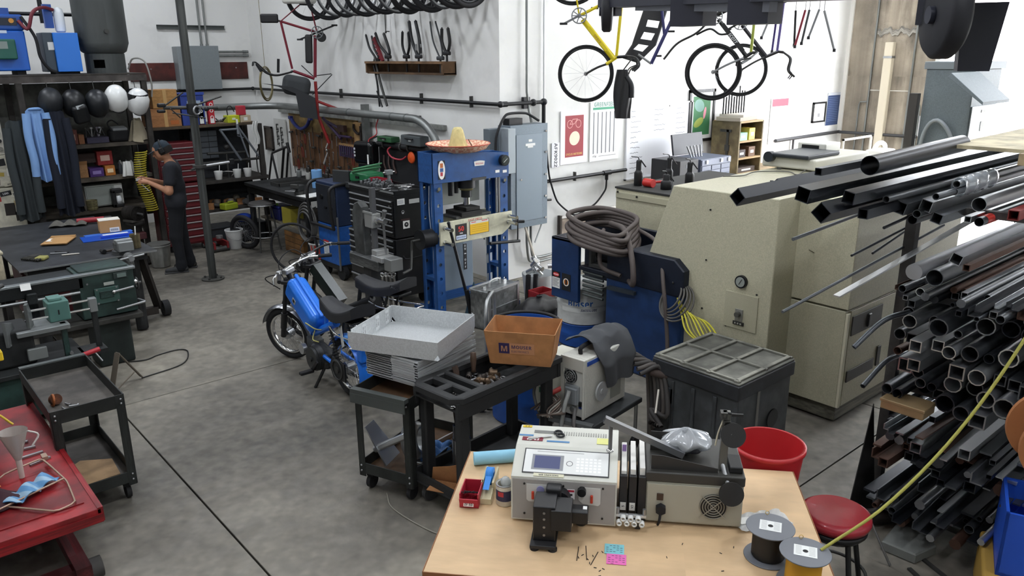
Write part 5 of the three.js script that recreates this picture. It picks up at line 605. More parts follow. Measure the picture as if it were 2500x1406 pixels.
// ---------- steel two-tier cart, near the bandsaw ----------
function steelCart(label,pos,w,l,h,turn=0,inner=M(0x5f5a54,.75,.2,{map:dirty})){
const c=thing('steel_cart',label,'cart',pos,turn),m=M(0x343735,.55,.35,{map:dirty}),x=w/2,z=l/2;
const tray=(y,d)=>[P('tray',uvm(bx(-x,x,y,y+.006,-z,z)),inner,c),...PS('tray_wall',[uvm(rbx(-x-.004,-x+.004,y,y+d,-z,z,.003)),uvm(rbx(x-.004,x+.004,y,y+d,-z,z,.003)),uvm(rbx(-x,x,y,y+d,-z-.004,-z+.004,.003)),uvm(rbx(-x,x,y,y+d,z-.004,z+.004,.003))],m,c)];
tray(h-.09,.09);tray(.13,.08);P('handle_ledge',[uvm(bx(-x,x,h-.025,h+.004,-z-.05,-z-.004)),bx(-x,x,h-.09,h-.025,-z-.054,-z-.046)],M(0x565b59,.4,.5),c);
for(const sx of[-1,1])for(const sz of[-1,1]){P('post',join([bx(Math.min(sx*x,sx*x+sx*.005),Math.max(sx*x,sx*x+sx*.005),.11,h,sz>0?z-.05:-z,sz>0?z:-z+.05),bx(sx>0?x-.05:-x,sx>0?x:-x+.05,.11,h,sz>0?z:-z-.005,sz>0?z+.005:-z)]),m,c);P('caster',[tr(cyl(.05,.03),sx*(x-.05),.05,sz*(z-.06),0,0,90),bx(sx*(x-.05)-.025,sx*(x-.05)+.025,.09,.13,sz*(z-.06)-.025,sz*(z-.06)+.025)],rubber,c);PS('rivet',[.15,.19,h-.03,h-.06].map((y)=>sph(.008,sx*(x-.02),y,sz*(z+.006),1,8)),steel,c);}
return c;
}
{
steelCart('dark steel two tier cart with dusty empty top tray',[.94,0,-5.64],.42,.92,.76);
const it=thing('rusty_coupling','rusty round coupling lying in the dusty cart tray','coupling',[.82,.677,-5.5],30);P('body',[tr(cyl(.035,.05),0,.035,0,70,0,20)],M(0x6b3a1c,.7,.3,{map:dirty}),it);P('ring',tor(.036,.008,-.02,.035,0,10,60),M(0x8a4c22,.6,.3),it);
for(const[x,z,a,l]of[[.875,-5.43,20,'silver bolt upright in the dusty cart tray'],[.9,-5.38,70,'silver bolt lying near the edge of the dusty cart tray'],[.84,-5.37,10,'small nut pair in the dusty cart tray']])one('bolt',l,'bolt',[bar([0,.008,-.03],[0,.008,.02],.006,7),tr(cyl(.011,.008,0,0,0,90,0,0,6),0,.009,.024)],steel,[x,.677,z],a);
one('cardboard_sheet','cut piece of cardboard on the lower tray of the dusty cart','cardboard',tr(ext([[-.14,-.16],[.1,-.2],[.17,.05],[.02,.2],[-.15,.12]],.005),0,0,0,-90),M(0xa88a66,.85,0,{map:speck}),[.95,.137,-5.5],12);
}
// ---------- red motorcycle lift and the machine on it ----------
{
const rd=M(0x9c1c22,.45,.1,{map:dirty}),rd2=M(0x5c1a1e,.55,.1,{map:dirty});
const l=thing('motorcycle_lift','red scissor lift table with wheels in front of the dusty cart','lift table',[0,0,0]);
P('deck',uvm(rbx(-.6,.76,.465,.5,-6.1,-4.3,.006)),rd,l);P('deck_lip',[bx(.74,.768,.42,.505,-6.1,-4.3)],rd,l);P('deck_lip',bx(-.6,.76,.42,.47,-4.32,-4.29),rd,l);P('deck_rib',bx(-.6,.7,.5,.506,-4.42,-4.41),rd,l);
PS('scissor_arm',[beam([.62,.08,-4.55],[.55,.42,-5.8],.04,.07),beam([.5,.42,-4.5],[.5,.08,-5.8],.04,.07),beam([-.3,.08,-4.55],[-.3,.42,-5.8],.04,.07)],rd2,l);PS('base_rail',[bx(.6,.68,.05,.12,-6.0,-4.4),bx(-.5,-.42,.05,.12,-6.0,-4.4),bx(-.5,.68,.05,.1,-4.52,-4.44),bx(-.5,.68,.05,.1,-5.3,-5.22)],rd2,l);for(const z of[-4.46,-5.9])P('wheel',[cyl(.06,.06,.71,.06,z,0,0,90,20),cyl(.025,.07,.71,.06,z,0,0,90,10)],M(0x3c3a38,.6),l);
const w=thing('dirt_bike','small dirt bike standing on the red lift with white and yellow parts','motorcycle',[.36,.5,-5.5],0);
P('tire',tr(tor(.24,.05,0,.29,.28,0,90,0,36,10)),M(0x1b1a1a,.9),w);P('rim',tr(tor(.19,.014,0,.29,.28,0,90,0,32,6)),chrome,w);P('spokes',spokes(.19,.03,18,.002).map((g)=>tr(g,0,.29,.28)),steel,w).userData.kind='stuff';P('fender',tr(sheet((u,v)=>{const a=.6+1.5*u;return[(v-.5)*.15,.33*Math.sin(a),-.33*Math.cos(a)];},16,5,.006),0,.29,.28),M(0x4a5453,.5),w);PS('fork_leg',[bar([.09,.3,.28],[.09,.95,.06],.022,10),bar([-.09,.3,.28],[-.09,.95,.06],.022,10)],M(0x7c8a92,.3,.7),w);
P('tank',rbox(.22,.22,.4,.08,.02,.86,-.25,0,0,0,3),M(0xd8d8d6,.4),w);P('tank_stripe',rbox(.225,.05,.3,.02,.02,.78,-.25),M(0x8f1d26,.4),w);PS('peg_cap',[rbox(.05,.06,.07,.008,.2,.78,-.02),rbox(.05,.06,.07,.008,.19,.62,.1)],M(0xd4b416,.5),w,'yellow plastic cap');P('engine',rbox(.2,.25,.3,.03,0,.5,-.2),M(0x35383a,.5,.4),w);P('frame',[bar([0,.95,.05],[0,.6,-.5],.025,9),bar([.08,.6,-.5],[.08,.3,-.3],.02,9),bar([.04,.9,.06],[.08,.32,-.1],.02,9)],M(0x2b3034,.5),w);P('rear_tire',tr(tor(.24,.05,0,.29,-.42,0,90,0,32,9)),rubber,w);P('handlebar',tube([[.3,1.02,.0],[.15,.98,.06],[0,.96,.05],[-.3,1.02,0]],.014,20,8),steelD,w);
one('wire_stand','bare bent steel rod frame lying on the red lift','wire frame',[tube([[.2,.52,-4.75],[.42,.54,-4.98],[.62,.55,-5.02],[.68,.52,-4.7],[.66,.52,-4.42],[.56,.515,-4.4],[.3,.515,-4.72],[.15,.52,-4.95]],.006,60,6,false,.1),bar([.3,.53,-4.58],[.67,.53,-4.72],.006,6),box(.03,.02,.06,.64,.55,-5.04)],M(0xa88e7c,.4,.5));
const fu=thing('funnel','cloudy plastic funnel standing on the red lift','funnel',[.5,.5,-4.95]);P('cone',lathe([[.016,.12],[.018,.12],[.075,.3],[.07,.3],[.014,.125]],22),M(0xc9c2bb,.3,0,{transmission:.5,thickness:0}),fu);P('spout',bar([0,.003,0],[0,.125,0],.015,10,.017),M(0xb9aaa2,.4),fu);P('handle',tube([[.07,.28,0],[.12,.24,0],[.08,.18,0]],.006,10,5),M(0xc9c2bb,.4),fu);
one('yellow_tube','thin yellow plastic tube arching on the red lift','tube',tube([[.52,.8,-5.05],[.44,.88,-5.08],[.36,.8,-5.0],[.36,.6,-4.95],[.38,.51,-4.9]],.007,30,6),M(0xc7a62a,.5));
one('printed_rag','blue and white plastic bag lying on the red lift','bag',sheet((u,v)=>[(u-.5)*.3,.012+.03*Math.abs(Math.sin(u*8+2*v)),(v-.5)*.12],24,10,.004),M(0x9fc0d8,.4,0,{map:tex(64,(u,v)=>(Math.sin(u*25)>.2?[240,240,240]:[150,190,220]),1)}),[.5,.5,-4.72],35);
one('dark_rag','crumpled dark red shop rag on the red lift','rag',sheet((u,v)=>{const a=u*6.283,r=.16*v;return[r*Math.cos(a),.008+.09*(1-v)+.02*Math.sin(5*a)*v*(1-v)*4,r*.8*Math.sin(a)];},30,10,.005),M(0x3a2028,.9),[.3,.505,-4.72]);
for(let i=0;i<4;i++)one('metal_bar','short steel bar lying on the red lift deck','bar',[box(.02,.012,.12,0,.007,0)],steel,[.56+.02*i,.5,-5.45+.12*i],70+12*i,'steel bars on the red lift');
}
// ---------- mopeds ----------
function moped(name,label,pos,turn,body,steer,opt={}){// own axes: rear axle over the origin, front towards -z
const m=thing(name,label,'moped',pos,turn),WB=1.16,R=.268,st=steer*D;
const bm=M(body,.28,.1),blk=M(0x151618,.45),tireM=M(0x16171a,.8),nb=opt.dark;
// steering rotates about the tilted head axis through the front hub line
const piv=V(0,.86,-WB+.17),ax=V(0,1,.27).normalize(),SM=new THREE.Matrix4().makeTranslation(piv.x,piv.y,piv.z).multiply(new THREE.Matrix4().makeRotationAxis(ax,st)).multiply(new THREE.Matrix4().makeTranslation(-piv.x,-piv.y,-piv.z));
const S=(g)=>g.applyMatrix4(SM);
const wheel=(z,f,n)=>{
const T=(g)=>f(tr(g,0,R,z));
P(n+'_tire',T(tor(R-.03,.031,0,0,0,0,90,0,52,12)),tireM,m);P(n+'_rim',T(lathe([[.19,-.02],[.212,-.024],[.212,.024],[.19,.02],[.185,0],[.19,-.02]],44,0,0,0,0,0,90)),chrome,m);P(n+'_spokes',spokes(.195,.045,28,.0016,.035).map(T),M(0xc4c6c8,.25,.9),m).userData.kind='stuff';P(n+'_hub',T(join([cyl(.05,.08,0,0,0,0,0,90,20),cyl(.012,.16,0,0,0,0,0,90,8)])),M(0x9a9da0,.3,.8),m);
};
wheel(-WB,S,'front');wheel(0,(g)=>g,'rear');
const fender=(z,a0,a1,r,w)=>tr(sheet((u,v)=>{const a=(a0+(a1-a0)*u)*D,c=Math.cos((v-.5)*2.4);return[(v-.5)*w,(r-.035*(1-c))*Math.sin(a),-(r-.035*(1-c))*Math.cos(a)];},28,8,.004),0,R,z);
P('front_fender',S(fender(-WB,15,175,R+.035,.1)),nb?blk:M(0x8d8f92,.25,.8),m);P('rear_fender',fender(0,30,190,R+.03,.13),nb?M(0x101113,.25):bm,m);
for(const s of[-1,1]){P('fork_leg',S(join([bar([s*.075,R,-WB],[s*.075,.52,-WB+.07],.026,12),bar([s*.075,.5,-WB+.065],[s*.07,.88,-WB+.165],.02,12),bar([s*.075,.36,-WB+.025],[s*.075,.52,-WB+.07],.031,12)])),blk,m);}
P('fork_crown',S(rbox(.2,.04,.09,.012,0,.84,-WB+.155)),blk,m);P('headset',S(bar([0,.66,-WB+.21],[0,.92,-WB+.14],.03,14)),blk,m);P('bar_clamp',S(rbox(.12,.05,.07,.012,0,.93,-WB+.14)),M(0xa7a9ab,.3,.8),m);
P('handlebar',S(tube([[-.32,.98,-WB+.33],[-.2,1.0,-WB+.24],[-.1,.97,-WB+.16],[0,.95,-WB+.14],[.1,.97,-WB+.16],[.2,1.0,-WB+.24],[.32,.98,-WB+.33]],.0115,48,9)),nb?blk:chrome,m);
for(const s of[-1,1]){P('grip',S(bar([s*.27,.99,-WB+.29],[s*.37,.975,-WB+.37],.018,12)),rubber,m);P('brake_lever',S(tube([[s*.22,.985,-WB+.22],[s*.3,.965,-WB+.24],[s*.4,.95,-WB+.33]],.007,14,6)),chrome,m);P('lever_clamp',S(rbox(.04,.035,.035,.008,s*.22,.995,-WB+.24)),M(0xb9bbbd,.3,.8),m);}
P('control_cable',[S(tube([[.22,.98,-WB+.22],[.2,1.06,-WB+.05],[.06,.95,-WB-.02],[.03,.7,-WB+.1]],.005,20,5))],rubber,m);P('control_cable',S(tube([[-.22,.98,-WB+.22],[-.18,.9,-WB+.02],[-.05,.75,-WB+.05]],.005,20,5)),rubber,m);
// frame: backbone, tank, engine
P('backbone',[bar([0,.72,-WB+.2],[0,.42,-.6],.045,12),bar([0,.42,-.6],[0,.62,-.18],.035,12),bar([0,.5,-.38],[0,.78,-.32],.02,10)],nb?blk:bm,m);
if(!nb){
const tank=tr(new RoundedBoxGeometry(.19,.56,.22,5,.06),0,0,0);P('tank',tr(tank,0,.66,-.72,-58),bm,m);P('tank_ridge',tr(rbox(.035,.56,.03,.012),0,.76,-.665,-58),bm,m);P('tank_badge',tr(rbox(.004,.06,.05,.002),-.097,.7,-.78,-58),M(0xd5d7d8,.3,.5),m);P('badge_face',tr(rbox(.004,.035,.03,.001),-.0985,.7,-.78,-58),black,m);
P('wiring',[tube([[-.06,.5,-.62],[-.12,.56,-.52],[-.08,.52,-.42],[0,.5,-.4]],.006,20,5),tube([[-.05,.48,-.5],[-.1,.42,-.45],[-.07,.4,-.4]],.006,14,5)],M(0xa9a260,.5),m);
}else{P('down_tube',beam([0,.82,-WB+.2],[0,.5,-.62],.11,.1),M(0x1a2422,.3),m);P('headlamp',S(tr(lathe([[.001,-.06],[.05,-.05],[.07,.02],[.072,.03],[.001,.035]],22),.02,.8,-WB+.02,90)),blk,m);}
const em=M(0x4c4d4e,.5,.5,{map:dirty});P('engine_case',[rbox(.15,.16,.32,.05,-.02,.26,-.42,10),cyl(.115,.06,-.1,.26,-.4,0,0,90,28)],em,m);P('flywheel_cover',[cyl(.105,.03,-.14,.26,-.4,0,0,90,28),cyl(.02,.02,-.16,.26,-.4,0,0,90,12)],M(0x3d3e3e,.5,.5),m);P('cylinder_fins',Array.from({length:7},(_,i)=>rbox(.12,.12,.008,.01,0,.3+.004*i,-.56-.016*i)),M(0x77797a,.4,.7),m).userData.kind='stuff';P('intake_cap',cyl(.05,.04,-.12,.29,-.62,0,0,90,20),M(0xb0b2b3,.3,.8),m);P('exhaust',tube([[.05,.24,-.6],[.09,.14,-.5],[.1,.13,-.2],[.11,.18,.25]],.028,30,10),M(0x8e9092,.25,.8),m);
for(const s of[-1,1]){P('swing_arm',bar([s*.08,.3,-.32],[s*.085,R,0],.018,10),nb?blk:bm,m);P('shock',[bar([s*.09,R+.03,0],[s*.085,.62,-.14],.012,10)],blk,m);P('spring',Array.from({length:10},(_,i)=>tr(tor(.024,.005,0,0,0,90,0,0,16,5),s*.0885,R+.08+.025*i,-.025-.0105*i,-22)),blk,m).userData.kind='stuff';}
P('chain_guard',[tr(ext([[-.1,-.08],[.1,-.09],[.16,0],[.1,.1],[-.1,.08]],.012,.002),-.115,.27,.02,0,90)],blk,m);P('sprocket',[tor(.085,.008,-.12,.27,0,0,90,0,30,5),cyl(.03,.02,-.12,.27,0,0,0,90,14)],steelD,m);PS('pedal_crank',[beam([-.16,.27,-.28],[-.17,.16,-.38],.014,.025),beam([.16,.27,-.28],[.17,.38,-.18],.014,.025)],blk,m);PS('pedal',[rbox(.13,.03,.05,.01,-.22,.16,-.38),rbox(.13,.03,.05,.01,.22,.38,-.18)],rubber,m);P('stand',[bar([-.06,.2,-.32],[-.16,0,-.36],.014,8),bar([.06,.2,-.32],[.16,0,-.36],.014,8),bar([-.06,.18,-.32],[.06,.18,-.32],.012,8)],blk,m);
// saddle
const seat=new THREE.BoxGeometry(.23,.11,.62,8,4,20),p=seat.attributes.position;for(let i=0;i<p.count;i++){let[x,y,z]=[p.getX(i),p.getY(i),p.getZ(i)];const t=(z+.31)/.62,w=.62+.38*Math.min(1,t*2.2);x*=w*(y>.04?.86:1);y+=.07*t*t-.05*Math.sin(t*3.14)+(y>.04?-.02*Math.abs(x)/.1:0);p.setXYZ(i,x,y,z);}seat.computeVertexNormals();
P('seat',tr(seat,0,.78,-.02),M(0x1d1e21,.6),m);P('seat_base',rbox(.17,.02,.5,.008,0,.715,.0,-4),blk,m);PS('seat_post',[bar([0,.6,-.2],[0,.72,-.18],.02,10),bar([-.08,.58,.05],[-.08,.72,.1],.012,8),bar([.08,.58,.05],[.08,.72,.1],.012,8)],blk,m);P('grab_rail',tube([[-.09,.62,-.14],[-.12,.6,.05],[-.1,.62,.36],[0,.63,.4],[.1,.62,.36],[.12,.6,.05],[.09,.62,-.14]],.008,50,7),chrome,m);
P('tail',[rbox(.12,.2,.08,.02,0,.5,.28)],nb?blk:bm,m);P('tail_light',rbox(.08,.06,.03,.01,0,.56,.33),M(0x7a1518,.3),m);
if(nb)print('seat_logo',.1,.034,(g,W,H)=>{g.fillStyle='#1d1e21';g.fillRect(0,0,W,H);txt(g,'PUCH',W/2,H*.55,H*.95,'#e8e8e8','italic bold');},m,[-.114,.815,.22],[0,-90,-4],.002);
if(!nb)P('tool_bag',rbox(.1,.06,.12,.015,-.06,.6,.2,0,20),M(0x3f7fc8,.5),m);
return m;
}
moped('blue_moped','bright blue moped with black saddle standing on the open floor',[3.06,0,-5.68],0,0x1f6fd6,24);
moped('black_moped','black moped with printed saddle parked behind the blue one',[3.72,0,-6.1],14,0x121315,12,{dark:true});
// ---------- cart with bent aluminium trays ----------
{
steelCart('dark steel two tier cart carrying the stack of aluminium trays',[2.77,0,-4.22],.43,.78,.76,111.7,M(0x6e4e2e,.7,0,{map:dirty}));
const am=M(0xcfd2d3,.42,.55,{map:fine}),G='flat aluminium trays stacked on the steel cart';
const t0=thing('tray_blank','flat formed aluminium tray in the stack on the steel cart','tray',[0,0,0],0,G);
P('sheet',rbox(.62,.003,.46,.001),am,t0);PS('lip',[box(.62,.013,.003,0,.0075,.229),box(.62,.013,.003,0,.0075,-.229),box(.003,.013,.2,-.309,.0075,.1),box(.003,.013,.2,.309,.0075,-.1)],am,t0);
for(let i=0;i<11;i++){const o=i?dup(t0):t0;o.position.set(2.85+rr(-.006,.006),.776+i*.0165,-4.24+rr(-.006,.006));o.rotation.y=(15+rr(-.8,.8))*D;}
// top tray with four standing walls
const t=thing('aluminium_tray','open bent aluminium tray with notched corners on top of the stack','tray',[2.81,.962,-4.28],28.5);
P('bottom',rbox(.6,.003,.66,.001,0,.002,0),am,t);
const wall=(L,h)=>ext([[-L/2+.03,0],[L/2-.03,0],[L/2,.04],[L/2,h],[-L/2,h],[-L/2,.04]],.003,.0005);
P('wall',tr(wall(.66,.125),-.302,.002,0,0,90),am,t);P('wall',tr(wall(.66,.125),.299,.002,0,0,90),am,t);P('wall',tr(wall(.6,.125),0,.002,.328),am,t);P('wall',tr(wall(.56,.125),.02,.002,-.331),am,t);PS('corner_tab',[tr(ext([[0,0],[.03,0],[.03,.13],[0,.13]],.003),.3,0,.32,0,45),tr(ext([[0,.02],[.03,0],[.05,.12],[.02,.16]],.003),-.31,0,-.36,0,60)],am,t);
for(const x of[-.1,.08,.22])print('stencil',.05,.1,(g,W,H)=>{g.fillStyle='#cfd2d3';g.fillRect(0,0,W,H);g.save();g.translate(W/2,H/2);g.rotate(-1.57);txt(g,'ISELLES',0,-W*.2,W*.34,'#222');txt(g,'6061-T6',0,W*.24,W*.3,'#333');g.restore();},t,[x,.065,-.3262],[0,0,0],.001);
}
// ---------- black plastic cart, carton and tools ----------
{
const pl=M(0x1e1f20,.6),c=thing('plastic_cart','black plastic utility cart with moulded tool tray end','cart',[3.03,0,-3.74],95.7);// long axis local z, handle end at -z
const w=.43,l=.98,x=w/2,z=l/2,h=.85;
const rim=ext(shape([[-x,-z+.06],[-x+.06,-z],[x-.06,-z],[x,-z+.06],[x,z],[-x,z]],[[[-x+.03,-z+.28],[-x+.03,z-.03],[x-.03,z-.03],[x-.03,-z+.28]],[[-x+.05,-z+.05],[-x+.05,-z+.15],[-.02,-z+.15],[-.02,-z+.05]],[[.02,-z+.05],[.02,-z+.15],[x-.05,-z+.15],[x-.05,-z+.05]],[[-x+.05,-z+.18],[-x+.05,-z+.25],[x-.05,-z+.25],[x-.05,-z+.18]]]),.035,.008);
P('rim',tr(rim,0,h,0,90),pl,c);PS('tray_side',[bx(-x+.005,-x+.03,h-.14,h-.03,-z+.02,z),bx(x-.03,x-.005,h-.14,h-.03,-z+.02,z),bx(-x,x,h-.14,h-.03,z-.03,z),bx(-x+.02,x-.02,h-.14,h-.03,-z+.255,-z+.28)],pl,c);P('tray_floor',bx(-x+.02,x-.02,h-.14,h-.125,-z+.26,z-.02),pl,c);P('end_tray_floor',bx(-x+.03,x-.03,h-.09,h-.08,-z+.02,-z+.26),pl,c);
P('lower_shelf',uvm(rbx(-x,x,.14,.17,-z,z,.02)),pl,c);PS('shelf_wall',[bx(-x,-x+.02,.17,.25,-z,z),bx(x-.02,x,.17,.25,-z,z),bx(-x,x,.17,.22,-z,-z+.02),bx(-x,x,.17,.25,z-.02,z)],pl,c);
for(const sx of[-1,1])for(const sz of[-1,1]){P('post',rbx(sx*(x-.05)-.03,sx*(x-.05)+.03,.17,h-.1,sz*(z-.09)-.04,sz*(z-.09)+.04,.015),pl,c);P('caster',[cyl(.06,.035,sx*(x-.06),.06,sz*(z-.08),0,0,90,22),cyl(.025,.045,sx*(x-.06),.06,sz*(z-.08),0,0,90,10),bx(sx*(x-.06)-.03,sx*(x-.06)+.03,.11,.15,sz*(z-.08)-.03,sz*(z-.08)+.03)],M(0x3a3a3a,.7),c);}
const at=(a,b)=>{const s=Math.sin(95.7*D),k=Math.cos(95.7*D);return[3.03+a*k+b*s,-3.74-a*s+b*k];};
// carton
const bxo=thing('open_carton','open brown carton printed with a purple logo on the black cart','carton',[3.33,.86,-3.72],-53);
const cb=M(0xb07b4c,.85,0,{map:speck}),taper=(W,H,s)=>{const g=ext([[-W/2,0],[W/2,0],[W/2+s,H],[-W/2-s,H]],.006);return g;};
P('bottom',box(.4,.006,.27,0,.003,0),cb,bxo);P('side',tr(taper(.4,.24,.035),0,0,.13,8),cb,bxo);P('side',tr(taper(.4,.24,.035),0,0,-.136,-8),cb,bxo);P('end',tr(taper(.27,.24,.03),.2,0,0,8,90),cb,bxo);P('end',tr(taper(.27,.24,.03),-.206,0,0,-8,90),cb,bxo);
print('printed_logo',.24,.08,(g,W,H)=>{g.fillStyle='#b4805a';g.fillRect(0,0,W,H);g.fillStyle='#2f2350';g.fillRect(0,H*.02,H*.9,H*.96);txt(g,'M',H*.45,H*.54,H*.72,'#b4805a');txt(g,'MOUSER',H*1.05,H*.36,H*.42,'#2f2350','bold','left');txt(g,'ELECTRONICS',H*1.05,H*.76,H*.24,'#2f2350','normal','left');},bxo,[-.02,.12,.155],[8,0,0],.001);
// tools in the trays
const tools=[['socket_extension','steel socket extension lying in the black cart tray','extension',()=>[bar([0,.012,-.09],[0,.012,.09],.008,8),bar([0,.012,.06],[0,.012,.09],.013,8)],steel],['deep_socket','grimy deep socket lying in the black cart tray','socket',()=>[tr(lathe([[.012,-.03],[.02,-.03],[.02,.03],[.012,.03],[.012,-.03]],12),0,.02,0,90)],M(0x5b5550,.4,.7)],['pipe_fitting','brass brown pipe fitting lying in the black cart tray','fitting',()=>[tr(cyl(.022,.05),0,.022,0,0,0,90),tr(cyl(.016,.05),.02,.022,.02,90)],M(0x6b5845,.45,.6)],['cart_spanner','bright spanner lying in the black cart tray','spanner',()=>[box(.018,.008,.16,0,.006,0),tor(.016,.006,0,.007,.09,90,0,0,12,5)],steel]];
const pro=tools.map(([n,l,k,f,m2])=>one(n,l,k,f(),m2,[0,0,0],0,'tools heaped in the black cart tray'));
let fst=[1,1,1,1];for(let i=0;i<46;i++){const k=i%4,o=fst[k]?pro[k]:dup(pro[k]);fst[k]=0;const[X,Z]=at(rr(-.15,.15),rr(-.2,.1));o.position.set(X,.727+.02*Math.floor(i/16),Z);o.rotation.set(rr(-.2,.2),rr(0,6.28),0);}
const sp=one('end_tray_spanner','spanner lying in the moulded end tray of the black cart','spanner',[box(.016,.008,.13,0,.006,0),tor(.014,.005,0,.007,.07,90,0,0,12,5)],chrome,[0,0,0],0,'spanners in the cart end tray');[[-.1,-.4],[.06,-.28],[-.08,-.27],[.1,-.4]].forEach(([a,b],i)=>{const o=i?dup(sp):sp,[X,Z]=at(a,b);o.position.set(X,.772,Z);o.rotation.y=5.5+i*.4;});
const[hx,hz]=at(.12,-.02);const hd=thing('file_handle','old wooden file handle standing up from the cart tray','file',[hx,.727,hz]);P('handle',lathe([[.001,.22],[.018,.215],[.022,.17],[.014,.1],[.018,.08],[.001,.08]],14),M(0x4a382b,.6),hd);P('tang',cyl(.006,.09,0,.045,0),steelD,hd);
const[rx,rz]=at(.2,-.16);one('brown_strap','frayed brown strap hanging over the side of the black cart','strap',sheet((u,v)=>[(u-.5)*.05+.006*Math.sin(v*20),.88-v*.62,.016+.01*Math.sin(v*13)],4,24,.006),M(0x5a463a,.9,0,{map:dirty}),[rx,0,rz+.03],10);
const[qx,qz]=at(.02,-.24);const cy=thing('steel_sleeve','bright steel sleeve tube standing on the lower black cart shelf','sleeve',[qx,.17,qz]);P('tube',lathe([[.055,0],[.062,0],[.062,.26],[.055,.26],[.055,0]],28),M(0xb0b2b4,.25,.9),cy);P('top_ring',lathe([[.046,.26],[.055,.26],[.055,.36],[.046,.36],[.046,.26]],28),M(0x8d8f91,.25,.9),cy);
const[kx,kz]=at(.0,-.38);one('carton_offcut','torn brown carton flap on the lower black cart shelf','cardboard',[tr(ext([[0,0],[.24,0],[.22,.1],[.1,.13],[.0,.17]],.004),-.12,.01,0,-12),box(.2,.004,.14,0,.004,-.06)],card1,[kx,.17,kz],120);
// things on the lower shelf of the steel cart
const fr=thing('clutch_housing','bare cast aluminium housing on the lower tray of the steel cart','casting',[2.66,.137,-4.15],30);P('body',[tr(lathe([[.08,0],[.13,0],[.13,.06],[.1,.1],[.08,.1],[.08,0]],26),0,.16,0,75),rbox(.05,.05,.3,.02,-.1,.18,-.1,-30),rbox(.2,.03,.16,.01,.05,.02,.05)],M(0xb9bcbe,.35,.8),fr);P('plate',tr(ext([[-.1,0],[.1,0],[.06,.3],[-.06,.3]],.01),-.05,.02,-.12,-35),alu,fr);
one('blue_foam','crumpled blue plastic on the lower tray of the steel cart','plastic',sheet((u,v)=>[(u-.5)*.3,.01+.06*Math.abs(Math.sin(u*10)*Math.cos(v*7)),(v-.5)*.2],20,14,.004),M(0x4a80c0,.35),[2.84,.14,-4.1],50);
one('alloy_strip','long alloy channel lying across the lower tray of the steel cart','channel',[box(.05,.006,.5,0,.004,0),box(.004,.03,.5,-.024,.02,0)],alu,[2.95,.137,-4.25],100);
one('floor_cable','thin grey cable running across the floor under the steel cart','cable',tube([[2.42,.006,-4.1],[2.35,.006,-3.9],[2.4,.006,-3.5],[2.55,.006,-3.2],[2.7,.006,-3.0]],.005,40,5),M(0x8a867a,.6));
}
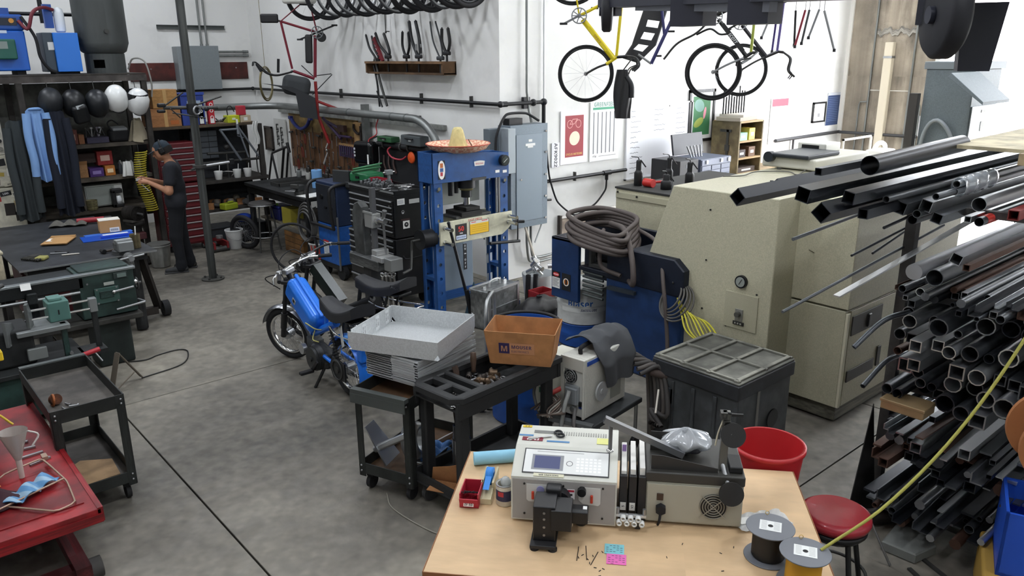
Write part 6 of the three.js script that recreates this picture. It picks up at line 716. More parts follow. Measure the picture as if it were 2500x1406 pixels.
// ---------- drums, bags and floor clutter by the wall ----------
{
const drum=(name,label,pos,R,H,parts,open)=>{const d=thing(name,label,'drum',pos);let y=0;for(const[h,m,n]of parts){P(n,lathe([[R-.012,y+.002],[R,y+.01],[R,y+h*.5-.02],[R+.01,y+h*.5],[R,y+h*.5+.02],[R,y+h-.01],[R+.008,y+h],[R-.012,y+h],[R-.012,y+.002]],40),m,d);y+=h;}if(!open)P('lid',lathe([[.001,H-.02],[R-.012,H-.02],[R-.008,H],[R-.02,H-.01],[.001,H-.012]],36),parts.at(-1)[1],d);P('floor_plate',cyl(R-.01,.012,0,.008,0,0,0,0,32),parts[0][1],d);return d;};
const blu=M(0x1d50a0,.4,0,{map:speck}),wh=M(0xd8dad6,.45,0,{map:speck});
const d1=drum('coolant_drum','white over blue steel drum lettered on its side under the navy machine',[5.57,0,-5.3],.27,.62,[[.24,blu,'lower_shell'],[.38,wh,'upper_shell']]);
{// lettering wrapped round the white half
const t=card(900,240,(g,W,H)=>{g.fillStyle='#dcdeda';g.fillRect(0,0,W,H);txt(g,'Blaser',W*.42,H*.4,H*.66,'#1f63b8','bold');txt(g,'SWISSLUBE',W*.6,H*.83,H*.24,'#1b2a55','italic bold');g.fillStyle='#b3202a';g.beginPath();g.moveTo(W*.66,H*.55);g.lineTo(W*.86,H*.66);g.lineTo(W*.66,H*.7);g.fill();});
const a0=262*D,a1=366*D,g=new THREE.CylinderGeometry(.2735,.2735,.15,40,1,true,a0,a1-a0);P('lettering',tr(g,0,.45,0),new THREE.MeshStandardMaterial({map:t,roughness:.5,side:THREE.DoubleSide}),d1);
}
const d2=drum('open_drum','open blue drum with dark toothed basket rim behind the carton',[3.95,0,-4.4],.27,.78,[[.4,blu,'lower_shell'],[.38,blu,'upper_shell']],true);P('basket_rim',[tor(.285,.014,0,.79,0,90,0,0,40,6)],M(0x2b2a29,.6,.4),d2);P('rim_teeth',Array.from({length:40},(_,i)=>box(.012,.05,.02,.285*Math.cos(i*.157),.775,.285*Math.sin(i*.157),0,-i*9)),M(0x3a3835,.6,.4),d2).userData.kind='stuff';
const ht=thing('hand_truck','bare steel tube hand truck handle rising behind the carton','hand truck',[3.92,0,-4.8],40);P('frame',tube([[-.2,.02,.0],[-.2,.5,.0],[-.2,.8,0],[-.14,.92,0],[0,.93,0],[.14,.92,0],[.2,.8,0],[.2,.5,0],[.2,.02,0]],.016,60,9,false,.3),M(0xa9abaa,.35,.7),ht);P('cross_bar',bar([-.2,.55,0],[.2,.55,0],.012,8),steel,ht);P('toe_plate',box(.44,.012,.16,0,.006,.08),steelD,ht);PS('wheel',[cyl(.08,.04,-.26,.08,-.06,0,0,90),cyl(.08,.04,.26,.08,-.06,0,0,90)],rubber,ht);
const bag=(l,pos,s)=>{const g=new THREE.SphereGeometry(.22,26,18),p=g.attributes.position;for(let i=0;i<p.count;i++){const q=V(p.getX(i),p.getY(i),p.getZ(i)),n=1+.25*(fbm(q.x*1.4+3,q.z*1.4+q.y,5,3)-.5)+.06*Math.sin(q.x*40+q.z*30);p.setXYZ(i,q.x*n*s[0],Math.max(-.2,q.y*n)*s[1],q.z*n*s[2]);}g.computeVertexNormals();const o=thing('black_bag',l,'bag',pos);P('body',g,M(0x141416,.5),o);P('tie',tr(cyl(.03,.06),0,.2*s[1],0),rubber,o);};
bag('black plastic rubbish bag slumped beside the aluminium case',[5.55,.15,-5.95],[1.4,.75,1]);bag('second black rubbish bag pushed against the navy machine',[5.75,.15,-5.6],[1.1,.75,.9]);
const bk=thing('bottle_bucket','clear plastic bucket heaped with crushed silver cans by the wall','bucket',[6.1,0,-6.55]);P('shell',lathe([[.001,.004],[.16,.004],[.2,.36],[.192,.36],[.154,.012],[.001,.012]],26),M(0xc2c6c6,.3),bk);const can=thing('crushed_can','crushed silver can heaped in the bucket by the wall','can',[6.1,.38,-6.55],0,'cans in the bucket');P('body',cyl(.032,.11,0,0,0,0,0,0,12,.03),M(0xcfd1d2,.25,.8),can);P('end',cyl(.024,.004,0,.057,0),chrome,can);
for(let i=0;i<12;i++){const o=dup(can,[6.1+rr(-.12,.12),.4+.05*(i%3),-6.55+rr(-.12,.12)]);o.rotation.set(rr(0,3),rr(0,6),rr(0,3));}
for(const[x,z]of[[5.78,-6.4],[5.86,-6.36]])one('black_tube_stub','short black plastic tube standing beside the bucket of cans','tube',[pipe([0,0,0],[.02,.42,0],.03,.005)],rubber,[x,0,z],0,'black tubes by the bucket');
one('red_tote','red plastic tote between aluminium case and bucket','tote',[bx(-.12,.12,.003,.015,-.1,.1),bx(-.12,-.11,.003,.3,-.1,.1),bx(.11,.12,.003,.3,-.1,.1),bx(-.12,.12,.003,.3,.09,.1),bx(-.12,.12,.003,.3,-.1,-.09)],M(0x8c1c22,.5),[5.78,0,-6.38+.22]);
one('broom_pole','pale wooden pole leaning on the wall behind the navy machine','pole',[bar([6.5,.05,-6.9],[6.55,1.05,-7.44],.016,10),cyl(.09,.05,6.5,.025,-6.9)],M(0xb8b0a0,.6));
}
// ---------- navy machine with a coil of hose on top ----------
{
const nv=M(0x1b3a68,.45,.1,{map:speck}),nd=M(0x141c2c,.5,.2,{map:speck});
const m=thing('belt_machine','navy blue belt driven machine with open motor bay','machine',[0,0,0]);
P('front_panel',uvm(rbx(5.23,5.27,.52,1.13,-5.43,-5.06,.008)),nv,m);P('top_plate',rbx(5.23,5.75,1.1,1.13,-5.43,-5.0,.006),nd,m);P('back_panel',rbx(5.7,5.75,.64,1.25,-5.43,-4.1,.01),nd,m);P('motor_deck',rbx(5.24,5.72,.86,.9,-5.06,-4.4,.008),nd,m);P('cabinet',uvm(rbx(5.25,5.72,.0,.86,-4.72,-3.85,.02)),nv,m);P('hood',tr(ext([[0,0],[.85,0],[.85,.2],[.6,.3],[.1,.3],[0,.22]],.48,.01),5.24,.86,-3.84,0,90),nd,m);P('leg',bx(5.68,5.75,0,.86,-4.98,-4.9),nd,m);
P('motor',[cyl(.13,.3,5.5,1.04,-4.8,90,0,0,24),cyl(.11,.08,5.5,1.04,-4.61,90,0,0,20)],M(0x20242a,.5,.3),m);P('pulley',[cyl(.12,.05,5.5,1.02,-5.0,90,0,0,24)],steelD,m);PS('bracket',[box(.05,.2,.03,5.3,.98,-4.95),box(.3,.03,.3,5.42,.92,-4.8)],steelD,m);P('roller',Array.from({length:6},(_,i)=>bar([5.26,.62+.045*i,-5.02],[5.26,.62+.045*i,-4.76],.014,8)),M(0x4d5250,.5,.4),m).userData.kind='stuff';P('clamp_bar',box(.05,.03,.3,5.22,.78,-4.5,0,6),M(0x3e464c,.4,.5),m);
print('warning_label',.11,.17,(g,W,H)=>{g.fillStyle='#e0e0dc';g.fillRect(0,0,W,H);g.fillStyle='#101010';g.fillRect(0,0,W,H*.36);g.fillStyle='#c33';g.beginPath();g.ellipse(W/2,H*.18,W*.38,H*.12,0,0,7);g.fill();txt(g,'DANGER',W/2,H*.19,H*.1,'#fff');g.fillStyle='#555';for(let i=0;i<7;i++)g.fillRect(W*.1,H*(.44+.07*i),W*(.8-.1*(i%3)),H*.025);},m,[5.228,.7,-5.36],[0,-90,0]);
print('warning_label',.12,.17,(g,W,H)=>{g.fillStyle='#151518';g.fillRect(0,0,W,H);g.fillStyle='#e6e4de';g.beginPath();g.arc(W/2,H/2,W*.33,0,7);g.fill();g.fillStyle='#c5722c';g.beginPath();g.arc(W/2,H/2,W*.25,0,7);g.fill();g.fillStyle='#151518';g.fillRect(W*.42,H*.35,W*.2,H*.3);},m,[5.228,.7,-5.22],[0,-90,0]);
const hs=thing('hose_coil','thick grey brown hose coiled over the navy machine','hose',[0,0,0]),hm=M(0x4f4642,.65);
for(let k=0;k<6;k++){const y=1.16+.032*k,dz=.05*Math.sin(k*2.1);P('loop',tube([[5.12+.02*k,y,-5.0+dz],[5.3,y+.05,-5.22*1+dz],[5.6,y+.08,-5.1+dz],[5.62,y+.05,-4.7],[5.4,y-.02,-4.5-.02*k],[5.14,y-.03,-4.5+dz]],.024,60,9,true),hm,hs);}
PS('tail',[tube([[5.5,1.3,-4.9],[5.35,1.3,-4.6],[5.18,1.12,-4.36],[5.14,.9,-4.3],[5.3,.88,-4.5]],.026,40,9),tube([[5.4,1.25,-4.9],[5.2,1.18,-4.75],[5.16,.98,-4.7],[5.2,.92,-4.5]],.02,40,9),tube([[5.6,1.28,-4.7],[5.4,1.22,-4.25],[5.18,.95,-4.0],[5.14,.5,-3.9],[5.1,.3,-3.86]],.018,50,8)],hm,hs);
// cable bundles between navy machine and the beige machine
const gy=thing('grey_cable_bundle','bundle of grey cable loops between the navy machine and beige machine','cable',[5.22,.85,-3.93]);PS('loop',[0,1,2,3,4].map((i)=>tor(.12+.012*i,.009,.0,-.01*i,.012*i,30,60+7*i,20,30,6)),M(0x55524c,.6),gy);P('hook',bar([0,.12,0],[.06,.14,-.05],.008,6),steelD,gy);
const ye=thing('yellow_cord','bright yellow extension cord heaped beside the beige machine','cord',[0,0,0]);for(let i=0;i<8;i++)P('strand',tube([[5.2,.86-.02*i,-3.86+.02*i],[5.16,.74,-3.78+.035*i],[5.08-.012*i,.64+.01*i,-3.66+.05*i],[5.0,.6,-3.42+.012*i]],.008,20,6),i%3===2?M(0x8a8440,.6):M(0xb5ad2e,.55),ye);
}
// ---------- white inverter welder on its small cart ----------
{
const c=thing('welder_cart','grey tube cart with blue pan carrying the white welder','cart',[3.86,0,-3.55],8);
P('pan',rbx(-.3,.34,.36,.4,-.2,.2,.01),M(0x2b2e30,.6),c);PS('leg_tube',[tube([[-.36,.4,-.17],[-.4,.38,-.17],[-.42,.1,-.17],[-.36,.03,-.17]],.014,20,8),tube([[-.36,.4,.17],[-.4,.38,.17],[-.42,.1,.17],[-.36,.03,.17]],.014,20,8),bar([.3,.02,-.17],[.3,.38,-.17],.014,8),bar([.3,.02,.17],[.3,.38,.17],.014,8)],M(0x9b9d9b,.4,.6),c);P('shelf_bar',beam([-.42,.42,-.18],[-.3,.4,.2],.05,.03),M(0x6d7172,.4,.5),c);for(const sx of[-.3,.28])for(const sz of[-.18,.18])P('wheel',cyl(.05,.03,sx,.05,sz,90,0,0,18),rubber,c);
const w=thing('tig_welder','white inverter welder with fan vent and carry handle','welder',[3.86,.4,-3.55],8);// front faces -x
const cs=M(0xcfcfc6,.5,0,{map:fine});P('case',rbx(-.25,.25,.01,.45,-.1,.1,.008),cs,w);P('front_frame',[rbx(-.275,-.25,.01,.45,-.1,-.07,.004),rbx(-.275,-.25,.01,.45,.085,.1,.004),rbx(-.275,-.25,.36,.45,-.08,.09,.004)],cs,w);P('front_panel',bx(-.262,-.25,.02,.36,-.07,.085),M(0xc4c5bf,.5),w);P('fan',cyl(.055,.012,-.266,.31,-.02,0,0,90,26),M(0x2a2c2e,.5),w);PS('fan_guard',[tor(.05,.003,-.275,.31,-.02,0,90),tor(.032,.003,-.275,.31,-.02,0,90),tor(.016,.003,-.275,.31,-.02,0,90),...[0,45,90,135].map((a)=>tr(box(.003,.105,.003),-.275,.31,-.02,a))],M(0xaeb1b2,.3,.7),w);
PS('cover_plate',[rbox(.02,.14,.12,.006,-.27,.18,.0),rbox(.02,.12,.1,.006,-.285,.17,.0)],M(0x9fa5a8,.4,.4),w);P('switch',rbox(.02,.035,.025,.004,-.268,.12,.07),black,w);P('socket',cyl(.02,.05,-.275,.08,.02,0,0,90),M(0x9a9d9c,.4,.6),w);PS('sticker',[box(.003,.03,.03,-.265,.1,.068),box(.003,.024,.024,-.265,.2,-.085)],M(0x2b3f8c,.5),w);P('blue_stripe',bx(-.24,.05,.4,.43,.1,.103),M(0x2a4fa0,.5),w);P('side_vent',bx(.05,.18,.06,.2,.1,.104),M(0x8f9189,.5),w);P('handle',tube([[-.18,.45,0],[-.16,.5,0],[.1,.5,0],[.14,.45,0]],.016,24,8),rubber,w);P('spool_disc',[cyl(.07,.012,-.1,.18,.13,90,0,0,26),cyl(.02,.04,-.1,.18,.12,90)],M(0xc9cbcc,.3,.5),w);
const cl=thing('grey_cloth','dark grey cloth draped over the white welder','cloth',[3.95,.86,-3.53],8);
P('cloth',sheet((u,v)=>{const x=(u-.5)*.44,s=v*.56-.14,fold=.012*Math.sin(u*17+v*4);const top=.075;if(s<.1)return[x,.012+top*Math.exp(-((s*8)**2))*1+fold,s-.06];const d=s-.1;return[x*(1-d*.9)+.06*d,.012-d*.85+fold*.4,.05+.06*Math.min(1,d*8)+.02*Math.sin(u*9)];},34,34,.006),M(0x45474a,.95),cl);
const gas=thing('gas_regulator_box','narrow cream box with cable sockets behind the white welder','box',[3.66,.4,-3.78],8);P('body',rbx(-.12,.2,0,.38,-.07,.06,.006),M(0xc9c8ba,.5),gas);P('socket',cyl(.03,.05,-.14,.24,0,0,0,90),black,gas);P('green_label',box(.003,.04,.05,-.1215,.14,.0),M(0x2d6b48,.5),gas);
const cm=[M(0x8a8c8a,.5),M(0x5c5a58,.6),M(0x6b6a68,.5)];[[[3.55,.62,-3.5],[3.48,.5,-3.48],[3.46,.2,-3.5],[3.52,.06,-3.45],[3.6,.02,-3.3]],[[3.56,.5,-3.45],[3.5,.4,-3.4],[3.52,.15,-3.36],[3.62,.1,-3.3]],[[3.5,.64,-3.76],[3.44,.55,-3.74],[3.44,.4,-3.66],[3.5,.36,-3.6]]].forEach((p,i)=>one('welding_lead',['grey hose dropping from the white welder to the floor','second grey lead hanging from the white welder socket','black lead looping out of the narrow cream box'][i],'cable',tube(p,.015-.002*i,40,8),cm[i]));
const rc=thing('torch_leads','heap of brown and red torch leads on the welder cart front','cable',[3.48,.44,-3.62],20);for(let i=0;i<7;i++)P('lead',tube([[-.06,.02,-.12+.03*i],[.02+.01*i,.08+.01*(i%3),-.02],[.0,.03+.015*i,.08],[-.08,.05,.14-.02*i],[-.1,.01,.02*i-.05]],.007,30,6),[M(0x4c4038,.6),M(0x75655a,.6),M(0x8c8880,.5)][i%3],rc);P('red_plug',bar([.02,.12,-.02],[.1,.15,.04],.018,9),M(0xb03a34,.5),rc);
const tg=thing('torch_bundle','thick dark hose bundle hanging behind the white welder','hose',[0,0,0]);for(let i=0;i<6;i++)P('hose',tube([[4.12,.78-.03*i,-3.5+.03*i],[4.26,.66,-3.42+.03*i],[4.3-.02*i,.35,-3.4+.05*i],[4.2,.1+.05*i,-3.3],[4.1,.3,-3.22+.02*i]],.018,30,8),i%2?M(0x3a3735,.7):M(0x544e4a,.7),tg);P('torch_tip',bar([4.15,.55,-3.2],[4.05,.42,-3.14],.008,6),M(0xc9c4b8,.4),tg);P('glove',rbox(.14,.06,.16,.03,4.28,.62,-3.3,10,30),M(0x4a3f3a,.9),tg);
}
// ---------- grey plastic bin with ribbed lid ----------
{
const gm=M(0x4c5052,.6,0,{map:dirty}),lm=M(0x77776e,.75,0,{map:dirty});
const b=thing('pallet_bin','large grey plastic bin with dusty ribbed lid','bin',[4.6,0,-2.98]);
const hx=.34,hz=.35;P('body',uvm(rbx(-hx,hx,.02,.66,-hz,hz,.02)),gm,b);P('rim',uvm(rbx(-hx-.015,hx+.015,.62,.73,-hz-.015,hz+.015,.012)),M(0x33363a,.6,0,{map:dirty}),b);P('lid',uvm(rbx(-hx-.01,hx+.01,.73,.745,-hz-.01,hz+.01,.008)),lm,b);
const ribs=[];for(let i=0;i<4;i++)ribs.push(uvm(rbx(-hx,hx,.743,.762,-hz+.01+i*.22-.012,-hz+.01+i*.22+.02,.006)));for(let i=0;i<3;i++)ribs.push(uvm(rbx(-hx+.01+i*.325,-hx+.03+i*.325,.743,.762,-hz,hz,.006)));PS('lid_rib',ribs,M(0x9a998d,.8,0,{map:dirty}),b);
PS('side_rib',[-.18,0,.18].map((z)=>rbx(-hx-.012,-hx,.05,.6,z-.015,z+.015,.005)),gm,b);P('label_pocket',rbx(-hx-.012,-hx,.42,.54,-.26,-.17,.004),M(0x2b2f33,.5),b);P('seam_tape',rbx(-.1,-.07,.02,.66,hz,hz+.006,.003),M(0x6d6b66,.7),b);P('hand_hole',cyl(.07,.01,.12,.35,hz+.003,90,0,0,24),black,b);P('string',tube([[hx,.7,.2],[hx+.05,.6,.26],[hx+.03,.5,.32]],.006,12,5),M(0xb8b4a8,.7),b);
}
// ---------- beige machine enclosure ----------
{
const be=M(0xbcb89e,.5,0,{map:fine}),be2=M(0xb3af96,.5,0,{map:fine});
const c=thing('cnc_enclosure','huge beige sheet metal machine enclosure with slanted side','machine',[0,0,0]);
P('front_body',uvm(tr(ext([[3.06,.1],[3.06,1.785],[4.04,1.775],[4.27,1.14],[4.3,1.0],[4.3,.1]].map(([z,y])=>[z,y]),2.3,.006),5.31,0,0,0,90)),be,c);
P('side_body',uvm(rbx(5.6,7.6,.97,1.79,-3.055,-2.58,.006)),be,c);P('side_door',uvm(rbx(5.6,7.6,.16,.955,-3.055,-2.595,.006)),be2,c);P('door_edge',rbx(5.605,5.64,.16,.94,-2.6,-2.575,.004),M(0xcac6ae,.45),c);P('door_panel',uvm(rbx(5.66,7.6,.16,.95,-2.6,-2.58,.004)),be2,c);P('plinth',rbx(5.66,7.5,.02,.16,-3.05,-2.62,.005),M(0x7d7a6b,.6,0,{map:dirty}),c);P('front_plinth',rbx(5.38,7.5,.0,.1,-4.25,-3.1,.005),M(0x5c594e,.7),c);
const vm=M(0x2d2a26,.6);PS('vent',[rbx(5.68,6.18,.745,.905,-2.579,-2.57,.003),rbx(5.69,6.14,.355,.45,-2.579,-2.57,.003),rbx(6.19,6.25,.36,.53,-2.579,-2.57,.003)],vm,c);P('vent_latch',rbox(.05,.11,.02,.01,5.95,.82,-2.567),black,c);
const sc=[];for(const[z,y]of[[-3.66,1.63],[-3.67,1.21],[-3.68,.79],[-3.45,.97],[-3.18,1.02],[-3.44,.7],[-3.17,.72]])sc.push(cyl(.008,.008,5.303,y,z,0,0,90,8));PS('screw',sc,black,c);
const g=P('gauge',[cyl(.052,.03,5.292,1.1,-3.32,0,0,90,26)],blackM,c);P('dial',cyl(.04,.004,5.276,1.1,-3.32,0,0,90,24),M(0x8e938c,.3),g);P('needle',beam([5.272,1.08,-3.33],[5.272,1.125,-3.305],.003,.003),black,g);
const cp=P('control_plate',rbx(5.296,5.304,.7,1.0,-3.46,-3.16,.002),be2,c);P('button_plate',rbx(5.289,5.297,.77,.87,-3.355,-3.285,.002),M(0x8d8c84,.4,.3),cp);P('button',cyl(.022,.04,5.275,.83,-3.32,0,0,90,16),M(0x5d5c58,.4,.4),cp);P('nameplate',rbx(5.288,5.297,.735,.765,-3.37,-3.27,.002),M(0x2b2a28,.5),cp);P('nut_row',[-3.345,-3.32,-3.295].map((z)=>box(.004,.012,.014,5.286,.75,z)),M(0xaaa89c,.5),cp).userData.kind='stuff';
P('scratch',box(.003,.006,.05,5.598,1.37,-2.92,20),M(0x55503f,.7),c);
one('wire_on_machine','thin grey wire snaking over the beige machine top','wire',[tube([[5.95,1.797,-4.0],[6.1,1.797,-3.9],[6.4,1.797,-3.95],[6.6,1.797,-3.75],[6.5,1.797,-3.6],[6.9,1.797,-3.7],[7.2,1.797,-3.55]],.006,60,5)],M(0x5f5e58,.6));
for(const[x,z,r]of[[6.1,-3.3,.012],[6.35,-3.45,.012],[6.0,-3.55,.01],[6.8,-3.35,.012],[6.7,-3.9,.014],[7.1,-3.85,.014],[7.0,-3.25,.012]])one('hex_nut','small dark nut left on the beige machine top','nut',[cyl(r*1.6,r,0,r/2,0,0,0,0,6)],steelD,[x,1.795,z],0,'nuts on the beige machine');
const lid=thing('machine_head','cream machine head with dark visor on the beige machine top','machine head',[7.25,1.795,-3.85]);P('body',rbx(-.45,.6,.0,.1,-.3,.25,.02),M(0xc9c7ba,.45),lid);P('visor',[rbx(-.5,.1,.1,.14,-.2,.2,.015),cyl(.05,.06,-.48,.1,-.2,0,0,90)],M(0x20262c,.4),lid);P('raised_box',rbx(.1,.4,.1,.19,-.25,.05,.015),M(0xd5d4ca,.45),lid);P('slot',bx(.095,.1,.13,.17,-.2,-.02),black,lid);PS('foot',[cyl(.015,.03,-.2,.015,.28),cyl(.015,.03,.3,.015,.28)],black,lid);
// rear cabinet of the same machine
const k=thing('beige_cabinet','beige steel cabinet with black rubber top behind the slanted machine','cabinet',[0,0,0]);
P('body',uvm(rbx(6.0,7.6,.6,1.53,-5.29,-4.36,.008)),be,k);P('lower_body',uvm(rbx(6.08,7.6,.0,.6,-5.25,-4.36,.008)),be2,k);P('rubber_top',rbx(5.99,7.6,1.53,1.55,-5.3,-4.35,.004),M(0x2a2a28,.8),k);P('rail',rbx(5.985,6.0,1.44,1.5,-5.28,-4.36,.004),be2,k);PS('screw',[cyl(.01,.01,5.98,1.5,-5.25,0,0,90,8),cyl(.01,.01,5.98,1.48,-5.0,0,0,90,8)],black,k);P('chip_tray',[rbx(5.8,6.1,.62,.7,-4.9,-4.5,.01),rbx(5.82,5.95,.7,.78,-4.85,-4.65,.01)],M(0xb5b3a4,.5),k);
const oil=(l,x,z,hgt,broad)=>{const o=thing('oil_can',l,'oil can',[x,1.55,z],rr(0,40));P('body',lathe([[.001,0],[broad,0],[broad,hgt*.5],[broad*.7,hgt*.58],[broad*.62,hgt*.62],[broad*.62,hgt*.95],[.02,hgt],[.001,hgt]],20),M(0x17181a,.5),o);P('trigger',beam([0,hgt,.02],[.02,hgt-.07,.07],.014,.012),black,o);P('spout',tube([[0,hgt,0],[-.03,hgt+.03,.0],[-.15,hgt+.05,0]],.006,14,6),blackM,o);};
oil('tall black pump oil can standing by the whiteboard on the rubber top',6.2,-5.17,.26,.045);oil('squat black pump oil can on the rubber top between its taller neighbours',6.22,-4.83,.15,.055);oil('black oil can with wide top behind the squat one',6.45,-4.98,.28,.04);oil('black oil can with clip on nozzles beside the slanted machine',6.5,-4.76,.25,.045);
const ml=thing('red_mallet','red headed mallet lying on the rubber top','mallet',[6.2,1.55,-5.03],0);P('head',tr(cyl(.042,.11),.0,.043,0,90,0,0),M(0xc02a24,.4),ml);P('handle',bar([0,.045,0],[.3,.03,.02],.014,9),M(0xb5282a,.4),ml);
}
// ---------- right wall: panel, posters, whiteboard, benches ----------
{
const e=thing('breaker_panel','tall grey electrical breaker panel on the white wall behind the press','electrical panel',[0,0,0]),gm=M(0x74808a,.45,.25,{map:fine});
P('box',rbx(6.29,6.9,.74,2.01,-7.498,-7.27,.006),gm,e);P('cover',rbx(6.285,6.905,.735,2.015,-7.27,-7.255,.004),gm,e);P('door',rbx(6.37,6.8,.82,1.9,-7.255,-7.245,.004),M(0x7a8690,.45,.25),e);P('lock',cyl(.012,.02,6.44,1.35,-7.24,90),chrome,e);PS('label',[box(.06,.03,.003,6.6,1.82,-7.243),box(.16,.03,.003,6.6,1.77,-7.243),box(.09,.025,.003,6.6,1.745,-7.243)],white,e);PS('cover_screw',[.82,1.1,1.38,1.66,1.92].map((y)=>cyl(.014,.014,6.87,y,-7.25,90)),chrome,e);
P('side_gutter',rbx(6.06,6.29,.8,1.98,-7.498,-7.38,.005),M(0x6c757b,.5,.25),e);P('meter_box',rbx(6.2,6.32,1.45,1.99,-7.38,-7.2,.006),M(0x9aa3a8,.45,.25),e);P('top_block',[rbox(.22,.08,.12,.005,6.45,2.05,-7.4)],blackM,e);
for(const[p,l,r,m2]of[[[[6.72,6.2,-7.44],[6.72,3,-7.44],[6.72,2.4,-7.44],[6.73,2.34,-7.44],[6.75,2.2,-7.44],[6.76,2.02,-7.4]],'steel conduit dropping into the top of the breaker panel',.016,galv],[[[7.02,6.2,-7.46],[7.03,2.5,-7.46],[7.04,1.6,-7.46],[7.04,.9,-7.46],[7.0,.7,-7.45],[6.86,.45,-7.44]],'thin bright conduit running down beside the breaker panel',.012,M(0xc9cccd,.35,.6)],[[[6.75,.74,-7.4],[6.75,.5,-7.4],[6.8,.28,-7.42],[6.95,.24,-7.44],[7.2,.24,-7.45]],'first curved conduit below the breaker panel',.017,galv],[[[6.68,.74,-7.4],[6.68,.48,-7.4],[6.74,.23,-7.42],[6.95,.18,-7.44],[7.2,.18,-7.45]],'second curved conduit below the breaker panel',.017,galv],[[[6.08,1.5,-7.3],[6.1,1.9,-7.3],[6.3,2.14,-7.35],[6.65,2.14,-7.38],[6.85,2.04,-7.36]],'black cable arching over the breaker panel',.016,rubber],[[[7.02,1.7,-7.4],[7.08,1.3,-7.4],[7.25,.95,-7.42],[7.6,.72,-7.44],[8.0,.82,-7.44],[8.2,1.0,-7.43],[8.22,1.15,-7.43]],'black air hose hanging in a loop on the white wall',.012,rubber]])one('wall_line',l,'conduit',tube(p,r,p.length*9,8,false,.3),m2);
const hang=(name,label,cat,x0,x1,y0,y1,draw,fr)=>{const o=thing(name,label,cat,[(x0+x1)/2,(y0+y1)/2,-7.498]);const w=x1-x0,h=y1-y0;if(fr){PS('frame',[box(w,fr[0],.03,0,h/2-fr[0]/2,.016),box(w,fr[0],.03,0,-h/2+fr[0]/2,.016),box(fr[0],h,.03,w/2-fr[0]/2,0,.016),box(fr[0],h,.03,-w/2+fr[0]/2,0,.016)],M(fr[1],.4),o);}print('face',w-(fr?.02:0),h-(fr?.02:0),draw,o,[0,0,.01],[0,0,0],.012,500);return o;};
hang('cycle_poster','red poster of a pale figure and bicycle in a white mat','poster',7.36,7.86,1.42,2.12,(g,W,H)=>{g.fillStyle='#eceaee';g.fillRect(0,0,W,H);g.fillStyle='#9a2a33';g.fillRect(W*.16,H*.09,W*.7,H*.78);g.strokeStyle='#e2a39a';g.lineWidth=W*.016;for(const x of[.34,.66]){g.beginPath();g.arc(W*x,H*.25,W*.1,0,7);g.stroke();}g.beginPath();g.moveTo(W*.34,H*.25);g.lineTo(W*.45,H*.16);g.lineTo(W*.62,H*.16);g.lineTo(W*.5,H*.25);g.closePath();g.stroke();g.fillStyle='#e6d8bf';g.beginPath();g.ellipse(W*.52,H*.52,W*.2,H*.13,-.5,0,7);g.fill();txt(g,'CYCLES METEORE',W*.51,H*.82,W*.075,'#d7b25c');});
hang('wall_calendar','white year calendar with green heading on the wall','calendar',7.92,8.51,1.41,2.21,(g,W,H)=>{g.fillStyle='#edeeec';g.fillRect(0,0,W,H);txt(g,'GREENFIELD',W/2,H*.04,W*.13,'#4a7f70');g.fillStyle='#3d9a75';g.fillRect(W*.08,H*.09,W*.84,H*.04);for(let i=0;i<6;i++){g.fillStyle='#6b6d70';g.fillRect(W*(.1+.14*i),H*.17,W*.035,H*.7);g.fillStyle='#c9cbc9';for(let k=0;k<26;k++)g.fillRect(W*(.145+.14*i),H*(.17+.027*k),W*.07,H*.006);}txt(g,'YTM',W*.16,H*.92,W*.06,'#333');g.fillStyle='#999';g.fillRect(W*.3,H*.915,W*.6,H*.01);});
hang('whiteboard','large whiteboard with columns of handwriting on the white wall','whiteboard',8.66,10.2,1.07,2.14,(g,W,H)=>{g.fillStyle='#f2f4f8';g.fillRect(0,0,W,H);let s=5;const r=()=>(s=(s*16807)%2147483647)/2147483647;g.strokeStyle='#6a6f78';for(const[cx,n]of[[.06,13],[.4,5],[.74,12]])for(let i=0;i<n;i++){const y=H*(.08+i*.07),L=W*(.06+.12*r());g.lineWidth=H*.006;g.beginPath();for(let k=0;k<16;k++)g.lineTo(W*cx+L*k/15,y+H*.014*(r()-.5));g.stroke();}g.fillStyle='#333';g.beginPath();g.arc(W*.63,H*.04,W*.008,0,7);g.fill();},[.02,0xd9dadc]);
hang('framed_print','framed green print of a pink figure above the grey tool chest','picture',10.1,10.76,1.5,2.3,(g,W,H)=>{g.fillStyle='#e9ebe8';g.fillRect(0,0,W,H);g.fillStyle='#3d7a4e';g.fillRect(W*.15,H*.12,W*.7,H*.76);g.fillStyle='#7fa79b';g.beginPath();g.ellipse(W*.4,H*.3,W*.2,H*.12,.3,0,7);g.fill();g.fillStyle='#d98d9c';g.beginPath();g.ellipse(W*.63,H*.45,W*.05,H*.12,.2,0,7);g.fill();g.fillStyle='#9fae52';g.beginPath();g.ellipse(W*.4,H*.63,W*.2,H*.08,-.4,0,7);g.fill();},[.045,0x1a1a1c]);
hang('licence_plate','white licence plate hung on end beside the black drop pipe','licence plate',7.2,7.34,1.4,1.72,(g,W,H)=>{g.fillStyle='#e6e6ea';g.fillRect(0,0,W,H);g.save();g.translate(W/2,H/2);g.rotate(Math.PI/2);txt(g,'AFK9022',0,0,W*.56,'#2b2b35');g.restore();});
hang('notice','white notice sheet with red heading on the bright wall','notice',12.42,13.0,1.3,2.08,(g,W,H)=>{g.fillStyle='#f4f2f2';g.fillRect(0,0,W,H);g.fillStyle='#c04a5a';g.fillRect(W*.05,H*.02,W*.9,H*.16);g.fillStyle='#aaa';for(let i=0;i<8;i++)g.fillRect(W*.1,H*(.28+.08*i),W*.75,H*.015);});
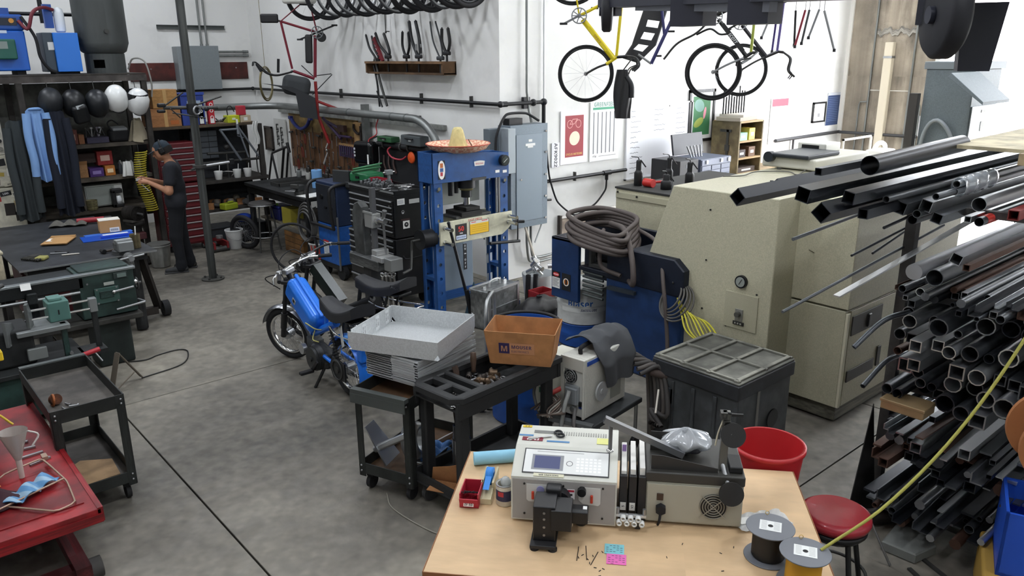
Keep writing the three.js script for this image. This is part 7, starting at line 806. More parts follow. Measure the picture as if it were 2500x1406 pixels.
hang('small_frame_picture','small black framed picture beside the blue chart','picture',13.84,14.3,1.58,1.95,(g,W,H)=>{g.fillStyle='#f0f0f0';g.fillRect(0,0,W,H);g.fillStyle='#888';g.fillRect(W*.4,H*.55,W*.2,H*.2);},[.03,0x222222]);
hang('blue_chart','tall dark blue chart by the concrete wall corner','chart',14.36,14.82,1.5,2.1,(g,W,H)=>{g.fillStyle='#33466e';g.fillRect(0,0,W,H);g.fillStyle='#c9cdd6';g.fillRect(0,0,W,H*.08);g.fillStyle='#7386ad';for(let i=0;i<14;i++)g.fillRect(W*.08,H*(.14+.055*i),W*.8,H*.012);});
const wl=thing('wood_ledge','pale wooden board with metal top edge fixed low on the white wall','ledge',[0,0,0]);P('board',uvm(bx(7.36,8.9,.3,.7,-7.498,-7.46)),M(0xcbb9a8,.7,0,{map:dirty}),wl);P('edge',bx(7.35,8.9,.7,.735,-7.498,-7.44),M(0xd9d7d2,.4,.4),wl);P('end_post',bx(7.33,7.36,.3,.74,-7.498,-7.44),M(0x3b332d,.6),wl);
one('far_pipe','dark pipe running along the white wall to the concrete corner','pipe',[bar([12.6,1.35,-7.45],[14.86,1.36,-7.45],.03,10),bar([14.8,1.36,-7.42],[14.86,1.36,-6.0],.028,8),bar([13.2,1.35,-7.45],[13.2,1.15,-7.45],.02,8)],M(0x4b4b4d,.5,.5));
// bench along the white wall and what stands on it
const bn=thing('wall_bench','long wooden bench along the white wall','bench',[0,0,0]);P('top',uvm(rbx(8.8,13.6,.95,1.0,-7.48,-6.3,.01)),M(0xb59c78,.7,0,{map:dirty}),bn);for(const x of[8.9,10.5,12,13.5])P('leg',bx(x-.04,x+.04,0,.95,-6.4,-6.32),wood,bn);
const bs=thing('parts_shelf','open wooden shelf box holding small tools and cartons','shelf',[0,0,0]),wm2=M(0xb99b70,.7,0,{map:speck});PS('side_panel',[uvm(bx(10.62,10.65,1.0,1.82,-7.4,-6.9)),uvm(bx(11.25,11.28,1.0,1.82,-7.4,-6.9))],M(0x8c7d5c,.7,0,{map:dirty}),bs);PS('shelf_board',[1.0,1.24,1.5,1.8].map((y)=>uvm(bx(10.65,11.25,y,y+.025,-7.4,-6.9))),wm2,bs);P('back',bx(10.65,11.25,1.0,1.82,-7.4,-7.385),M(0x8a6f4c,.8),bs);
one('caliper_board','big steel caliper hung on the side of the open shelf','caliper',[box(.012,.5,.04,10.61,1.45,-7.1),box(.012,.04,.2,10.61,1.68,-7.14),box(.016,.09,.08,10.608,1.42,-7.1)],steelD);
const sb=(l,x,y,w,h,c0,n='small_box')=>{const o=thing(n,l,'box',[x,y,-7.05]);P('body',rbx(-w/2,w/2,0,h,-.12,.1,.004),M(c0,.6),o);P('front_label',box(w*.5,h*.3,.003,0,h/2,.102),M(0xd9d9d4,.6),o);};
sb('mint green box on the upper level of the open shelf',10.8,1.525,.24,.12,0x8fc9a8);sb('yellow box beside the mint green one on the open shelf',11.05,1.525,.16,.18,0xd9c65a);sb('dark tool block on the middle level of the open shelf',10.8,1.265,.2,.12,0x3a2f2c);sb('brown carton on the middle level of the open shelf',11.08,1.265,.18,.15,0x6b4f3a);sb('dark bracket tray on the bottom level of the open shelf',10.95,1.025,.5,.08,0x4a3f38);
const tcs=thing('flat_case','flat grey cartons lying on top of the open shelf','carton',[10.9,1.825,-7.15],8);P('lower',rbx(-.3,.3,0,.06,-.2,.2,.004),M(0x9d968a,.7),tcs);P('upper',rbx(-.2,.35,.06,.1,-.2,.2,.004),M(0xc9c3b8,.7),tcs);
for(let i=0;i<9;i++)one('long_drill','long dark drill bit standing in a row above the open shelf','drill bit',[bar([0,0,0],[0,rr(.25,.42),0],.012,6)],blackM,[10.62+.07*i,1.925,-7.22],0,'drill bits above the open shelf');
const mc=thing('machinist_chest','grey machinist chest with open lid and small drawers','tool chest',[9.62,1.0,-6.85]);P('body',rbx(-.36,.36,0,.4,-.25,.25,.008),M(0x5a6070,.5),mc);P('lid',tr(rbox(.72,.3,.03,.006),0,.56,-.27,-10),M(0x23262c,.5),mc);for(let i=0;i<3;i++)for(let j=0;j<4;j++)P('drawer',rbx(-.34+i*.23,-.13+i*.23,.03+.07*j,.09+.07*j,.25,.262,.003),M(0x777e90,.45),mc);P('front_flap',rbx(-.35,.35,.31,.39,.25,.265,.004),M(0x7b8294,.45),mc);PS('latch',[-.25,.1,.28].map((x)=>box(.04,.05,.02,x,.36,.272)),chrome,mc);PS('tool',[0,1,2,3,4].map((i)=>bar([-.25+.06*i,.4,0],[-.3+.08*i,.56,-.05],.012,7)),steel,mc);
const bc=thing('black_case','black drawer case beside the grey machinist chest','case',[8.98,1.0,-6.85]);P('body',rbx(-.2,.22,0,.42,-.25,.25,.01),M(0x1d1e22,.5),bc);P('label',box(.12,.05,.003,.0,.34,.252),M(0x565a60,.5),bc);
const bcab=thing('tan_cabinet','tan two door cabinet standing at the bench end','cabinet',[11.85,0,-6.05]);P('body',uvm(rbx(-.55,.5,0,1.26,-.2,.25,.01)),M(0xb8a582,.6,0,{map:speck}),bcab);P('door',rbx(-.5,.45,.1,1.1,.25,.262,.004),M(0xb39f7b,.6),bcab);P('pull',box(.015,.1,.02,-.45,.85,.27),blackM,bcab);
for(let i=0;i<6;i++)one('lathe_tool','dark steel tool lying on the tan cabinet','tool',[box(rr(.1,.25),.03,.04,0,.016,0),bar([0,.03,0],[.02,.07,0],.012,6)],steelD,[11.5+.13*i,1.26,-6.0+rr(-.1,.1)],rr(0,90),'tools on the tan cabinet');
const wmch=thing('white_mill','white machine with hoses near the concrete corner','machine',[13.0,0,-5.9],0);P('body',rbx(-.5,.5,0,1.2,-.3,.3,.03),M(0xe2e2dd,.45),wmch);P('splash_frame',[bx(-.5,.5,1.45,1.48,-.3,-.27),bx(.47,.5,1.2,1.48,-.3,-.27),bx(-.5,-.47,1.2,1.48,-.3,-.27)],M(0xd3d2c9,.5),wmch);P('hose',tube([[-.3,1.2,.1],[-.1,1.4,.1],[.15,1.38,.1],[.25,1.2,.1]],.035,24,9),M(0xe5e5e2,.5),wmch);P('head',rbx(-.3,.2,1.2,1.32,.0,.28,.03),M(0xdcdcd7,.45),wmch);
// concrete wall conduits
for(const[z,y0,x,l]of[[-6.97,0,14.88,'tall steel conduit in the first seam of the concrete wall'],[-6.24,0,14.88,'tall steel conduit in the second seam of the concrete wall']])one('wall_conduit',l,'conduit',bar([x,0,z],[x,6.1,z],.018,8),galv);
one('low_loop_conduit','bent conduit rising beside the first seam of the concrete wall','conduit',tube([[14.88,.2,-7.14],[14.88,1.85,-7.13],[14.88,1.93,-7.09],[14.88,1.94,-6.99]],.014,30,7,false,.2),galv);one('bent_conduit','bent conduit rising beside the second seam of the concrete wall','conduit',tube([[14.88,1.92,-6.22],[14.88,1.92,-6.08],[14.88,1.85,-6.02],[14.88,.2,-6.03]],.014,30,7,false,.2),galv);one('cross_conduit','short horizontal conduit between the seams of the concrete wall','conduit',bar([14.88,2.15,-6.95],[14.88,2.15,-6.26],.01,6),M(0xc9c6bd,.5));
const dp=thing('downpipe','cream square downpipe on the concrete wall','downpipe',[14.84,0,-6.66]);P('pipe',uvm(rbx(-.06,.07,0,3.0,-.075,.075,.015)),M(0xd6ccb6,.6),dp);P('strap',bx(-.065,.075,2.72,2.76,-.08,.08),steel,dp);one('paper_notice','white paper sheet fixed to the concrete wall','notice',[box(.006,.36,.28),box(.003,.2,.2,-.004,.02,0),sph(.008,-.006,.165,0)],M(0xdedede,.7),[14.9,1.55,-6.12]);
}
// ---------- tube rack ----------
{
const pm=M(0x4a4846,.6,.3,{map:dirty}),r=thing('tube_rack','tall steel rack stacked with tubes and bars','rack',[0,0,0]);
const lv=[.12,.5,.92,1.5,2.02];for(const x of[4.68,6.6,8.5]){for(const z of[-1.84,-.35])P('post',uvm(bx(x-.03,x+.03,0,x<5&&z<-1?1.98:2.1,z-.03,z+.03)),pm,r);for(const y of lv)P('arm',uvm(bx(x-.025,x+.025,y-.04,y,y>2?-2.12:-1.84,-.35)),pm,r);}
const dk=M(0x34373d,.4,.75),md=M(0x63676c,.38,.8),lt=M(0x9a9da1,.32,.85),rs=M(0x5a4237,.6,.5),al=M(0xc0c3c6,.35,.85);
const T=(name,label,g,m)=>one(name,label,name.includes('bar')||name.includes('rod')?'bar':'tube',g,m);
// long overhanging stock on the top arms
const sq=(l,x,y,z,w,m,roll=0,L=4.5,t=.004,n='square_tube')=>T(n,l,sqtube([x,y,z],[x+L,y,z],w,w,t,roll),m);
sq('dark square tube set on its corner, reaching furthest over the beige machine',3.1,2.215,-2.0,.06,dk,45,5.6);sq('thin dark square tube behind the furthest reaching one',3.46,2.235,-2.02,.035,dk,45);sq('black square tube with bright upper face over the beige machine',3.5,2.19,-1.9,.07,M(0x3e4248,.22,.8),12,5);sq('wide dark square tube lying below the bright faced one',3.58,2.1,-1.84,.075,dk,40,5);sq('second black square tube with bright upper face',3.72,2.165,-1.78,.06,M(0x44484e,.22,.8),10,5);sq('flat dark channel under the bright faced tubes',3.85,2.07,-1.76,.05,dk,0,4.6);sq('small dark square tube lying against the big black pipe',3.55,2.3,-1.86,.035,dk,0,1.8);
T('round_tube','fat black pipe lying on top of the rack',pipe([3.86,2.31,-1.76],[5.0,2.33,-1.76],.048,.003,22),M(0x23262c,.3,.6));
const rd=(l,x,y,z,R,m,L=4,t=.003)=>T('round_tube',l,pipe([x,y,z],[x+L,y,z],R,t,16),m);
rd('slim dark round tube between the square tubes on top',4.0,2.13,-1.72,.018,md);rd('slim steel round tube next to the taped pair',4.2,2.14,-1.56,.018,md);rd('upper tube of the taped pair in clear film',4.42,2.18,-1.55,.02,lt);rd('lower tube of the taped pair in clear film',4.42,2.14,-1.555,.02,lt);sq('large open square tube at the front of the top arms',4.2,2.06,-1.73,.065,md,14);sq('bright square tube beside the large open one',4.3,2.07,-1.64,.06,lt,14);sq('square tube with red tape at its mouth',4.36,2.0,-1.6,.055,md,16);rd('medium round tube nested under the large square one',4.25,2.03,-1.66,.022,md);rd('dark round tube under the nested one',4.28,1.99,-1.69,.026,dk);rd('thick grey round pipe on the top arms',4.3,2.11,-1.39,.036,lt);rd('round tube with a broad red tape band',4.5,1.985,-1.44,.025,md);sq('small square tube beside the red banded one',4.45,2.0,-1.48,.034,lt);sq('heavy grey square tube on the second arm',4.2,1.84,-1.42,.055,lt,18);sq('small rust brown square tube below the heavy grey one',4.3,1.78,-1.4,.034,rs);sq('square tube painted red at the rack edge',4.4,2.06,-1.26,.05,M(0x7a2c2a,.5,.3));
one('clear_film','clear plastic film wrapped round the taped tube pair','film',tr(sheet((u,v)=>{const a=v*6.283;return[u*.5,(.05+.006*Math.sin(u*30))*Math.sin(a),(.034+.006*Math.sin(u*21+2))*Math.cos(a)];},20,14,.001),4.46,2.16,-1.552),M(0xe8ecef,.15,0,{transmission:.75,thickness:0}));one('red_tape','broad red tape band round a tube','tape',lathe([[.0255,0],[.0262,0],[.0262,.2],[.0255,.2],[.0255,0]],16,4.56,1.985,-1.44,0,0,-90),M(0xc03a30,.5));
for(const[n,l,y,z,R,m]of[['round_bar','solid pale round bar on the second arm',1.68,-1.69,.045,M(0xa5a8ab,.5,.5)],['round_tube','clear ringed round tube beside the solid pale bar',1.67,-1.58,.046,md]])T(n,l,n==='round_bar'?bar([4.4,y,z],[7,y,z],R,24):pipe([4.4,y,z],[7,y,z],R,.004,24),m);
const rod=(l,a,b,R,m,f)=>T(f?'flat_bar':'steel_rod',l,f?beam(a,b,.038,.008):bar(a,b,R,8),m);
rod('thin steel rod sagging out over the beige machine face',[3.45,1.98,-1.9],[5.2,2.02,-1.98],.009,md);rod('lowest long rod sagging far out of the rack',[3.38,1.63,-1.88],[5.2,1.8,-1.86],.008,md);rod('thin dark rod above the flat bar',[4.04,1.8,-1.88],[5.4,1.92,-1.88],.007,dk);rod('thin dark rod just behind its neighbour above the flat bar',[4.29,1.77,-1.88],[5.4,1.92,-1.92],.007,dk);rod('short dark rod near the post',[4.3,1.92,-1.84],[5.4,1.98,-1.86],.009,dk);rod('short bent flat strip under the bright tubes',[3.74,2.08,-1.88],[4.6,2.12,-1.86],.01,md,1);rod('bright flat aluminium bar sagging out of the rack',[3.88,1.61,-1.86],[5.4,1.93,-1.64],.01,M(0xdadcdd,.3,.75),1);
// lying boards on the very top
one('plywood_board','pale plywood board lying on top of the tubes','board',uvm(box(3.6,.02,.4,6.6,2.35,-1.55,0,0,.6)),M(0xc9bd9a,.7,0,{map:dirty}));one('timber_plank','thicker weathered plank beside the pale board','plank',uvm(box(2.8,.06,.24,6.1,2.3,-1.25)),M(0xa89472,.75,0,{map:dirty}));
// packed lower levels: every bar an object of its own
const kinds=[['round_tube',pipe([0,0,0],[1,0,0],.5,.07,12)],['square_tube',sqtube([0,0,0],[1,0,0],.86,.86,.08)],['flat_bar',box(1,.22,1,.5,0,0)],['angle_bar',join([box(1,.12,.9,.5,-.4,0),box(1,.9,.12,.5,0,-.4)])],['steel_rod',bar([0,0,0],[1,0,0],.5,8)]];
const ml=['bottom level','low level','middle level','upper level'],mats=[dk,md,md,lt,al,rs];
const pack=(k,lo,hi,n,s0,s1,ks,tilt)=>{let y=lo,z=-1.78,h=0,i=0;while(i<n&&y<hi){const s=rr(s0,s1);if(z+s>-.42){z=-1.78+rr(0,.02);y+=h;h=0;}const q=pick(ks),[nm,g]=kinds[q],o=one(nm,[`round tube packed on the ${ml[k]} of the rack`,`square tube packed on the ${ml[k]} of the rack`,`flat bar packed on the ${ml[k]} of the rack`,`angle bar packed on the ${ml[k]} of the rack`,`solid rod packed on the ${ml[k]} of the rack`][q],q>1?'bar':'tube',g,pick(mats),[rr(4.28,4.62),y+s/2,z+s/2],0,`stock on the ${ml[k]}`);o.scale.set(rr(2.2,4),s,s);o.rotation.set(0,rr(-tilt,tilt)*D,rr(-tilt,tilt*.4)*D);z+=s+.006;h=Math.max(h,s+.004);i++;}};
pack(0,.14,.44,70,.03,.07,[2,3,4,2,0],1.6);pack(1,.51,.84,75,.03,.075,[2,3,1,4,2],1.6);pack(2,.93,1.44,75,.045,.11,[0,1,0,1,0],.6);pack(3,1.51,1.7,60,.025,.05,[0,4,4,1,3],.8);
for(const[a,b,l]of[[[4.16,1.25,-1.86],[4.5,1.42,-1.72],'bent steel angle drooping beside the rack post'],[[4.2,1.02,-1.8],[4.7,1.1,-1.78],'thin wire rods poking out beside the rack post']])T('bent_bar',l,tube([a,[(a[0]+b[0])/2,(a[1]+b[1])/2+.05,(a[2]+b[2])/2],b],.016,14,6),md);
one('plated_block','shiny wrapped wooden block on the low level','block',[rbox(.16,.05,.24,.008,0,.025,0),rbox(.17,.02,.25,.006,0,.055,0)],M(0x9c8562,.3,.3),[4.4,.87,-1.62],0);
one('dark_sheet','dark triangular sheet steel offcut leaning on the rack post','sheet',tr(ext([[0,0],[.3,0],[.26,.75]],.006),0,0,0,-6),M(0x232220,.6,.4),[4.35,0,-1.87],-10);one('foam_block','grey foam block on the floor below the rack','foam',tr(ext([[-.13,-.1],[.1,-.12],[.16,.02],[.05,.12],[-.12,.08]],.05,.008),0,.058,0,90),M(0x6f726e,.8),[4.42,0,-1.5]);one('floor_pipe','dark pipe lying on the floor beyond the red stool','pipe',pipe([4.2,.05,-2.0],[4.75,.05,-1.6],.05,.005),M(0x2a2524,.6,.3));one('leaning_rod','thin steel rod leaning against the stool side','rod',bar([4.17,.006,-1.5],[4.12,.26,-1.62],.008,6),steel);
for(const[x,z,a]of[[4.1,-1.2,60],[4.3,-1.25,64]])one('floor_strip','dark steel strip lying on the floor in front of the rack','strip',box(.5,.012,.025,0,.006,0),steelD,[x,0,z],a,'strips on the floor by the rack');
// transformer cabinet behind the rack
const xf=thing('transformer','grey transformer cabinet with rain hood behind the tube rack','transformer',[8.0,0,-2.79]),xm=M(0x7d878c,.5,.2,{map:fine});P('body',uvm(rbx(0,.65,1.6,2.68,-.43,0,.006)),xm,xf);P('cap',rbx(-.015,.7,2.68,2.75,-.45,.02,.006),M(0x8b9397,.5,.2),xf);P('hood',tr(ext([[0,0],[.3,-.22],[.3,-.2],[.02,.03]],.62,.003),.02,2.63,.0,0,-90),xm,xf);P('face_plate',rbx(.02,.62,1.7,2.35,0,.012,.004),M(0xa3a9ac,.35,.5),xf);PS('label',[box(.1,.03,.003,.3,2.3,.014),box(.09,.09,.003,.32,2.16,.014)],white,xf);P('stand',bx(.1,.5,0,1.6,-.35,-.1),steelD,xf);P('knockout',cyl(.02,.01,-.003,2.62,-.18,0,0,90,14),steelD,xf);P('flex_conduit',tube([[-.05,1.7,-.4],[-.06,2.1,-.35],[-.06,2.22,-.25],[-.06,2.1,-.12],[-.05,1.9,-.08]],.02,30,8),M(0x9aa0a3,.5,.2),xf);one('steel_upright','dark square steel upright beside the transformer cabinet','post',uvm(rbx(7.93,8.0,0,2.46,-3.32,-3.24,.004)),M(0x4a4744,.6,.3));
// red stool, blue bin, cord, spool
const st=thing('red_stool','round shop stool with red padded seat','stool',[3.66,0,-1.62]);P('seat',lathe([[.001,.53],[.15,.53],[.175,.515],[.18,.49],[.17,.465],[.001,.46]],40),M(0x9c1f2c,.4,0,{clearcoat:.3}),st);P('pan',lathe([[.001,.4],[.14,.4],[.165,.43],[.165,.465],[.001,.465]],32),blackM,st);for(let i=0;i<4;i++){const a=i*1.571+.5;P('leg',bar([.12*Math.cos(a),.41,.12*Math.sin(a)],[.21*Math.cos(a),0,.21*Math.sin(a)],.014,8),blackM,st);}P('foot_ring',tor(.185,.009,0,.16,0,90),steelD,st);
const ch=thing('red_bucket','red plastic tub behind the far edge of the work table','tub',[3.58,.4,-2.0]);P('shell',lathe([[.001,.005],[.15,.005],[.19,.38],[.2,.38],[.2,.4],[.182,.4],[.142,.015],[.001,.015]],36),M(0xb01f24,.45),ch);one('tub_stand','dark box under the red tub','box',rbx(-.18,.18,0,.4,-.18,.18,.01),M(0x222324,.7),[3.58,0,-2.0]);
const bb=thing('blue_bin','bright blue plastic bin at the edge of the rack','bin',[4.35,.28,-.85],20);P('shell',[bx(-.2,.2,0,.02,-.2,.2),bx(-.2,-.185,0,.36,-.2,.2),bx(.185,.2,0,.36,-.2,.2),bx(-.2,.2,0,.36,.185,.2),bx(-.2,.2,0,.36,-.2,-.185)],M(0x2350b8,.4),bb);one('yellow_crate','yellow brown crate under the bright blue bin','crate',rbx(-.24,.24,0,.28,-.24,.24,.02),M(0x9a7a32,.6),[4.33,0,-.86],20);
one('cardboard_spool','edge of a large cardboard cable spool by the rack','spool',tr(join([cyl(.16,.02,0,0,0,90,0,0,40),cyl(.16,.02,0,0,.2,90,0,0,40),cyl(.07,.2,0,0,.1,90)]),3.44,1.42,-.72,0,-60),M(0x9a6238,.8));one('yellow_line','taut yellow green cord rising from the yellow wire spool','cord',tube([[2.75,.9,-1.26],[3.0,1.08,-1.12],[3.3,1.4,-.98],[3.6,1.86,-.86],[4.0,2.6,-.72]],.007,30,6),M(0x9a9640,.6));
}
// ---------- near work table with the wire stripping machine ----------
{
const TA=-49.2,C=[2.37,-3.09],at=(a,b)=>[C[0]+a*.6534-b*.757,C[1]+a*.757+b*.6534],H=.75;
const th=(n,l,c,a,b,y=H,t=0,g)=>{const[x,z]=at(a,b);return thing(n,l,c,[x,y,z],TA+t,g);};
const ply=M(0xffffff,.55,0,{map:tex(512,(u,v)=>{const g=fbm(u*.25,v,24,4),k=fbm(u,v,5,4);const q=208+26*(g-.5)+24*(k-.5);return[q,q*.85,q*.66];},1.1)});
const t=th('plywood_table','plywood topped work table holding the wire machine','table',0,0,0);P('top',uvm(rbx(0,1.71,H-.028,H,0,1.06,.004)),ply,t);PS('edge_band',[uvm(bx(-.004,0,H-.03,H,0,1.06)),uvm(bx(0,1.71,H-.03,H,1.06,1.064)),uvm(bx(1.71,1.714,H-.03,H,0,1.06))],M(0x8c5a34,.6),t);for(const[x,z]of[[.06,.06],[1.65,.06],[.06,1],[1.65,1]])P('leg',bx(x-.03,x+.03,0,H-.03,z-.03,z+.03),steelD,t);P('apron',bx(.06,1.65,H-.1,H-.03,.05,.07),wood,t);
// stripper
const s=th('wire_stripper','pale grey wire stripping machine with screen and keypad','machine',.32,.25),cr=M(0xc9c9bf,.45),gf=M(0x9a9793,.5);// front +z, 0.48 wide, 0.385 deep
P('case',tr(ext([[0,.015],[0,.3],[.2,.3],[.385,.235],[.385,.015]].map(([z,y])=>[-z,y]),.48,.003),0,0,0,0,90),cr,s);P('front_face',rbx(.004,.476,.02,.228,.385,.392,.002),gf,s);const sl=-70.6+.0;
const pnl=print('keypad_panel',.4,.15,(g,W,H2)=>{g.fillStyle='#dfe0dd';g.fillRect(0,0,W,H2);g.strokeStyle='#2a2a2a';g.lineWidth=W*.012;g.strokeRect(W*.006,H2*.02,W*.988,H2*.96);g.fillStyle='#8d8f92';g.fillRect(W*.1,H2*.24,W*.37,H2*.62);g.fillStyle='#4a5075';g.fillRect(W*.13,H2*.29,W*.3,H2*.5);g.strokeStyle='#444';g.lineWidth=W*.006;g.beginPath();g.arc(W*.54,H2*.55,W*.035,0,7);g.stroke();g.fillStyle='#f2f2f0';for(let i=0;i<6;i++)for(let j=0;j<5;j++)g.fillRect(W*(.62+.05*i),H2*(.3+.12*j),W*.034,H2*.07);g.fillStyle='#aaa';g.fillRect(W*.15,H2*.1,W*.55,H2*.03);},s,[.245,.2715,.296],[sl,0,0],.004);
P('vent_row',Array.from({length:22},(_,i)=>box(.004,.002,.035,.17+.012*i,.3045,.07)),M(0x8f8f88,.5),s).userData.kind='stuff';P('vent_plate',rbx(.07,.19,.3035,.305,.05,.08,.001),M(0x6f706c,.5),s);print('logo',.1,.035,(g,W,H2)=>{g.fillStyle='#7a2030';g.fillRect(0,0,W,H2);txt(g,'UNI',W/2,H2*.55,H2*.95,'#eeeae4','italic bold');},s,[.07,.305,.145],[-90,0,0],.002);print('ce_mark',.045,.02,(g,W,H2)=>{g.fillStyle='#d8b81e';g.fillRect(0,0,W,H2);txt(g,'C E',W/2,H2*.55,H2*.8,'#222');},s,[.03,.305,.015],[-90,0,0],.002);PS('blue_strip',[rbx(.0,.07,.3035,.305,.1,.115,.001),rbx(.14,.25,.3035,.305,.15,.165,.001)],M(0x4b7fae,.5),s);P('sticky_note',rbx(.38,.44,.304,.306,.1,.16,.001),M(0xd9d98a,.7),s);print('tape_label',.14,.018,(g,W,H2)=>{g.fillStyle='#d2cfb4';g.fillRect(0,0,W,H2);txt(g,'MR SNEEZERS',W/2,H2*.55,H2*.8,'#333');},s,[.17,.245,.3745],[sl,0,0],.002);
PS('switch_plate',[tr(ext([[-.05,-.035],[-.04,-.045],[.03,-.045],[.05,-.03],[.05,.045],[-.05,.045]],.003),.12,.16,.392),tr(ext([[-.05,.045],[.05,.045],[.05,-.035],[.04,-.045],[-.03,-.04],[-.05,-.02]],.003),.36,.16,.392)],M(0xc6c6c2,.4),s);PS('rocker',[rbox(.012,.04,.01,.003,.1,.15,.399),rbox(.012,.04,.01,.003,.37,.15,.399)],M(0xc03a22,.4),s);P('emblem',cyl(.018,.006,.135,.18,.397,90),M(0x8b8dbb,.4),s);print('danger_sign',.035,.05,(g,W,H2)=>{g.fillStyle='#e6e2e2';g.fillRect(0,0,W,H2);g.fillStyle='#b5203a';g.fillRect(W*.08,H2*.06,W*.84,H2*.2);g.fillStyle='#222';g.fillRect(W*.3,H2*.45,W*.4,H2*.2);},s,[.275,.165,.393]);PS('dark_knob',[cyl(.02,.03,.325,.19,.405,90,0,0,14),cyl(.032,.06,.325,.07,.42,90,0,0,20)],blackM,s);P('feed_head',[rbox(.07,.14,.06,.01,.2,.15,.42),cyl(.05,.05,.225,.15,.415,90,0,0,24)],M(0x262628,.4,.2),s);print('hazard_sign',.045,.04,(g,W,H2)=>{g.fillStyle='#262628';g.fillRect(0,0,W,H2);g.fillStyle='#dcb416';g.beginPath();g.moveTo(W/2,0);g.lineTo(W,H2);g.lineTo(0,H2);g.fill();g.fillStyle='#222';g.fillRect(W*.45,H2*.4,W*.1,H2*.35);},s,[.2,.11,.4515]);P('guide_shaft',[bar([.18,.065,.44],[.36,.065,.44],.008,10),rbox(.02,.05,.03,.004,.28,.06,.44)],chrome,s);P('air_valve',[bar([.17,.09,.42],[.165,.03,.47],.012,12),sph(.016,.168,.06,.445)],M(0x8f9294,.3,.8),s);PS('foot',[cyl(.02,.016,.05,.008,.35),cyl(.02,.016,.43,.008,.35),cyl(.02,.016,.05,.008,.04),cyl(.02,.016,.43,.008,.04)],rubber,s);const bl=[];for(const x of[.06,.24,.42])for(const y of[.05,.205])bl.push(cyl(.005,.004,x,y,.394,90,0,0,8));PS('screw',bl,black,s);
const k=th('cutter_head','black stepper driven cutter block in front of the wire machine','cutter',.49,.69);P('column',rbx(-.05,.05,.03,.2,0,.13,.006),M(0x18181a,.4),k);P('motor',rbx(.05,.19,.1,.16,.02,.09,.006),M(0x151517,.4),k);P('motor_block',rbx(.03,.12,.09,.19,.02,.14,.004),black,k);P('motor_tag',box(.018,.002,.024,.175,.161,.05),white,k);P('base',rbx(-.06,.055,.012,.03,-.02,.17,.004),M(0x1f1f21,.5),k);PS('foot',[cyl(.02,.012,-.04,.006,.15),cyl(.02,.012,.04,.006,.15)],rubber,k);PS('screw',[.06,.1,.14,.17].map((y)=>cyl(.006,.004,0,y,.131,90,0,0,8)),steel,k);
const sc=th('scissors','steel scissors lying on top of the wire machine','scissors',.47,.36,1.056,25);PS('blade',[box(.12,.003,.012,-.05,.002,0,0,6),box(.12,.003,.012,-.05,.004,0,0,-6)],chrome,sc);PS('finger_ring',[tor(.018,.005,.05,.005,.016,90,0,0,18,5),tor(.018,.005,.05,.005,-.016,90,0,0,18,5)],blackM,sc);
// fan unit with reel stand
const f=th('fan_unit','tan grey machine box with round fan and reel stand','machine',.935,.215),tg=M(0x9c9a8c,.5);P('case',rbx(0,.435,.012,.22,0,.36,.006),tg,f);P('face',rbx(.006,.429,.02,.212,.36,.365,.003),M(0xa29f90,.45),f);P('top_rim',rbx(-.004,.439,.22,.27,-.004,.364,.008),M(0x33322e,.5),f);P('fan_recess',cyl(.062,.006,.305,.115,.366,90,0,0,32),black,f);PS('fan_ring',[.06,.048,.036,.024,.012].map((r)=>tor(r,.003,.305,.115,.371,0,0,0,36,5)),M(0x8c8a80,.4,.4),f);PS('fan_spoke',[45,135].map((a)=>tr(box(.17,.004,.003),.305,.115,.373,0,0,a)),M(0x9c9a90,.4,.4),f);P('socket',rbx(.05,.08,.13,.165,.365,.37,.002),M(0x3d2a1e,.5),f);P('plug',[cyl(.025,.03,.07,.09,.378,90,0,0,6),tube([[.07,.08,.385],[.065,.04,.395],[.06,.008,.38]],.006,12,6)],rubber,f);PS('foot',[cyl(.02,.012,.04,.006,.32),cyl(.02,.012,.39,.006,.32)],rubber,f);
P('reel_post',rbx(.325,.36,.27,.56,.28,.31,.003),M(0x6d6c66,.4,.5),f);PS('reel_disc',[cyl(.055,.012,.37,.47,.35,70,0,0,32),cyl(.055,.012,.375,.205,.4,78,0,0,32)],M(0x1d1c1b,.5),f);PS('reel_axle',[bar([.34,.47,.3],[.37,.47,.35],.012,8),bar([.34,.3,.3],[.37,.21,.39],.012,8)],steel,f);PS('post_socket',[sqtube([.33,.545,.28],[.33,.545,.32],.03,.03,.004),sqtube([.345,.51,.28],[.345,.51,.33],.03,.03,.004)],M(0x4c4b48,.4,.6),f);P('boom',sqtube([-.2,.46,.24],[.17,.3,.24],.03,.03,.003),M(0x8e9092,.35,.7),f);P('boom_leg',sqtube([.1,.28,.25],[.1,.335,.25],.025,.025,.003),alu,f);P('boom_rod',[bar([-.17,.45,.24],[-.17,.3,.24],.01,10)],M(0x77797b,.3,.7),f);P('suction_foot',lathe([[.001,0],[.02,0],[.018,.012],[.008,.02],[.001,.02]],18,-.17,.29,.24),chrome,f);P('wing_nut',[box(.05,.012,.01,.385,.56,.33),bar([.34,.555,.3],[.39,.56,.33],.006,6)],black,f);P('bracket',rbx(.37,.43,.27,.3,.2,.33,.006),black,f);PS('top_plate',[tr(ext([[0,0],[.3,0],[.3,.02],[.05,.07],[0,.07]],.004),.02,.27,.33),tr(ext([[0,0],[.12,0],[.12,.1],[0,.1]],.004),.02,.27,.15)],M(0x2b2a28,.5),f);P('cable_tie',tube([[.33,.52,.3],[.31,.46,.31],[.3,.4,.32]],.004,12,5),M(0xb8b09a,.6),f);
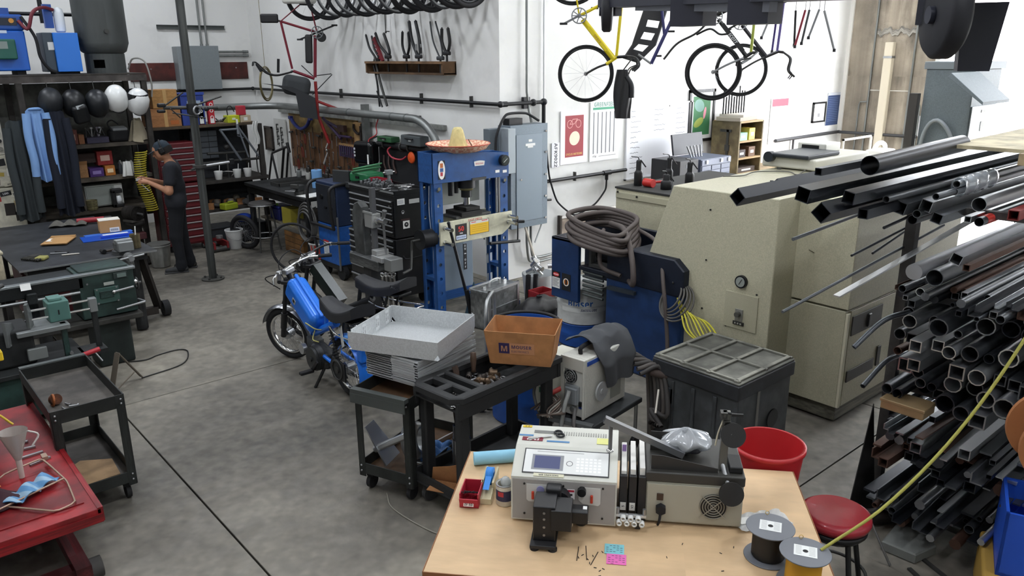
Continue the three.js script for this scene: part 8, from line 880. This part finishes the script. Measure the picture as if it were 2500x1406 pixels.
const pb=th('plastic_bag','clear plastic bag stuffed behind the reel stand','bag',1.12,.38,1.022);P('film',sheet((u,v)=>{const a=u*6.283,q=Math.sin(v*3.14);return[.12*q*Math.cos(a)+.012*Math.sin(a*5+v*9),.012+.11*v+.012*Math.sin(a*7),.08*q*Math.sin(a)];},40,14,.001),M(0xeef0f2,.12,0,{transmission:.7,thickness:0}),pb);P('dark_contents',rbox(.15,.07,.1,.03,0,.045,0),M(0x33343a,.6),pb);
// binders, terminal strip
[['black ring binder with torn label leaning by the wire machine','5'],['black ring binder labelled V3','V3'],['black ring binder beside the tan machine box','']].forEach(([l,tx],i)=>{const b=th('ring_binder',l,'binder',.815+.042*i,.27,H,0);P('cover',rbx(0,.036,.001,.24,0,.31,.004),M(0x1a1a1c,.5),b);P('pages',rbx(.006,.03,.238,.256+.01*i,.01,.29,.001),M(0xd8d6d0,.8),b);if(tx)print('spine_label',.026,.04,(g,W,H2)=>{g.fillStyle='#dcdad4';g.fillRect(0,0,W,H2);g.save();g.translate(W/2,H2/2);g.rotate(-1.57);txt(g,tx,0,0,W*.6,'#222');g.restore();},b,[.018,.085,.3115]);if(!i)P('purple_tab',box(.02,.06,.003,.018,.26,.1),M(0x9a7bb8,.6),b);});
const ts=th('terminal_strip','rail of white wire rollers in front of the binders','wire guide',.8,.62);P('rail',rbx(0,.14,.06,.075,0,.015,.002),alu,ts);for(let i=0;i<7;i++)P('roller',tr(lathe([[.006,-.012],[.013,-.012],[.013,.012],[.006,.012],[.006,-.012]],14),.018+.017*i,i%2?.064:.04,.028,90),white,ts);P('hanging_tag',rbx(.09,.115,.0,.06,.0,.012,.002),M(0x3a3836,.5),ts);PS('thumb_screw',[cyl(.008,.03,.01,.09,.008),cyl(.008,.03,.13,.09,.008)],steel,ts);
// small things on the table
const rb=th('red_parts_bin','small red parts bin full of cut black wires','parts bin',.1,.5);P('shell',[bx(-.045,.045,.002,.006,-.08,.06),bx(-.047,-.042,.002,.075,-.08,.06),bx(.042,.047,.002,.075,-.08,.06),bx(-.045,.045,.002,.075,-.083,-.078),tr(new THREE.BoxGeometry(.09,.055,.005),0,.03,.066,18)],M(0xb02438,.45),rb);P('wires',Array.from({length:26},(_,i)=>bar([-.034+.0027*i,.02,-.06+rr(0,.02)],[-.034+.0027*i+rr(-.008,.008),.07+rr(0,.014),.03+rr(0,.02)],.002,4)),M(0x23262a,.5),rb).userData.kind='stuff';print('bin_label',.05,.02,(g,W,H2)=>{g.fillStyle='#d8c9c4';g.fillRect(0,0,W,H2);txt(g,'ZF 5D',W/2,H2*.55,H2*.8,'#222');},rb,[0,.026,.07],[-18,0,0]);
const td=th('tape_dispenser','cream tape dispenser with a roll of blue tape','tape dispenser',.17,.44);P('body',[bx(-.03,.03,.002,.03,-.16,.08),bx(-.032,-.022,.03,.075,-.16,.0),bx(.022,.032,.03,.075,-.16,.0),tr(new THREE.BoxGeometry(.06,.012,.1),0,.035,.03,12)],M(0xc7bd9a,.5),td);P('tape_roll',lathe([[.018,-.018],[.045,-.018],[.045,.018],[.018,.018],[.018,-.018]],26,0,.065,-.08,0,0,90),M(0x2d86dc,.5),td);P('tongue',tr(new THREE.BoxGeometry(.03,.002,.1),0,.075,.0,14),M(0x2d86dc,.5),td);
const gc=th('glue_can','printed round tin with a plastic bag stuffed in','tin',.265,.49);P('shell',lathe([[.001,.003],[.043,.003],[.043,.105],[.038,.11],[.034,.105],[.038,.012],[.001,.012]],28),M(0xcfcabd,.4),gc);P('print_band',lathe([[.0436,.03],[.0438,.03],[.0438,.085],[.0436,.085]],28),M(0x2a2c4c,.4),gc);P('red_logo',tr(new THREE.CylinderGeometry(.0442,.0442,.025,14,1,true,-.7,.7),0,.068,0),M(0xb5303a,.4,0,{side:THREE.DoubleSide}),gc);P('rim',tor(.041,.004,0,.108,0,90,0,0,28,6),steel,gc);P('film',sph(.026,.004,.115,0,[1,1.1,1],10),M(0xdfe3e4,.15,0,{transmission:.6,thickness:0}),gc);
one('towel_roll','light blue paper roll lying along the back of the table','paper roll',tr(join([cyl(.035,.26,0,0,0,0,0,90,24),cyl(.015,.264,0,0,0,0,0,90,12)]),0,.036,0),M(0x8ec3da,.85),[at(.17,.11)[0],H,at(.17,.11)[1]],TA+16);
const spool=(l,a,b,c)=>{const o=th('wire_spool',l,'spool',a,b);const fl=M(0x6d7076,.5);P('bottom_flange',lathe([[.015,0],[.1,0],[.102,.004],[.1,.007],[.015,.007],[.015,0]],44),fl,o);P('top_flange',lathe([[.013,.143],[.1,.143],[.102,.147],[.1,.15],[.013,.15],[.013,.143]],44),fl,o);P('wire',lathe([[.02,.007],...Array.from({length:31},(_,i)=>[.068+(i%2)*.003,.009+i*.0044]),[.02,.143]],36),M(c,.45),o);print('paper_label',.09,.075,(g,W,H2)=>{g.fillStyle='#dfe1de';g.fillRect(0,0,W,H2);g.fillStyle='#888';for(let i=0;i<7;i++){g.fillRect(W*.08,H2*(.1+.12*i),W*.25,H2*.03);g.fillRect(W*.65,H2*(.1+.12*i),W*.27,H2*.03);}g.fillStyle='#111';g.beginPath();g.arc(W/2,H2/2,W*.12,0,7);g.fill();},o,[0,.151,0],[-90,0,-12],.001);P('clip',tor(.008,.0015,0,.16,-.088,0,0,0,14,4),M(0xc9a85a,.4,.5),o);};
spool('grey reel wound with black wire',1.46,.76,0x1b1a1a);spool('grey reel wound with yellow wire',1.57,.925,0xc28e1c);
const zb=th('zip_bag','clear zip bag with striped label lying by the black wire reel','bag',1.47,.5,H,20);P('film',sheet((u,v)=>[(u-.5)*.26,.006+.012*Math.abs(Math.sin(u*12+v*5)),(v-.5)*.13],24,12,.001),M(0xe6e8e8,.2,0,{transmission:.5,thickness:0}),zb);P('label',box(.06,.002,.05,-.08,.021,0),white,zb);
[['blue sticky note on the table',.8,.8,'#7fc4cc'],['pink sticky note with handwriting on the table',.81,.872,'#e06ab0']].forEach(([l,a,b,c])=>{const[x,z]=at(a,b);const o=print('sticky_note',.085,.072,(g,W,H2)=>{g.fillStyle=c;g.fillRect(0,0,W,H2);g.fillStyle='#3a2a3a';for(let i=0;i<4;i++)for(let j=0;j<5;j++)if((i*3+j)%4)g.fillRect(W*(.08+.18*j),H2*(.15+.2*i),W*.12,H2*.04);},scene,[x,H+.0025,z],[-90,TA,0],.001);tag(o,l,'note');});
for(let i=0;i<24;i++){const[x,z]=at(i<14?rr(.62,.8):rr(.9,1.6),i<14?rr(.8,1.0):rr(.62,.98)),L=i%5?.006:.05;one('wire_scrap','black snipped wire scrap lying on the plywood','wire',bar([-L,.002,0],[L,.002,L*.2],.0018,5),black,[x,H,z],rr(0,180),'wire scraps on the table');}
}
// ---------- bicycles hung nose down from the ceiling, each in its own vertical plane ----------
{
const b2=(p,q,r,z=0)=>bar([p[0],p[1],z],[q[0],q[1],z],r,10),wz=(x,y)=>(g)=>tr(g,x,y,0,0,90);
const bike=(label,pos,turn,body,f)=>{
const o=thing('bicycle',label,'bicycle',pos,turn),m=M(body,.3,.1);
if(f.front)wheelParts(o,f.R??.335,f.t??.014,M(0x1d1e20,.4,.3),16,rubber,wz(...f.front),'front_');wheelParts(o,.335,f.t??.014,M(0x2a2b2d,.4,.4),16,rubber,wz(...f.rear),'rear_');
const[hb,ht]=f.head;P('head_tube',b2(hb,ht,.022),m,o);P('down_tube',b2(f.down[0],f.down[1],f.dr??.025),m,o);P('top_tube',b2(f.top[0],f.top[1],.018),f.tm??m,o);P('seat_tube',b2(f.bb,f.top[1],.018),m,o);
PS('chain_stay',[-1,1].map((s)=>bar([f.bb[0],f.bb[1],s*.03],[f.rear[0],f.rear[1],s*.06],.01,8)),m,o);PS('seat_stay',[-1,1].map((s)=>bar([f.top[1][0],f.top[1][1],s*.02],[f.rear[0],f.rear[1],s*.06],.008,8)),m,o);
if(f.front)PS('fork_blade',[-1,1].map((s)=>tube([[hb[0],hb[1],s*.035],[(hb[0]+f.front[0])/2+.01,(hb[1]+f.front[1])/2+.015,s*.05],[f.front[0],f.front[1],s*.05]],.012,14,8)),f.fm??black,o);
P('chainring',[tor(.085,.008,f.bb[0],f.bb[1],.05,0,0,0,32,5),...[0,72,144].map((a)=>tr(box(.16,.012,.006),f.bb[0],f.bb[1],.05,0,0,a)),cyl(.025,.12,f.bb[0],f.bb[1],0,90)],M(0x8d9092,.3,.7),o);const[cx,cy]=f.crank??[f.bb[0]-.15,f.bb[1]-.08];PS('crank_arm',[beam([f.bb[0],f.bb[1],.07],[cx,cy,.08],.014,.025),beam([f.bb[0],f.bb[1],-.07],[2*f.bb[0]-cx,2*f.bb[1]-cy,-.08],.014,.025)],f.cm??blackM,o);PS('pedal',[rbox(.09,.025,.06,.006,cx,cy,.12),rbox(.09,.025,.06,.006,2*f.bb[0]-cx,2*f.bb[1]-cy,-.12)],black,o);
for(const s of[-1,1]){P('handlebar',tube(f.bar.map(([x,y],i)=>[x,y,s*Math.min(.21,.02+.12*i)]),.013,30,8),f.bm??black,o);P('brake_lever',tube([[f.bar.at(-2)[0],f.bar.at(-2)[1],s*.2],[f.bar.at(-1)[0]-.03,f.bar.at(-1)[1]+.03,s*.2],[f.bar.at(-1)[0]-.06,f.bar.at(-1)[1]-.03,s*.19]],.008,10,6),blackM,o);}P('stem',b2(ht,f.bar[0],.018),black,o);
P('saddle',tr(rbox(.13,.05,.26,.024,0,0,0,0,0,0,3),f.sad[0],f.sad[1],0,0,90,f.sa??80),black,o);P('seat_post',b2(f.top[1],f.sad,.014),black,o);
P('ceiling_hook',[bar([f.rear[0],f.rear[1]+.3,0],[f.rear[0],6.2-pos[1],0],.007,6)],steelD,o);return o;
};
const y=bike('yellow road bicycle hung over the white wall posters',[7.08,2.61,-6.78],-46.3,0xd6c31a,{front:[0,0],rear:[-.17,1.11],head:[[.24,.11],[.36,.19]],down:[[.33,.17],[-.05,.62]],dr:.034,top:[[.36,.2],[.41,.9]],bb:[-.09,.66],crank:[-.27,.57],cm:M(0x77797b,.3,.7),bar:[[.49,.2],[.58,.18],[.62,.1],[.56,.03]],sad:[.62,1.0]});print('frame_lettering',.34,.04,(g,W,H)=>{g.fillStyle='#d6c31a';g.fillRect(0,0,W,H);txt(g,'ORBEA',W/2,H*.55,H*.95,'#a07a10');},y,[.13,.4,.035],[0,0,-50],.002);
const sc=bike('black mountain bicycle with pale frame lettering hung beside the yellow one',[8.24,2.62,-5.78],-55.3,0x1b1c1e,{front:[0,0],t:.02,rear:[0,1.13],head:[[.34,.16],[.43,.22]],down:[[.37,.18],[.02,.6]],top:[[.42,.21],[.44,.86]],tm:M(0x8f9a3a,.4),bb:[-.02,.63],bar:[[.5,.22],[.42,.16],[.32,.1]],bm:M(0x77797a,.3,.6),sad:[.65,1.0],fm:M(0x7d7f82,.35,.4)});print('frame_lettering',.4,.05,(g,W,H)=>{g.fillStyle='#1b1c1e';g.fillRect(0,0,W,H);txt(g,'SCOTT',W/2,H*.55,H*.95,'#d5d6d6','italic bold');},sc,[.2,.39,.028],[0,0,-50],.002);
bike('slim black road bicycle with drop bars hung behind the mountain bicycle',[9.27,2.62,-6.07],-57.2,0x26242a,{front:[0,0],rear:[-.05,1.14],head:[[.28,.16],[.44,.23]],down:[[.3,.17],[-.03,.56]],top:[[.43,.22],[.46,.82]],tm:M(0x4a3f7a,.4),bb:[-.05,.59],bar:[[.51,.22],[.6,.14],[.59,.0],[.66,-.08]],sad:[.68,.95]});
const bs=thing('child_seat_frame','black slotted plastic seat with dark blue frame hung between the bicycles','bicycle part',[7.7,2.99,-6.5],-50.1);P('seat_shell',tr(ext(shape([[.07,.4],[.32,.36],[.2,-.05],[0,-.25],[-.17,-.2],[-.07,-.05]],[[[.1,.24],[.24,.22],[.22,.14],[.08,.16]],[[.06,.1],[.19,.08],[.15,0],[.02,.02]],[[0,-.04],[.12,-.06],[.05,-.13],[-.06,-.1]]]),.05,.012),0,0,-.03),M(0x232427,.5),bs);PS('frame_tube',[b2([.42,.32],[.16,-.27],.022,.08),b2([.25,.4],[.3,.07],.018,.08),b2([.3,.07],[.34,.14],.018,.08)],M(0x24265c,.4),bs);P('foot_peg',b2([.16,-.27],[0,-.16],.014,.08),M(0x8e8f90,.4,.5),bs);PS('clamp',[b2([.33,.1],[.42,.1],.012,.08),b2([.22,-.18],[.28,-.18],.012,.08)],blackM,bs);P('ceiling_wire',[bar([.2,.3,0],[.2,3.2,0],.005,5)],steelD,bs);
const hf=thing('hung_fork','black curved fork with bar hung between the two bicycles','bicycle part',[8.0,2.95,-6.0],-53);PS('blade',[-1,1].map((s)=>tube([[.28,.3,s*.05],[.1,.12,s*.05],[-.12,.0,s*.05],[-.27,-.18,s*.05]],.012,20,8)),black,hf);P('bar',tube([[.1,.1,0],[.25,.16,.06],[.36,.1,.1],[.45,.1,.16]],.012,20,8),blackM,hf);P('stem',b2([.28,.3],[.45,.42],.016),black,hf);P('ceiling_wire',bar([.28,.3,0],[.28,3.25,0],.005,5),steelD,hf);
[['dark red bare frame tube hung by the concrete corner',0x7a2436,[-.5,.08],[-.18,.24]],['purple bare frame tube hung by the concrete corner',0x3c2f68,[-.18,.25],[-.21,-.3]],['grey chain stay pair hung by the concrete corner',0x8a8c8e,[-.25,.2],[-.36,-.12]],['black fork leg hung in the row by the corner',0x1b1b1d,[.05,.22],[.07,-.22]],['dark red fork leg hung in the row by the corner',0x7a2030,[.17,.22],[.08,-.24]],['dark grey fork leg hung in the row by the corner',0x3b3c3e,[.22,.22],[.16,-.2]],['steel tube hung last in the row by the corner',0x6c6e70,[.34,.22],[.24,-.13]],['long grey tube hung askew at the end of the row',0x7c7e7f,[.4,.2],[.57,-.29]]].forEach(([l,c,a,b],i)=>{const o=thing('hung_tube',l,'bicycle part',[10.17,3.15,-5.94],-60.5);P('tube',b2(a,b,.016,.05*i),M(c,.4,.3),o);P('end',tr(cyl(.02,.04),b[0],b[1],.05*i),blackM,o);P('ceiling_wire',bar([a[0],a[1],.05*i],[a[0],3.05,.05*i],.004,5),steelD,o);});
const jk=thing('black_jacket','black waterproof jacket hung below the yellow bicycle','jacket',[7.26,2.38,-6.36],-48.9);P('body',sheet((u,v)=>{const a=u*6.283,w=.06+.045*Math.sin(Math.min(1,(1-v)*1.2)*2.4);return[w*Math.cos(a)+.02*(1-v),.56*v-.28,.05*Math.sin(a)+.012*Math.sin(a*6+v*5)];},40,16,.004),M(0x15161a,.45),jk);P('sleeve',tube([[.05,.2,.02],[.11,.1,.04],[.12,-.04,.04]],.03,16,8),M(0x17181c,.45),jk);P('hanger',bar([0,.26,0],[.12,.42,0],.008,6),blackM,jk);
// red cargo bicycle hung against the middle wall
const rb=bike('dark red electric bicycle with black battery hung at the middle wall',[5.79,2.76,-11.52],-26,0x74182a,{rear:[.15,.92],t:.022,head:[[.15,-.26],[-.16,-.14]],down:[[.16,-.24],[.21,.38]],top:[[-.17,-.11],[-.28,.58]],bb:[.24,.42],crank:[.5,.52],bar:[[-.2,-.16],[-.4,-.2],[-.55,-.16],[-.68,-.03]],sad:[-.44,.62],sa:92});
P('battery',rbox(.11,.42,.09,.03,.1,.18,0,0,0,-3),black,rb);P('motor',cyl(.07,.1,.3,.35,0,90),black,rb);P('bag',rbox(.42,.3,.22,.1,-.13,-.36,.04,0,0,-12,4),M(0x3a3d3f,.85),rb,'grey front bag');P('cargo_board',tr(ext([[-.63,-.31],[-.4,-.36],[-.15,-.47],[-.11,-.82],[.15,-.86],[.13,-.54],[-.2,-.37]],.02,.002),0,0,.16),M(0x232528,.6),rb,'folded dark cargo board');P('front_rack',[b2([-.03,-.06],[.13,-.22],.007),b2([.13,-.22],[.41,-.19],.007),b2([.1,-.5],[.42,-.2],.007)],blackM,rb);PS('lower_tube',[b2([.16,-.3],[.16,-.82],.025),b2([.16,-.82],[.3,-1.25],.025),b2([.17,-.6],[.5,-.74],.022)],M(0x8c2020,.4),rb);PS('grip',[bar([-.38,-.16,.1],[-.36,.04,.1],.02,8),bar([-.68,-.03,.2],[-.62,-.14,.21],.02,8)],rubber,rb);
one('edge_on_rim','brass coloured bicycle wheel hung edge on beside the red bicycle','wheel',[tr(tor(.27,.014,0,0,0,0,68,0,44,8)),tr(tor(.24,.01,0,0,0,0,68,0,40,6)),bar([0,.27,0],[0,3.8,0],.004,5)],M(0x7d7350,.4,.5),[5.74,2.4,-12.8],-23.5);
const jg=thing('white_jug','white plastic jug on a high bracket beside the red bicycle','jug',[5.72,3.58,-11.35],-26);P('body',rbox(.5,.3,.2,.05,0,.15,0),M(0xdcdcd4,.4),jg);P('label',box(.2,.1,.004,.08,.14,.102),M(0xb5b3c4,.5),jg);P('bracket',bar([0,-.01,0],[.2,-.01,-.1],.012,6),steelD,jg);P('strap',bar([-.2,.3,0],[-.2,2.6,0],.005,5),steelD,jg);
// long trolley slung overhead by the stair
const ot=thing('slung_trolley','long dark trolley with black rubber wheels slung under the ceiling','trolley',[0,0,0]),nv=M(0x1a1c2a,.5),A=[3.16,3.05,-2.86],B=[2.12,2.93,-.84];
P('beam',beam([A[0],A[1]+.08,A[2]],[B[0]-.06,B[1]+.1,B[2]+.2],.14,.12),nv,ot);P('side_rail',beam([2.95,3.06,-2.5],[2.45,3.0,-1.5],.03,.05),M(0x6f7178,.4,.5),ot);for(const[c,n]of[[A,0],[B,1]]){P('wheel',tr(lathe([[.001,-.025],[.03,-.03],[.09,-.025],[.1,-.015],[.1,.015],[.09,.025],[.03,.03],[.001,.025]],40),c[0]-.07,c[1],c[2]+.04,0,-47,90,1).applyMatrix4(new THREE.Matrix4()),M(0x14151c,.6),ot);P('hub',tr(cyl(.02,.08),c[0]-.07,c[1],c[2]+.04,0,-47,90),M(0x2b2d3a,.4),ot);P('axle_bracket',box(.08,.16,.08,c[0],c[1]+.06,c[2]),nv,ot);}PS('clamp',[box(.09,.14,.16,2.72,3.02,-2.02),box(.09,.12,.16,2.5,3.0,-1.6)],nv,ot);P('tail_bracket',tr(ext([[0,0],[.07,0],[.09,.16],[-.01,.16]],.05),2.2,2.8,-.82,0,-60),nv,ot);PS('sling',[bar([3.1,3.1,-2.7],[3.1,6.2,-2.7],.01,6),bar([2.2,3.05,-.9],[2.2,6.2,-.9],.01,6)],rubber,ot);
}
// ---------- person reading something in his hands ----------
{
const smin=(a,b,k)=>{const h=Math.max(k-Math.abs(a-b),0)/k;return Math.min(a,b)-h*h*k*.25;};
function skin(bones,c,half,res,k){// bones: [a, b, ra, rb, squashX?]; mesh of the smooth union
const mc=new MarchingCubes(res,new THREE.MeshBasicMaterial(),false,false,400000),f=mc.field,hs=res/2,st=half/hs;f.fill(-1);mc.isolation=0;
for(const[a,b,ra,rb,kk]of bones){
const R=Math.max(ra,rb)+.06,lo=[0,1,2].map((i)=>Math.max(1,Math.floor((Math.min(a[i],b[i])-R-c[i])/st+hs))),hi=[0,1,2].map((i)=>Math.min(res-2,Math.ceil((Math.max(a[i],b[i])+R-c[i])/st+hs)));
const d=[b[0]-a[0],b[1]-a[1],b[2]-a[2]],L=d[0]**2+d[1]**2+d[2]**2||1e-9;
for(let z=lo[2];z<=hi[2];z++)for(let y=lo[1];y<=hi[1];y++)for(let x=lo[0];x<=hi[0];x++){
const p=[(x-hs)*st+c[0]-a[0],(y-hs)*st+c[1]-a[1],(z-hs)*st+c[2]-a[2]],t=Math.min(1,Math.max(0,(p[0]*d[0]+p[1]*d[1]+p[2]*d[2])/L));
const v=Math.hypot(p[0]-d[0]*t,p[1]-d[1]*t,p[2]-d[2]*t)-(ra+(rb-ra)*t),i=x+y*res+z*res*res;f[i]=-smin(-f[i],v,kk??k);
}
}
mc.update();const n=mc.count,g=new THREE.BufferGeometry();g.setAttribute('position',new THREE.BufferAttribute(mc.positionArray.slice(0,n*3).map((v,i)=>v*half+c[i%3]),3));g.setAttribute('normal',new THREE.BufferAttribute(mc.normalArray.slice(0,n*3),3));g.setAttribute('uv',new THREE.BufferAttribute(new Float32Array(n*2),2));return g;
}
const p=thing('person','person in dark T-shirt, dark trousers, cap and ear defenders, looking down at his hands','person',[3.46,0,-10.93],-112);
const sm=M(0xa8775a,.6),arm=(s,k=0)=>{const sh=[s*.185,1.44,0],el=s>0?[.25,1.14,.05]:[-.23,1.16,.08],wr=s>0?[.09,1.25,.29]:[-.06,1.27,.31];return[[sh,el,.052+k,.042+k],[el,wr,.042+k,.028+k]];};
const legs=(k)=>[1,-1].flatMap((s)=>{const h=[s*.085,.93,0],kn=[s*.1,.5,.02+s*.03],an=[s*.11,.09,-.03+s*.05];return[[h,kn,.085+k,.058+k],[kn,an,.056+k,.04+k]];});
const torso=(k)=>[[[-.07,.97,0],[.07,.97,0],.11+k,.11+k],[[0,1.0,0],[0,1.18,-.01],.12+k,.115+k],[[-.06,1.2,0],[-.09,1.38,0],.1+k,.1+k],[[.06,1.2,0],[.09,1.38,0],.1+k,.1+k],[[-.16,1.44,0],[.16,1.44,0],.055+k,.055+k]];
const neck=[[0,1.45,0],[0,1.56,.05],.062,.054];
const body=skin([...torso(0),...legs(0),...arm(1),...arm(-1),neck,...[1,-1].map((s)=>[[s*.11,.06,-.03+s*.05],[s*.12,.035,.14+s*.05],.042,.03])],[0,.85,.05],.92,130,.05);
const hc=[0,1.655,.095];// head, tilted forward over the hands
const H=(x,y,z)=>[hc[0]+x,hc[1]+y*.93+z*-.36,hc[2]+z*.93+y*.36];
const head=skin([[H(0,.03,-.025),H(0,.02,.03),.09,.08],[H(0,-.07,.04),H(0,-.085,.065),.05,.036],[H(-.03,-.05,.045),H(.03,-.05,.045),.045,.045],[H(0,.0,.1),H(0,-.03,.122),.01,.016,.02],[H(-.03,.02,.088),H(.03,.02,.088),.016,.016,.02],[H(0,-.064,.1),H(0,-.064,.102),.016,.014,.02],[H(.088,-.01,.0),H(.09,.02,-.006),.014,.018,.015],[H(-.088,-.01,0),H(-.09,.02,-.006),.014,.018,.015],[[0,1.5,.02],H(0,-.06,-.01),.055,.055]],hc,.19,90,.035);
const hand=(s)=>{const w=s>0?[.09,1.25,.29]:[-.06,1.27,.31],pk=[w[0]-s*.02,w[1]+.012,w[2]+.075],bs=[[w,pk,.027,.03]];[-.024,-.008,.008,.024].forEach((o,i)=>{const L=[.03,.036,.034,.026][i],a=[pk[0]+s*.006,pk[1]+o*.8,pk[2]+.018],b=[a[0]-s*.012,a[1]+o*.2,a[2]+L],c=[b[0]-s*.034,b[1],b[2]+.004];bs.push([a,b,.009,.0085,.006],[b,c,.0085,.0075,.006]);});bs.push([[w[0]-s*.01,w[1]+.02,w[2]+.02],[pk[0]-s*.026,pk[1]+.036,pk[2]+.006],.013,.01,.008],[[pk[0]-s*.026,pk[1]+.036,pk[2]+.006],[pk[0]-s*.04,pk[1]+.03,pk[2]+.032],.01,.008,.006]);return bs;};
const hands=skin([...hand(1),...hand(-1)],[.015,1.27,.37],.19,120,.012);
P('body',[body,head,hands],sm,p);PS('eye',[1,-1].map((s)=>sph(.011,...H(s*.032,.0,.093),1,10)),M(0x2a211c,.3),p);
const cl=M(0x1b1d24,.9),tro=M(0x101218,.92);
P('shirt',skin([...torso(.016).slice(1),[[-.09,.96,0],[.09,.96,0],.125,.125],...[1,-1].map((s)=>{const[[a,b]]=arm(s);return[a,a.map((v,i)=>v+(b[i]-v)*.6),.068,.068];})],[0,1.2,0],.42,90,.05),cl,p);P('trousers',skin([...legs(.022),[[-.075,.95,0],[.075,.95,0],.12,.12],...[1,-1].map((s)=>[[s*.11,.12,-.02+s*.05],[s*.11,.06,-.01+s*.05],.062,.066])],[0,.54,0],.56,100,.04),tro,p);
for(const s of[1,-1]){const z=s*.05;P('shoe',skin([[[s*.11,.05,-.06+z],[s*.115,.042,.05+z],.046,.045],[[s*.115,.04,.05+z],[s*.12,.036,.16+z],.044,.034]],[s*.115,.06,.05+z],.2,60,.02),M(s>0?0x2c2d2e:0x23201c,.8),p);P('sole',rbox(.095,.02,.31,.01,s*.115,.01,.045+z,0,s*3),M(0x3a3a3a,.8),p);}
const tilt=21;P('hair',tr(lathe([[.094,-.055],[.1,-.02],[.099,.03],[.09,.03],[.09,-.055]],28,0,0,0),hc[0],hc[1]+.01,hc[2]-.028,tilt,0,0,[1,1,1.08]),M(0x1c1714,.9),p);P('cap',tr(lathe([[.001,.12],[.05,.112],[.085,.08],[.102,.03],[.103,.015],[.096,.015],[.001,.1]],32),hc[0],hc[1]+.012,hc[2]-.012,tilt,0,0,[1,1,1.1]),M(0x1e2b36,.85),p);P('cap_brim',tr(ext(Object.assign(new THREE.Shape(),{}).absarc(0,0,.085,0,Math.PI,false),.006,.003),...H(0,.032,.085),tilt+90+8,0,0,[1,1.1,1]),M(0x19232c,.85),p);
P('ear_band',tr(tor(.118,.009,0,0,0,0,0,0,30,6,Math.PI),hc[0],hc[1]+.025,hc[2]-.02,tilt),blackM,p);PS('ear_cup',[1,-1].map((s)=>tr(rbox(.04,.085,.065,.018,0,0,0,0,0,0,3),...H(s*.108,.005,-.01),tilt)),blackM,p);
one('held_part','small grey part held in the hands of the person','part',[box(.05,.03,.09,0,0,0),bar([0,-.02,.02],[.02,-.16,-.1],.007,7)],M(0xb9babb,.4,.4),[3.08,1.285,-11.08],-112);
}
scene.traverse((o)=>{if(o.isMesh){o.castShadow=true;o.receiveShadow=true;}});
renderer.render(scene,camera);
